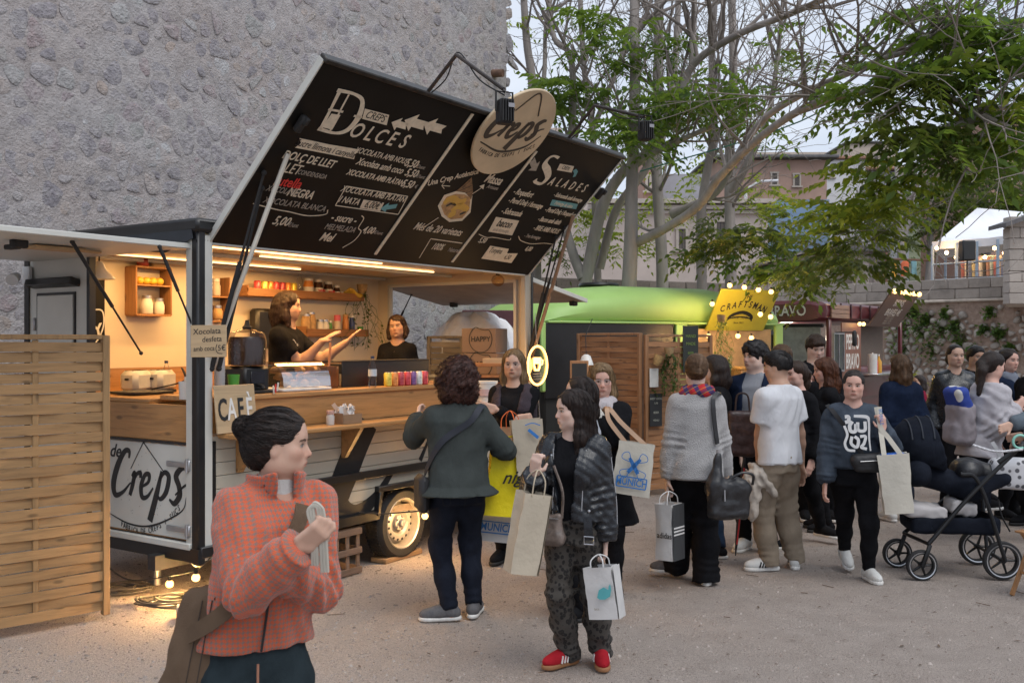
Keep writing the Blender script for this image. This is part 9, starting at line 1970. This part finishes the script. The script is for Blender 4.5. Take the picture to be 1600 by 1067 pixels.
# bags near the glasses woman
e,_=paper_bag('brown paper bag with orange handles on the arm of the woman with glasses',W(797,668,7.72),.24,.36,.12,R(-20),brown_k,(0,0),mat('orange cord',(.62,.13,.03),.7),.13,1,4,side=mat('kraft side',(.20,.14,.10),.85))
e,_=paper_bag('beige paper bag with a blue emblem behind the leather jacket',W(829,655,6.6),.20,.36,.10,R(8),kraft,(0,R(-5)),None,.1,1,5);mb=MB(frame((1,0,0),(0,0,1),(.03,-.075,.27)));stroke(mb,[(-.03,.03),(.03,-.03)],.02);stroke(mb,[(-.05,.06),(0,.07),(.05,.05)],.006);mb.build('print',blue_i,e)
# bags of the leather jacket woman
e,_=paper_bag('tall cream paper bag hanging in front of the leather jacket',W(812,768,5.18),.155,.42,.10,R(25),kraft,(R(3),R(10)),mat('cream cord',(.45,.38,.28),.7),.12,1,6,side=mat('cream side',(.36,.31,.24),.85))
e,_=paper_bag('small white paper bag with a teal print in the hand of the leather jacket woman',W(948,884,5.33),.165,.275,.09,R(-28),white_pb,(0,R(-8)),cord_w,.06,1,7,side=mat('white side',(.5,.49,.48),.8));mb=MB(frame((1,0,0),(0,0,1),(.035,-.068,.13)));mb.prism([(-.045,-.01),(-.03,.03),(.0,.045),(.025,.03),(.03,.05),(.04,.06),(.042,.03),(.03,-.005),(0,-.02),(-.03,-.02)],0,.001);mb.build('whale_print',mat('teal print',(.10,.42,.45),.6),e);letter('bcn',frame((1,0,0),(0,0,1),(-.02,-.068,.06)),grey_l,e,.02)
q=P6.world(P6.surf(R(30),.98,.10)[0]);e=empty('shoulder_bag',q,P6.face,'taupe leather shoulder bag in front of the biker jacket','bag');vv,ff=polygonise([('add',rbox((0,0,-.07),(.105,.030,.085),.03),0),('add',rc((-.08,0,-.13),(.08,0,-.13),.04,.04),.04),('sub',ell((0,0,.04),(.10,.06,.05)),.02)],.010,None,None,folds(3,.006,.06));taupe=leather_mat('taupe leather',(.13,.10,.085),.45)
link('pouch',np_mesh('pouch',relax(vv,ff),ff),taupe,e);mb=MB();mb.tube([(-.09,.032,-.02),(.09,.032,-.02)],.003,5);mb.build('zip',steel,e);mb=MB();mb.tube(spline([(-.10,0,-.02),(-.11,.02,.12),(-.06,.015,.26)],6),.008,6);mb.tube(spline([(.10,0,-.02),(.09,.02,.06),(.05,.03,.13)],6),.008,6);mb.build('strap',taupe,e)
# blonde woman's tote
e,_=paper_bag('white tote with a blue cross and MUNICH print beside the blonde woman',W(984,690,6.86),.265,.36,.10,R(-8),tote,(0,R(8)),None,.1,.7,8);munich(e,.0,.09,.20,.07,.10)
for(a,b)in((-.08,0),(.06,.02)):mb=MB();mb.ribbon(spline([Vector((a,-.02,.35)),Vector((a*.6-.16,-.03,.48)),Vector((-.24+b,.0,.56)),Vector((-.27+b,.08,.52))],6),.03,(0,-1,.2),.004);mb.build('strap',mat('peach strap',(.50,.33,.22),.8),e)
# grey sweater woman: adidas bag and black handbag
e,_=paper_bag('white and dark grey paper bag with three stripes and adidas lettering',W(1046,786,7.20),.145,.40,.155,R(-40),white_pb,(0,R(-1)),cord_w,.085,1,9,side=mat('bag dark',(.035,.037,.04),.7));letter('adidas',frame((1,0,0),(0,0,1),(.02,-.099,.18)),inkb,e,.058,xs=.85,bold=.012)
for k in range(3):mb=MB();mb.ribbon([(.0835,-.072,.185+.024*k),(.0835,.072,.185+.024*k)],.011,(1,0,0),.002);mb.build('stripe',white_pb,e)
q=W(1138,715,7.12);e=empty('handbag',q,R(8),'large black leather handbag hanging on the shoulder of the grey sweater','bag');vv,ff=polygonise([('add',rbox((0,0,-.30),(.155,.055,.14),.05),0),('add',rc((-.10,0,-.20),(-.075,0,.02),.06,.022),.06),('add',rc((.09,0,-.22),(.05,0,-.14),.06,.04),.05),('sub',ell((.12,0,-.02),(.13,.12,.13)),.03)],.011,None,None,folds(6,.008,.07));bagl=leather_mat('bag leather',(.012,.012,.014),.36)
link('pouch',np_mesh('pouch',relax(vv,ff),ff),bagl,e);mb=MB();mb.tube(spline([(.0,-.05,-.14),(.08,-.07,-.10),(.16,-.06,-.12),(.17,-.03,-.19)],6),.010,6);mb.build('grip',bagl,e);mb=MB();mb.tube([(-.05,-.062,-.22),(-.05,-.066,-.30)],.006,6);mb.build('zip_pull',steel,e);mb=MB();mb.tube([(-.075,0,.02),(-.075,0,.06)],.014,8);mb.build('ring',steel,e)
mb=MB();P9.strap(mb,[(70,1.40),(120,1.425),(146,1.39),(150,1.30),(146,1.18),(140,1.06)],.034,.055,.008);st=mb.build('strap',bagl,e);st.matrix_parent_inverse=(Matrix.Translation(q)@Matrix.Rotation(R(8),4,'Z')).inverted()
q=W(1160,640,8.25);e=empty('handbag',q,R(-10),'dark brown leather bag between the grey sweater and the navy coat','bag');vv,ff=polygonise([('add',rbox((0,0,-.2),(.12,.05,.19),.03),0)],.012,None,None,folds(8,.006,.08));link('pouch',np_mesh('pouch',relax(vv,ff),ff),leather_mat('brown leather',(.035,.016,.014),.4),e);mb=MB();mb.tube(spline([(-.06,0,-.02),(-.04,0,.12),(.04,0,.12),(.06,0,-.02)],6),.008,6);mb.build('strap',mat('strap brown',(.03,.015,.012),.6),e)
a,b=W(1163,715,7.95),W(1149,868,7.95);e=empty('folded_umbrella',b,0,'folded black and red umbrella hanging beside the black handbag','umbrella');mb=MB();d=a-b;mb.tube([Vector((0,0,0)),d*.12,d*.55,d*.9,d],[.004,.012,.022,.016,.01],8);mb.build('cloth',mat('umbrella black',(.014,.014,.016),.6),e);mb=MB();mb.ribbon([d*.12+Vector((0,-.015,0)),d*.55+Vector((.004,-.025,0)),d*.9+Vector((.002,-.018,0))],.010,(0,-1,0),.002);mb.build('red_trim',mat('umbrella red',(.5,.02,.02),.6),e)
# jacket over the arm of the white tee
q=W(1186,745,7.72);vv,ff=polygonise([('add',rc((-.02,-.02,.04),(-.02,.04,.06),.055,.05),0),('add',rc((-.05,-.03,.02),(-.07,-.03,-.28),.055,.05),.05),('add',rc((.01,-.05,.0),(.10,-.07,-.13),.045,.03),.04),('add',rc((-.09,-.02,-.02),(-.12,0,-.2),.05,.03),.05)],.010,None,None,folds(12,.016,.07));o=link('folded_jacket',np_mesh('folded_jacket',relax(vv,ff),ff),cloth_mat('cream jacket',(.44,.39,.34),.08));o.location=q;o.rotation_euler=(0,0,R(10));tag(o,'cream jacket draped over the hand of the young man in white','jacket')
# walking woman: tote and belt bag
e,_=paper_bag('cream cloth bag with a blue lining carried by the walking woman',W(1404,708,7.22),.215,.43,.11,R(-14),tote,(0,R(-6)),None,.1,1,11);mb=MB();mb.box((.0,0,.418),(.17,.085,.03),None,.012);mb.build('blue_content',mat('blue foil',(.02,.12,.5),.35,var=.4,vs=30,bump=.6,bs=20),e)
hb=P16.world(P16.wr['l']);I=(Matrix.Translation(e.location)@Euler(e.rotation_euler).to_matrix().to_4x4()).inverted()
for(x,k)in((-.06,0),(.06,1)):mb=MB();hp2=I@(hb+Vector((-.03,-.02,.03)));top2=I@(hb+Vector((-.05,.0,.17)));mb.ribbon(spline([Vector((x,-.05,.41)),hp2.lerp(Vector((x,-.05,.41)),.4),hp2+Vector((0,-.01*k,0)),top2+Vector((.02*k,0,0))],6),.034,(0,-1,0),.004);sp=mb.build('strap',tote,e)
letter('BUBBLE',frame((0,0,-1),(1,0,0),(I@(hb+Vector((-.032,-.045,.10))))),blue_i,e,.035)
q=P16.world(P16.surf(R(-14),1.0,.11)[0]);e=empty('belt_bag',q,P16.face,'black belt bag worn across the chest of the walking woman','bag');vv,ff=polygonise([('add',rc((-.09,0,.02),(.09,0,.0),.045,.05),0),('add',rbox((0,.01,-.03),(.11,.035,.055),.03),.03)],.009,None,None,folds(4,.004,.05));link('pouch',np_mesh('pouch',relax(vv,ff),ff),mat('black nylon',(.014,.014,.016),.6),e);mb=MB();mb.tube([(-.08,.06,.01),(.08,.06,.0)],.003,5);mb.build('zip',galv,e)
mb=MB();P16.strap(mb,[(-10,1.03),(8,1.13),(22,1.22),(34,1.31),(60,1.395),(110,1.42),(150,1.36)],.032,.064,.005);st=mb.build('strap',mat('black strap',(.014,.014,.016),.7),e);st.matrix_parent_inverse=(Matrix.Translation(q)@Matrix.Rotation(P16.face,4,'Z')).inverted()
# foreground woman's canvas bag
q=P1.world(P1.surf(R(92),.93,.08)[0]);canvas=cloth_mat('taupe canvas',(.19,.128,.085),.12,420,.5,.9);e=empty('canvas_bag',q,P1.face,'brown canvas hobo bag hanging at the hip of the woman in orange','bag')
I=(Matrix.Translation(q)@Matrix.Rotation(P1.face,4,'Z')).inverted();loc=lambda px,py,dd:I@W(px,py,3.3+dd)
A,B,C_,D_=[np.array(loc(*t))for t in((300,932,-.10),(350,930,-.18),(318,1125,-.18),(266,1090,-.12))];vv,ff=polygonise([('add',rc(A,D_,.026,.040),0),('add',rc(B,C_,.028,.040),.06),('add',rc((A+B)/2,(C_+D_)/2,.034,.052),.08),('add',rc(D_,C_,.040,.040),.06)],.008,None,None,folds(15,.007,.12));link('pouch',np_mesh('pouch',relax(vv,ff,2),ff),canvas,e)
mb=MB();P1.strap(mb,[(88,.955),(55,1.02),(32,1.10),(10,1.20),(-4,1.28),(-12,1.345),(-16,1.385)],.05,.070,.006);st=mb.build('strap',canvas,e);st.matrix_parent_inverse=I
for q0,q1 in(((A+B)/2,(C_+D_)/2),(A*.2+B*.8,C_*.8+D_*.2)):mb=MB();nn_=Vector(I.to_3x3()@Vector((0,-1,0)));mb.tube([Vector(q0)+nn_*.055,Vector(q0*.5+q1*.5)+nn_*.068,Vector(q1)+nn_*.07],.0022,5);mb.build('seam',mat('dark seam',(.05,.035,.025),.8),e)
mb=MB();mb.tube([Vector(B)+Vector((.03,.03,0)),Vector(A)*.3+Vector(B)*.7],.008,6);mb.build('ring',mat('dark brass',(.06,.04,.03),.4,.8),e)
# backpack of the woman in white
q=P20.world(V3(-.0,-.20,1.12)+V3(0,.04,0));e=empty('backpack',q,P20.face,'pale grey backpack with blue patterned top on the woman in white','backpack');vv,ff=polygonise([('add',rbox((0,-.03,-.04),(.15,.085,.19),.07),0),('add',rbox((0,-.11,-.12),(.11,.04,.09),.04),.03)],.013,None,None,folds(2,.010,.1));link('pack_body',np_mesh('pack_body',relax(vv,ff),ff),cloth_mat('mauve grey',(.30,.27,.29),.1),e)
def patterned():
 m,nt=newmat('blue arcs');v=nt.node('ShaderNodeTexVoronoi',i_Scale=9.0);nt.set(v.inputs['Vector'],nt.coord());nt.set(nt.p.inputs['Base Color'],nt.ramp(v.outputs['Distance'],[(.42,(.6,.6,.58)),(.46,(.02,.05,.28))]));nt.p.inputs['Roughness'].default_value=.8;return m
vv,ff=polygonise([('add',rbox((0,-.05,.16),(.14,.06,.13),.05,rotm(0,18)),0)],.013,None,None,folds(2,.006,.1));link('patterned_flap',np_mesh('patterned_flap',relax(vv,ff),ff),patterned(),e)
# ---------------------------------------------------------------- pram
def pram():
 c=W(1480,533,7.75);c.z=0;rz=R(-8);root=empty('pram',c,rz,'black pushchair with a folded hood and silver rimmed wheels','pram');T=Matrix.Translation(c)@Matrix.Rotation(rz,4,'Z');I=T.inverted()
 L=lambda px,py,dd=0:I@W(px,py,7.75+dd)
 fr=mat('matt black tube',(.012,.012,.013),.4,.3);fab=cloth_mat('navy black fabric',(.014,.017,.026),.25,400,.3);tyre=mat('pram tyre',(.02,.02,.021),.75);silver=mat('silver ring',(.55,.56,.58),.3,.8)
 def wheel_(p,r,ax,w=.045):
  x,y,z=dirframe(ax);mb=MB();mb.lathe([(r*.72,-w/2),(r*.95,-w/2),(r,-w*.3),(r,w*.3),(r*.95,w/2),(r*.72,w/2),(r*.72,-w/2)],p,28,ax,False);wh=mb.build('wheel',tyre,root)
  mb=MB();mb.lathe([(r*.80,w/2+.001),(r*.86,w/2+.003),(r*.86,w/2-.004)],p,28,ax,False);mb.lathe([(r*.86,-w/2+.004),(r*.86,-w/2-.003),(r*.80,-w/2-.001)],p,28,ax,False);mb.build('rim',silver,wh)
  for k in range(5):mb=MB();a=2*math.pi*k/5;mb.tube([Vector(p),Vector(p)+(x*math.cos(a)+y*math.sin(a))*r*.75],[.012,.007],6);mb.build('spoke',fr,wh)
  mb=MB();mb.cyl(Vector(p)-z*w*.6,Vector(p)+z*w*.6,.02,None,10);mb.build('hub',fr,wh)
 ax=(.10,-1,0);nr,fa=-.24,.24
 FN=L(1440,868,nr);FF=L(1402,858,fa-.05);RN=L(1566,860,nr+.02);RF=L(1480,850,fa+.05)
 FN.z=.115;FF.z=.115;RN.z=.145;RF.z=.145
 wheel_(FN,.115,ax);wheel_(FF,.115,ax);wheel_(RN,.145,ax);wheel_(Vector((RN.x-.02,RN.y+.52,.145)),.145,ax)
 def tb(nm,pts,r,m=fr,n=8):mb=MB();mb.tube(spline([Vector(p)for p in pts],5)if len(pts)>2 else pts,r,n);return mb.build(nm,m,root)
 for(fw,dd)in((FN,nr),(FF,fa)):
  tb('front_fork',[fw+Vector((.0,-.035,0)),fw+Vector((.03,-.035,.09)),fw+Vector((.06,0,.15))],.017)
  top=fw+Vector((.05,0,.16));hnd=L(1592,700,dd);tb('frame_tube',[top,top.lerp(hnd,.45)+Vector((0,0,.03)),hnd],.017)
  seat=L(1475,745,dd*.9);tb('rear_leg',[Vector((RN.x,fw.y+.03,.15)),L(1530,755,dd),L(1500,740,dd)],.015)
 tb('front_axle',[FN+Vector((.05,0,.16)),FF+Vector((.05,0,.16))],.014);tb('rear_axle',[RN,Vector((RN.x-.02,RN.y+.52,.145))],.012)
 h0,h1=L(1592,700,nr),L(1592,700,fa);tb('handle',[L(1560,722,nr),h0,h0+Vector((.06,.08,.03)),h1+Vector((.06,-.08,.03)),h1,L(1560,722,fa)],.018)
 def lump(nm,ops,m,step=.012,amp=.006,wl=.1):vv,ff=polygonise(ops,step,None,None,folds(len(nm),amp,wl));return link(nm,np_mesh(nm,relax(vv,ff),ff),m,root)
 s0=np.array(L(1425,735,0));s1=np.array(L(1510,760,0));s2=np.array(L(1560,745,0));w=V3(0,.16,0)
 lump('seat_shell',[('add',rc(s0-w,s0+w,.10,.10),0),('add',rc(s1-w*.9,s1+w*.9,.085,.085),.1),('add',rc(s0,s1,.10,.09),.12),('add',rc(s1-w*.8,s2-w*.8,.07,.05),.06),('add',rc(s1+w*.8,s2+w*.8,.07,.05),.06),('add',rc(s1,s2,.07,.05),.06)],fab)
 hc_=np.array(L(1438,705,0));lump('hood',[('add',ell(hc_+V3(.02,0,.04),(.26,.225,.235)),0),('sub',half(hc_+V3(.06,0,.0),(.75,0,-.55)),.02)if False else('cut',half(hc_+V3(.13,0,.02),(.95,0,.30)),0),('cut',half(hc_+V3(0,0,-.09),(-.30,0,-1)),0)],fab,.013,.006,.12)
 for k in range(3):   # hood ribs
  a=.25+.32*k;pts=[Vector(hc_+V3(.02,0,.04))+Vector((.262*math.cos(a+1.2)*1.0,.228*math.cos(q_)*1.0,.238*math.sin(a+1.2)*abs(math.sin(q_))*1.0))for q_ in np.linspace(.35,2.8,12)]
  mb=MB();mb.tube(pts,.006,5);mb.build('hood_rib',mat('hood seam',(.02,.024,.034),.7),root)
 fm=np.array(L(1520,735,0));lump('foot_muff',[('add',rc(fm+V3(-.06,-.08,0),fm+V3(-.06,.08,.0),.09,.09),0),('add',rc(fm,fm+V3(.22,0,-.04),.09,.06),.06)],leather_mat('quilted black',(.012,.012,.014),.4))
 b0,b1=L(1412,805,0),L(1545,800,0)
 lump('basket',[('add',rbox(tuple((b0+b1)/2-Vector((-.02,0,.06))),((b1.x-b0.x)/2,.2,.07),.04),0),('sub',rbox(tuple((b0+b1)/2+Vector((.0,0,.03))),((b1.x-b0.x)/2-.03,.17,.09),.04),.01)],fab,.012,.004)
 for k,(px,py,sx)in enumerate(((1440,800,.16),(1500,795,.10))):c2=L(px,py,-.05);vv,ff=polygonise([('add',rbox(tuple(c2+Vector((0,0,.02))),(sx,.12,.055),.04,rotm(5,4,8)),0)],.012,None,None,folds(k+30,.012,.08));o=link('parcel',np_mesh('parcel',relax(vv,ff),ff),mat('pale parcel',(.46,.44,.44),.7,var=.1));o.matrix_basis=T;tag(o,['long pale wrapped parcel in the pram basket','short pale parcel at the back of the pram basket'][k],'parcel')
    # toy and strap on the handle
 mb=MB();cc=L(1594,690,nr-.03);mb.tube([cc+Vector((math.cos(a)*.05,0,math.sin(a)*.05))for a in np.linspace(.2,5.2,16)],.010,7);mb.build('hook',mat('mint plastic',(.25,.55,.45),.5),root)
 tb('white_strap',[L(1520,695,nr-.03),L(1555,705,nr-.05),L(1598,702,nr-.05)],.009,mat('dotted strap',(.5,.5,.52),.8,var=.5,vs=60));tb('loose_strap',[L(1560,780,nr),L(1565,805,nr-.01),L(1578,830,nr)],.006)
    # changing bag
 m,nt=newmat('spotted cloth');v=nt.node('ShaderNodeTexVoronoi',i_Scale=17.0);v.inputs['Randomness'].default_value=.5;nt.set(v.inputs['Vector'],nt.coord());nt.set(nt.p.inputs['Base Color'],nt.ramp(v.outputs['Distance'],[(.27,(.10,.10,.11)),(.34,(.56,.56,.58))]));nt.p.inputs['Roughness'].default_value=.85
 e=empty('changing_bag',T@L(1580,735,-.05),rz,'white bag with grey spots hanging on the pram handle','bag');vv,ff=polygonise([('add',rbox((.03,0,-.02),(.19,.10,.12),.06),0)],.013,None,None,folds(77,.010,.12));link('bag_body',np_mesh('bag_body',relax(vv,ff),ff),m,e);mb=MB();mb.ribbon(spline([(-.08,-.02,.08),(-.11,-.02,.16),(-.14,0,.22)],5),.03,(0,-1,0),.004);mb.build('strap',mat('grey strap',(.35,.35,.36),.8),e)
pram()
# ---------------------------------------------------------------- folding wooden chairs
chair_w=wood('chair wood',(.34,.17,.07),.6,2,1.4,.5,.1)
def folding_chair(c,rz,label,k=1.0):
 root=empty('folding_chair',c,rz,label,'chair','folding wooden chairs');
 def bar(nm,a,b,w=.035,t=.018):mb=MB();d=(Vector(b)-Vector(a));x,y,z=dirframe(d,(0,1,0));M=Matrix((x,y,z)).transposed();mb.box((Vector(a)+Vector(b))/2,(w,t,d.length),M,.004);return mb.build(nm,chair_w,root)
 for x in(-.2,.2):bar('leg',(x,-.22,0),(x,.20,.86),.02,.035);bar('leg',(x*.88,.24,0),(x*.88,-.16,.46),.02,.035)
 for z,y in((.84,.19),(.70,.125)):bar('back_slat',(-.2,y,z),(.2,y,z),.05,.016)
 for j in range(6):bar('seat_slat',(-.19,-.18+.066*j,.455),(.19,-.18+.066*j,.455),.014,.055)
 bar('crossbar',(-.19,-.14,.16),(.19,-.14,.16),.02,.02);return root
folding_chair((W(1655,0,6.95).x,6.95,0),R(-70),'folding wooden chair cut off by the right edge of the picture')
folding_chair((W(1440,0,17.1).x,17.15,0),R(70),'folding wooden chair under the seated woman in dark red');folding_chair((W(1462,0,17.5).x,17.5,0),R(20),'empty folding chair beside the stone wall, right of the seated woman');folding_chair((W(1480,0,18.5).x,18.5,0),R(-30),'empty folding chair half hidden behind the black leather jacket')
def bush():
 r=random.Random(4);e=empty('round_bush',W(1418,600,17.8),0,'small round light green bush behind the seated woman','bush');c=Crown()
 for k in range(90):d=Vector((r.gauss(0,1),r.gauss(0,1),r.gauss(0,1))).normalized();c.frond(d*r.uniform(.05,.25),tuple(d),.16,r,9,.5)
 c.build(L_yel,e,'foliage')
if 'Crown' in globals():bush()
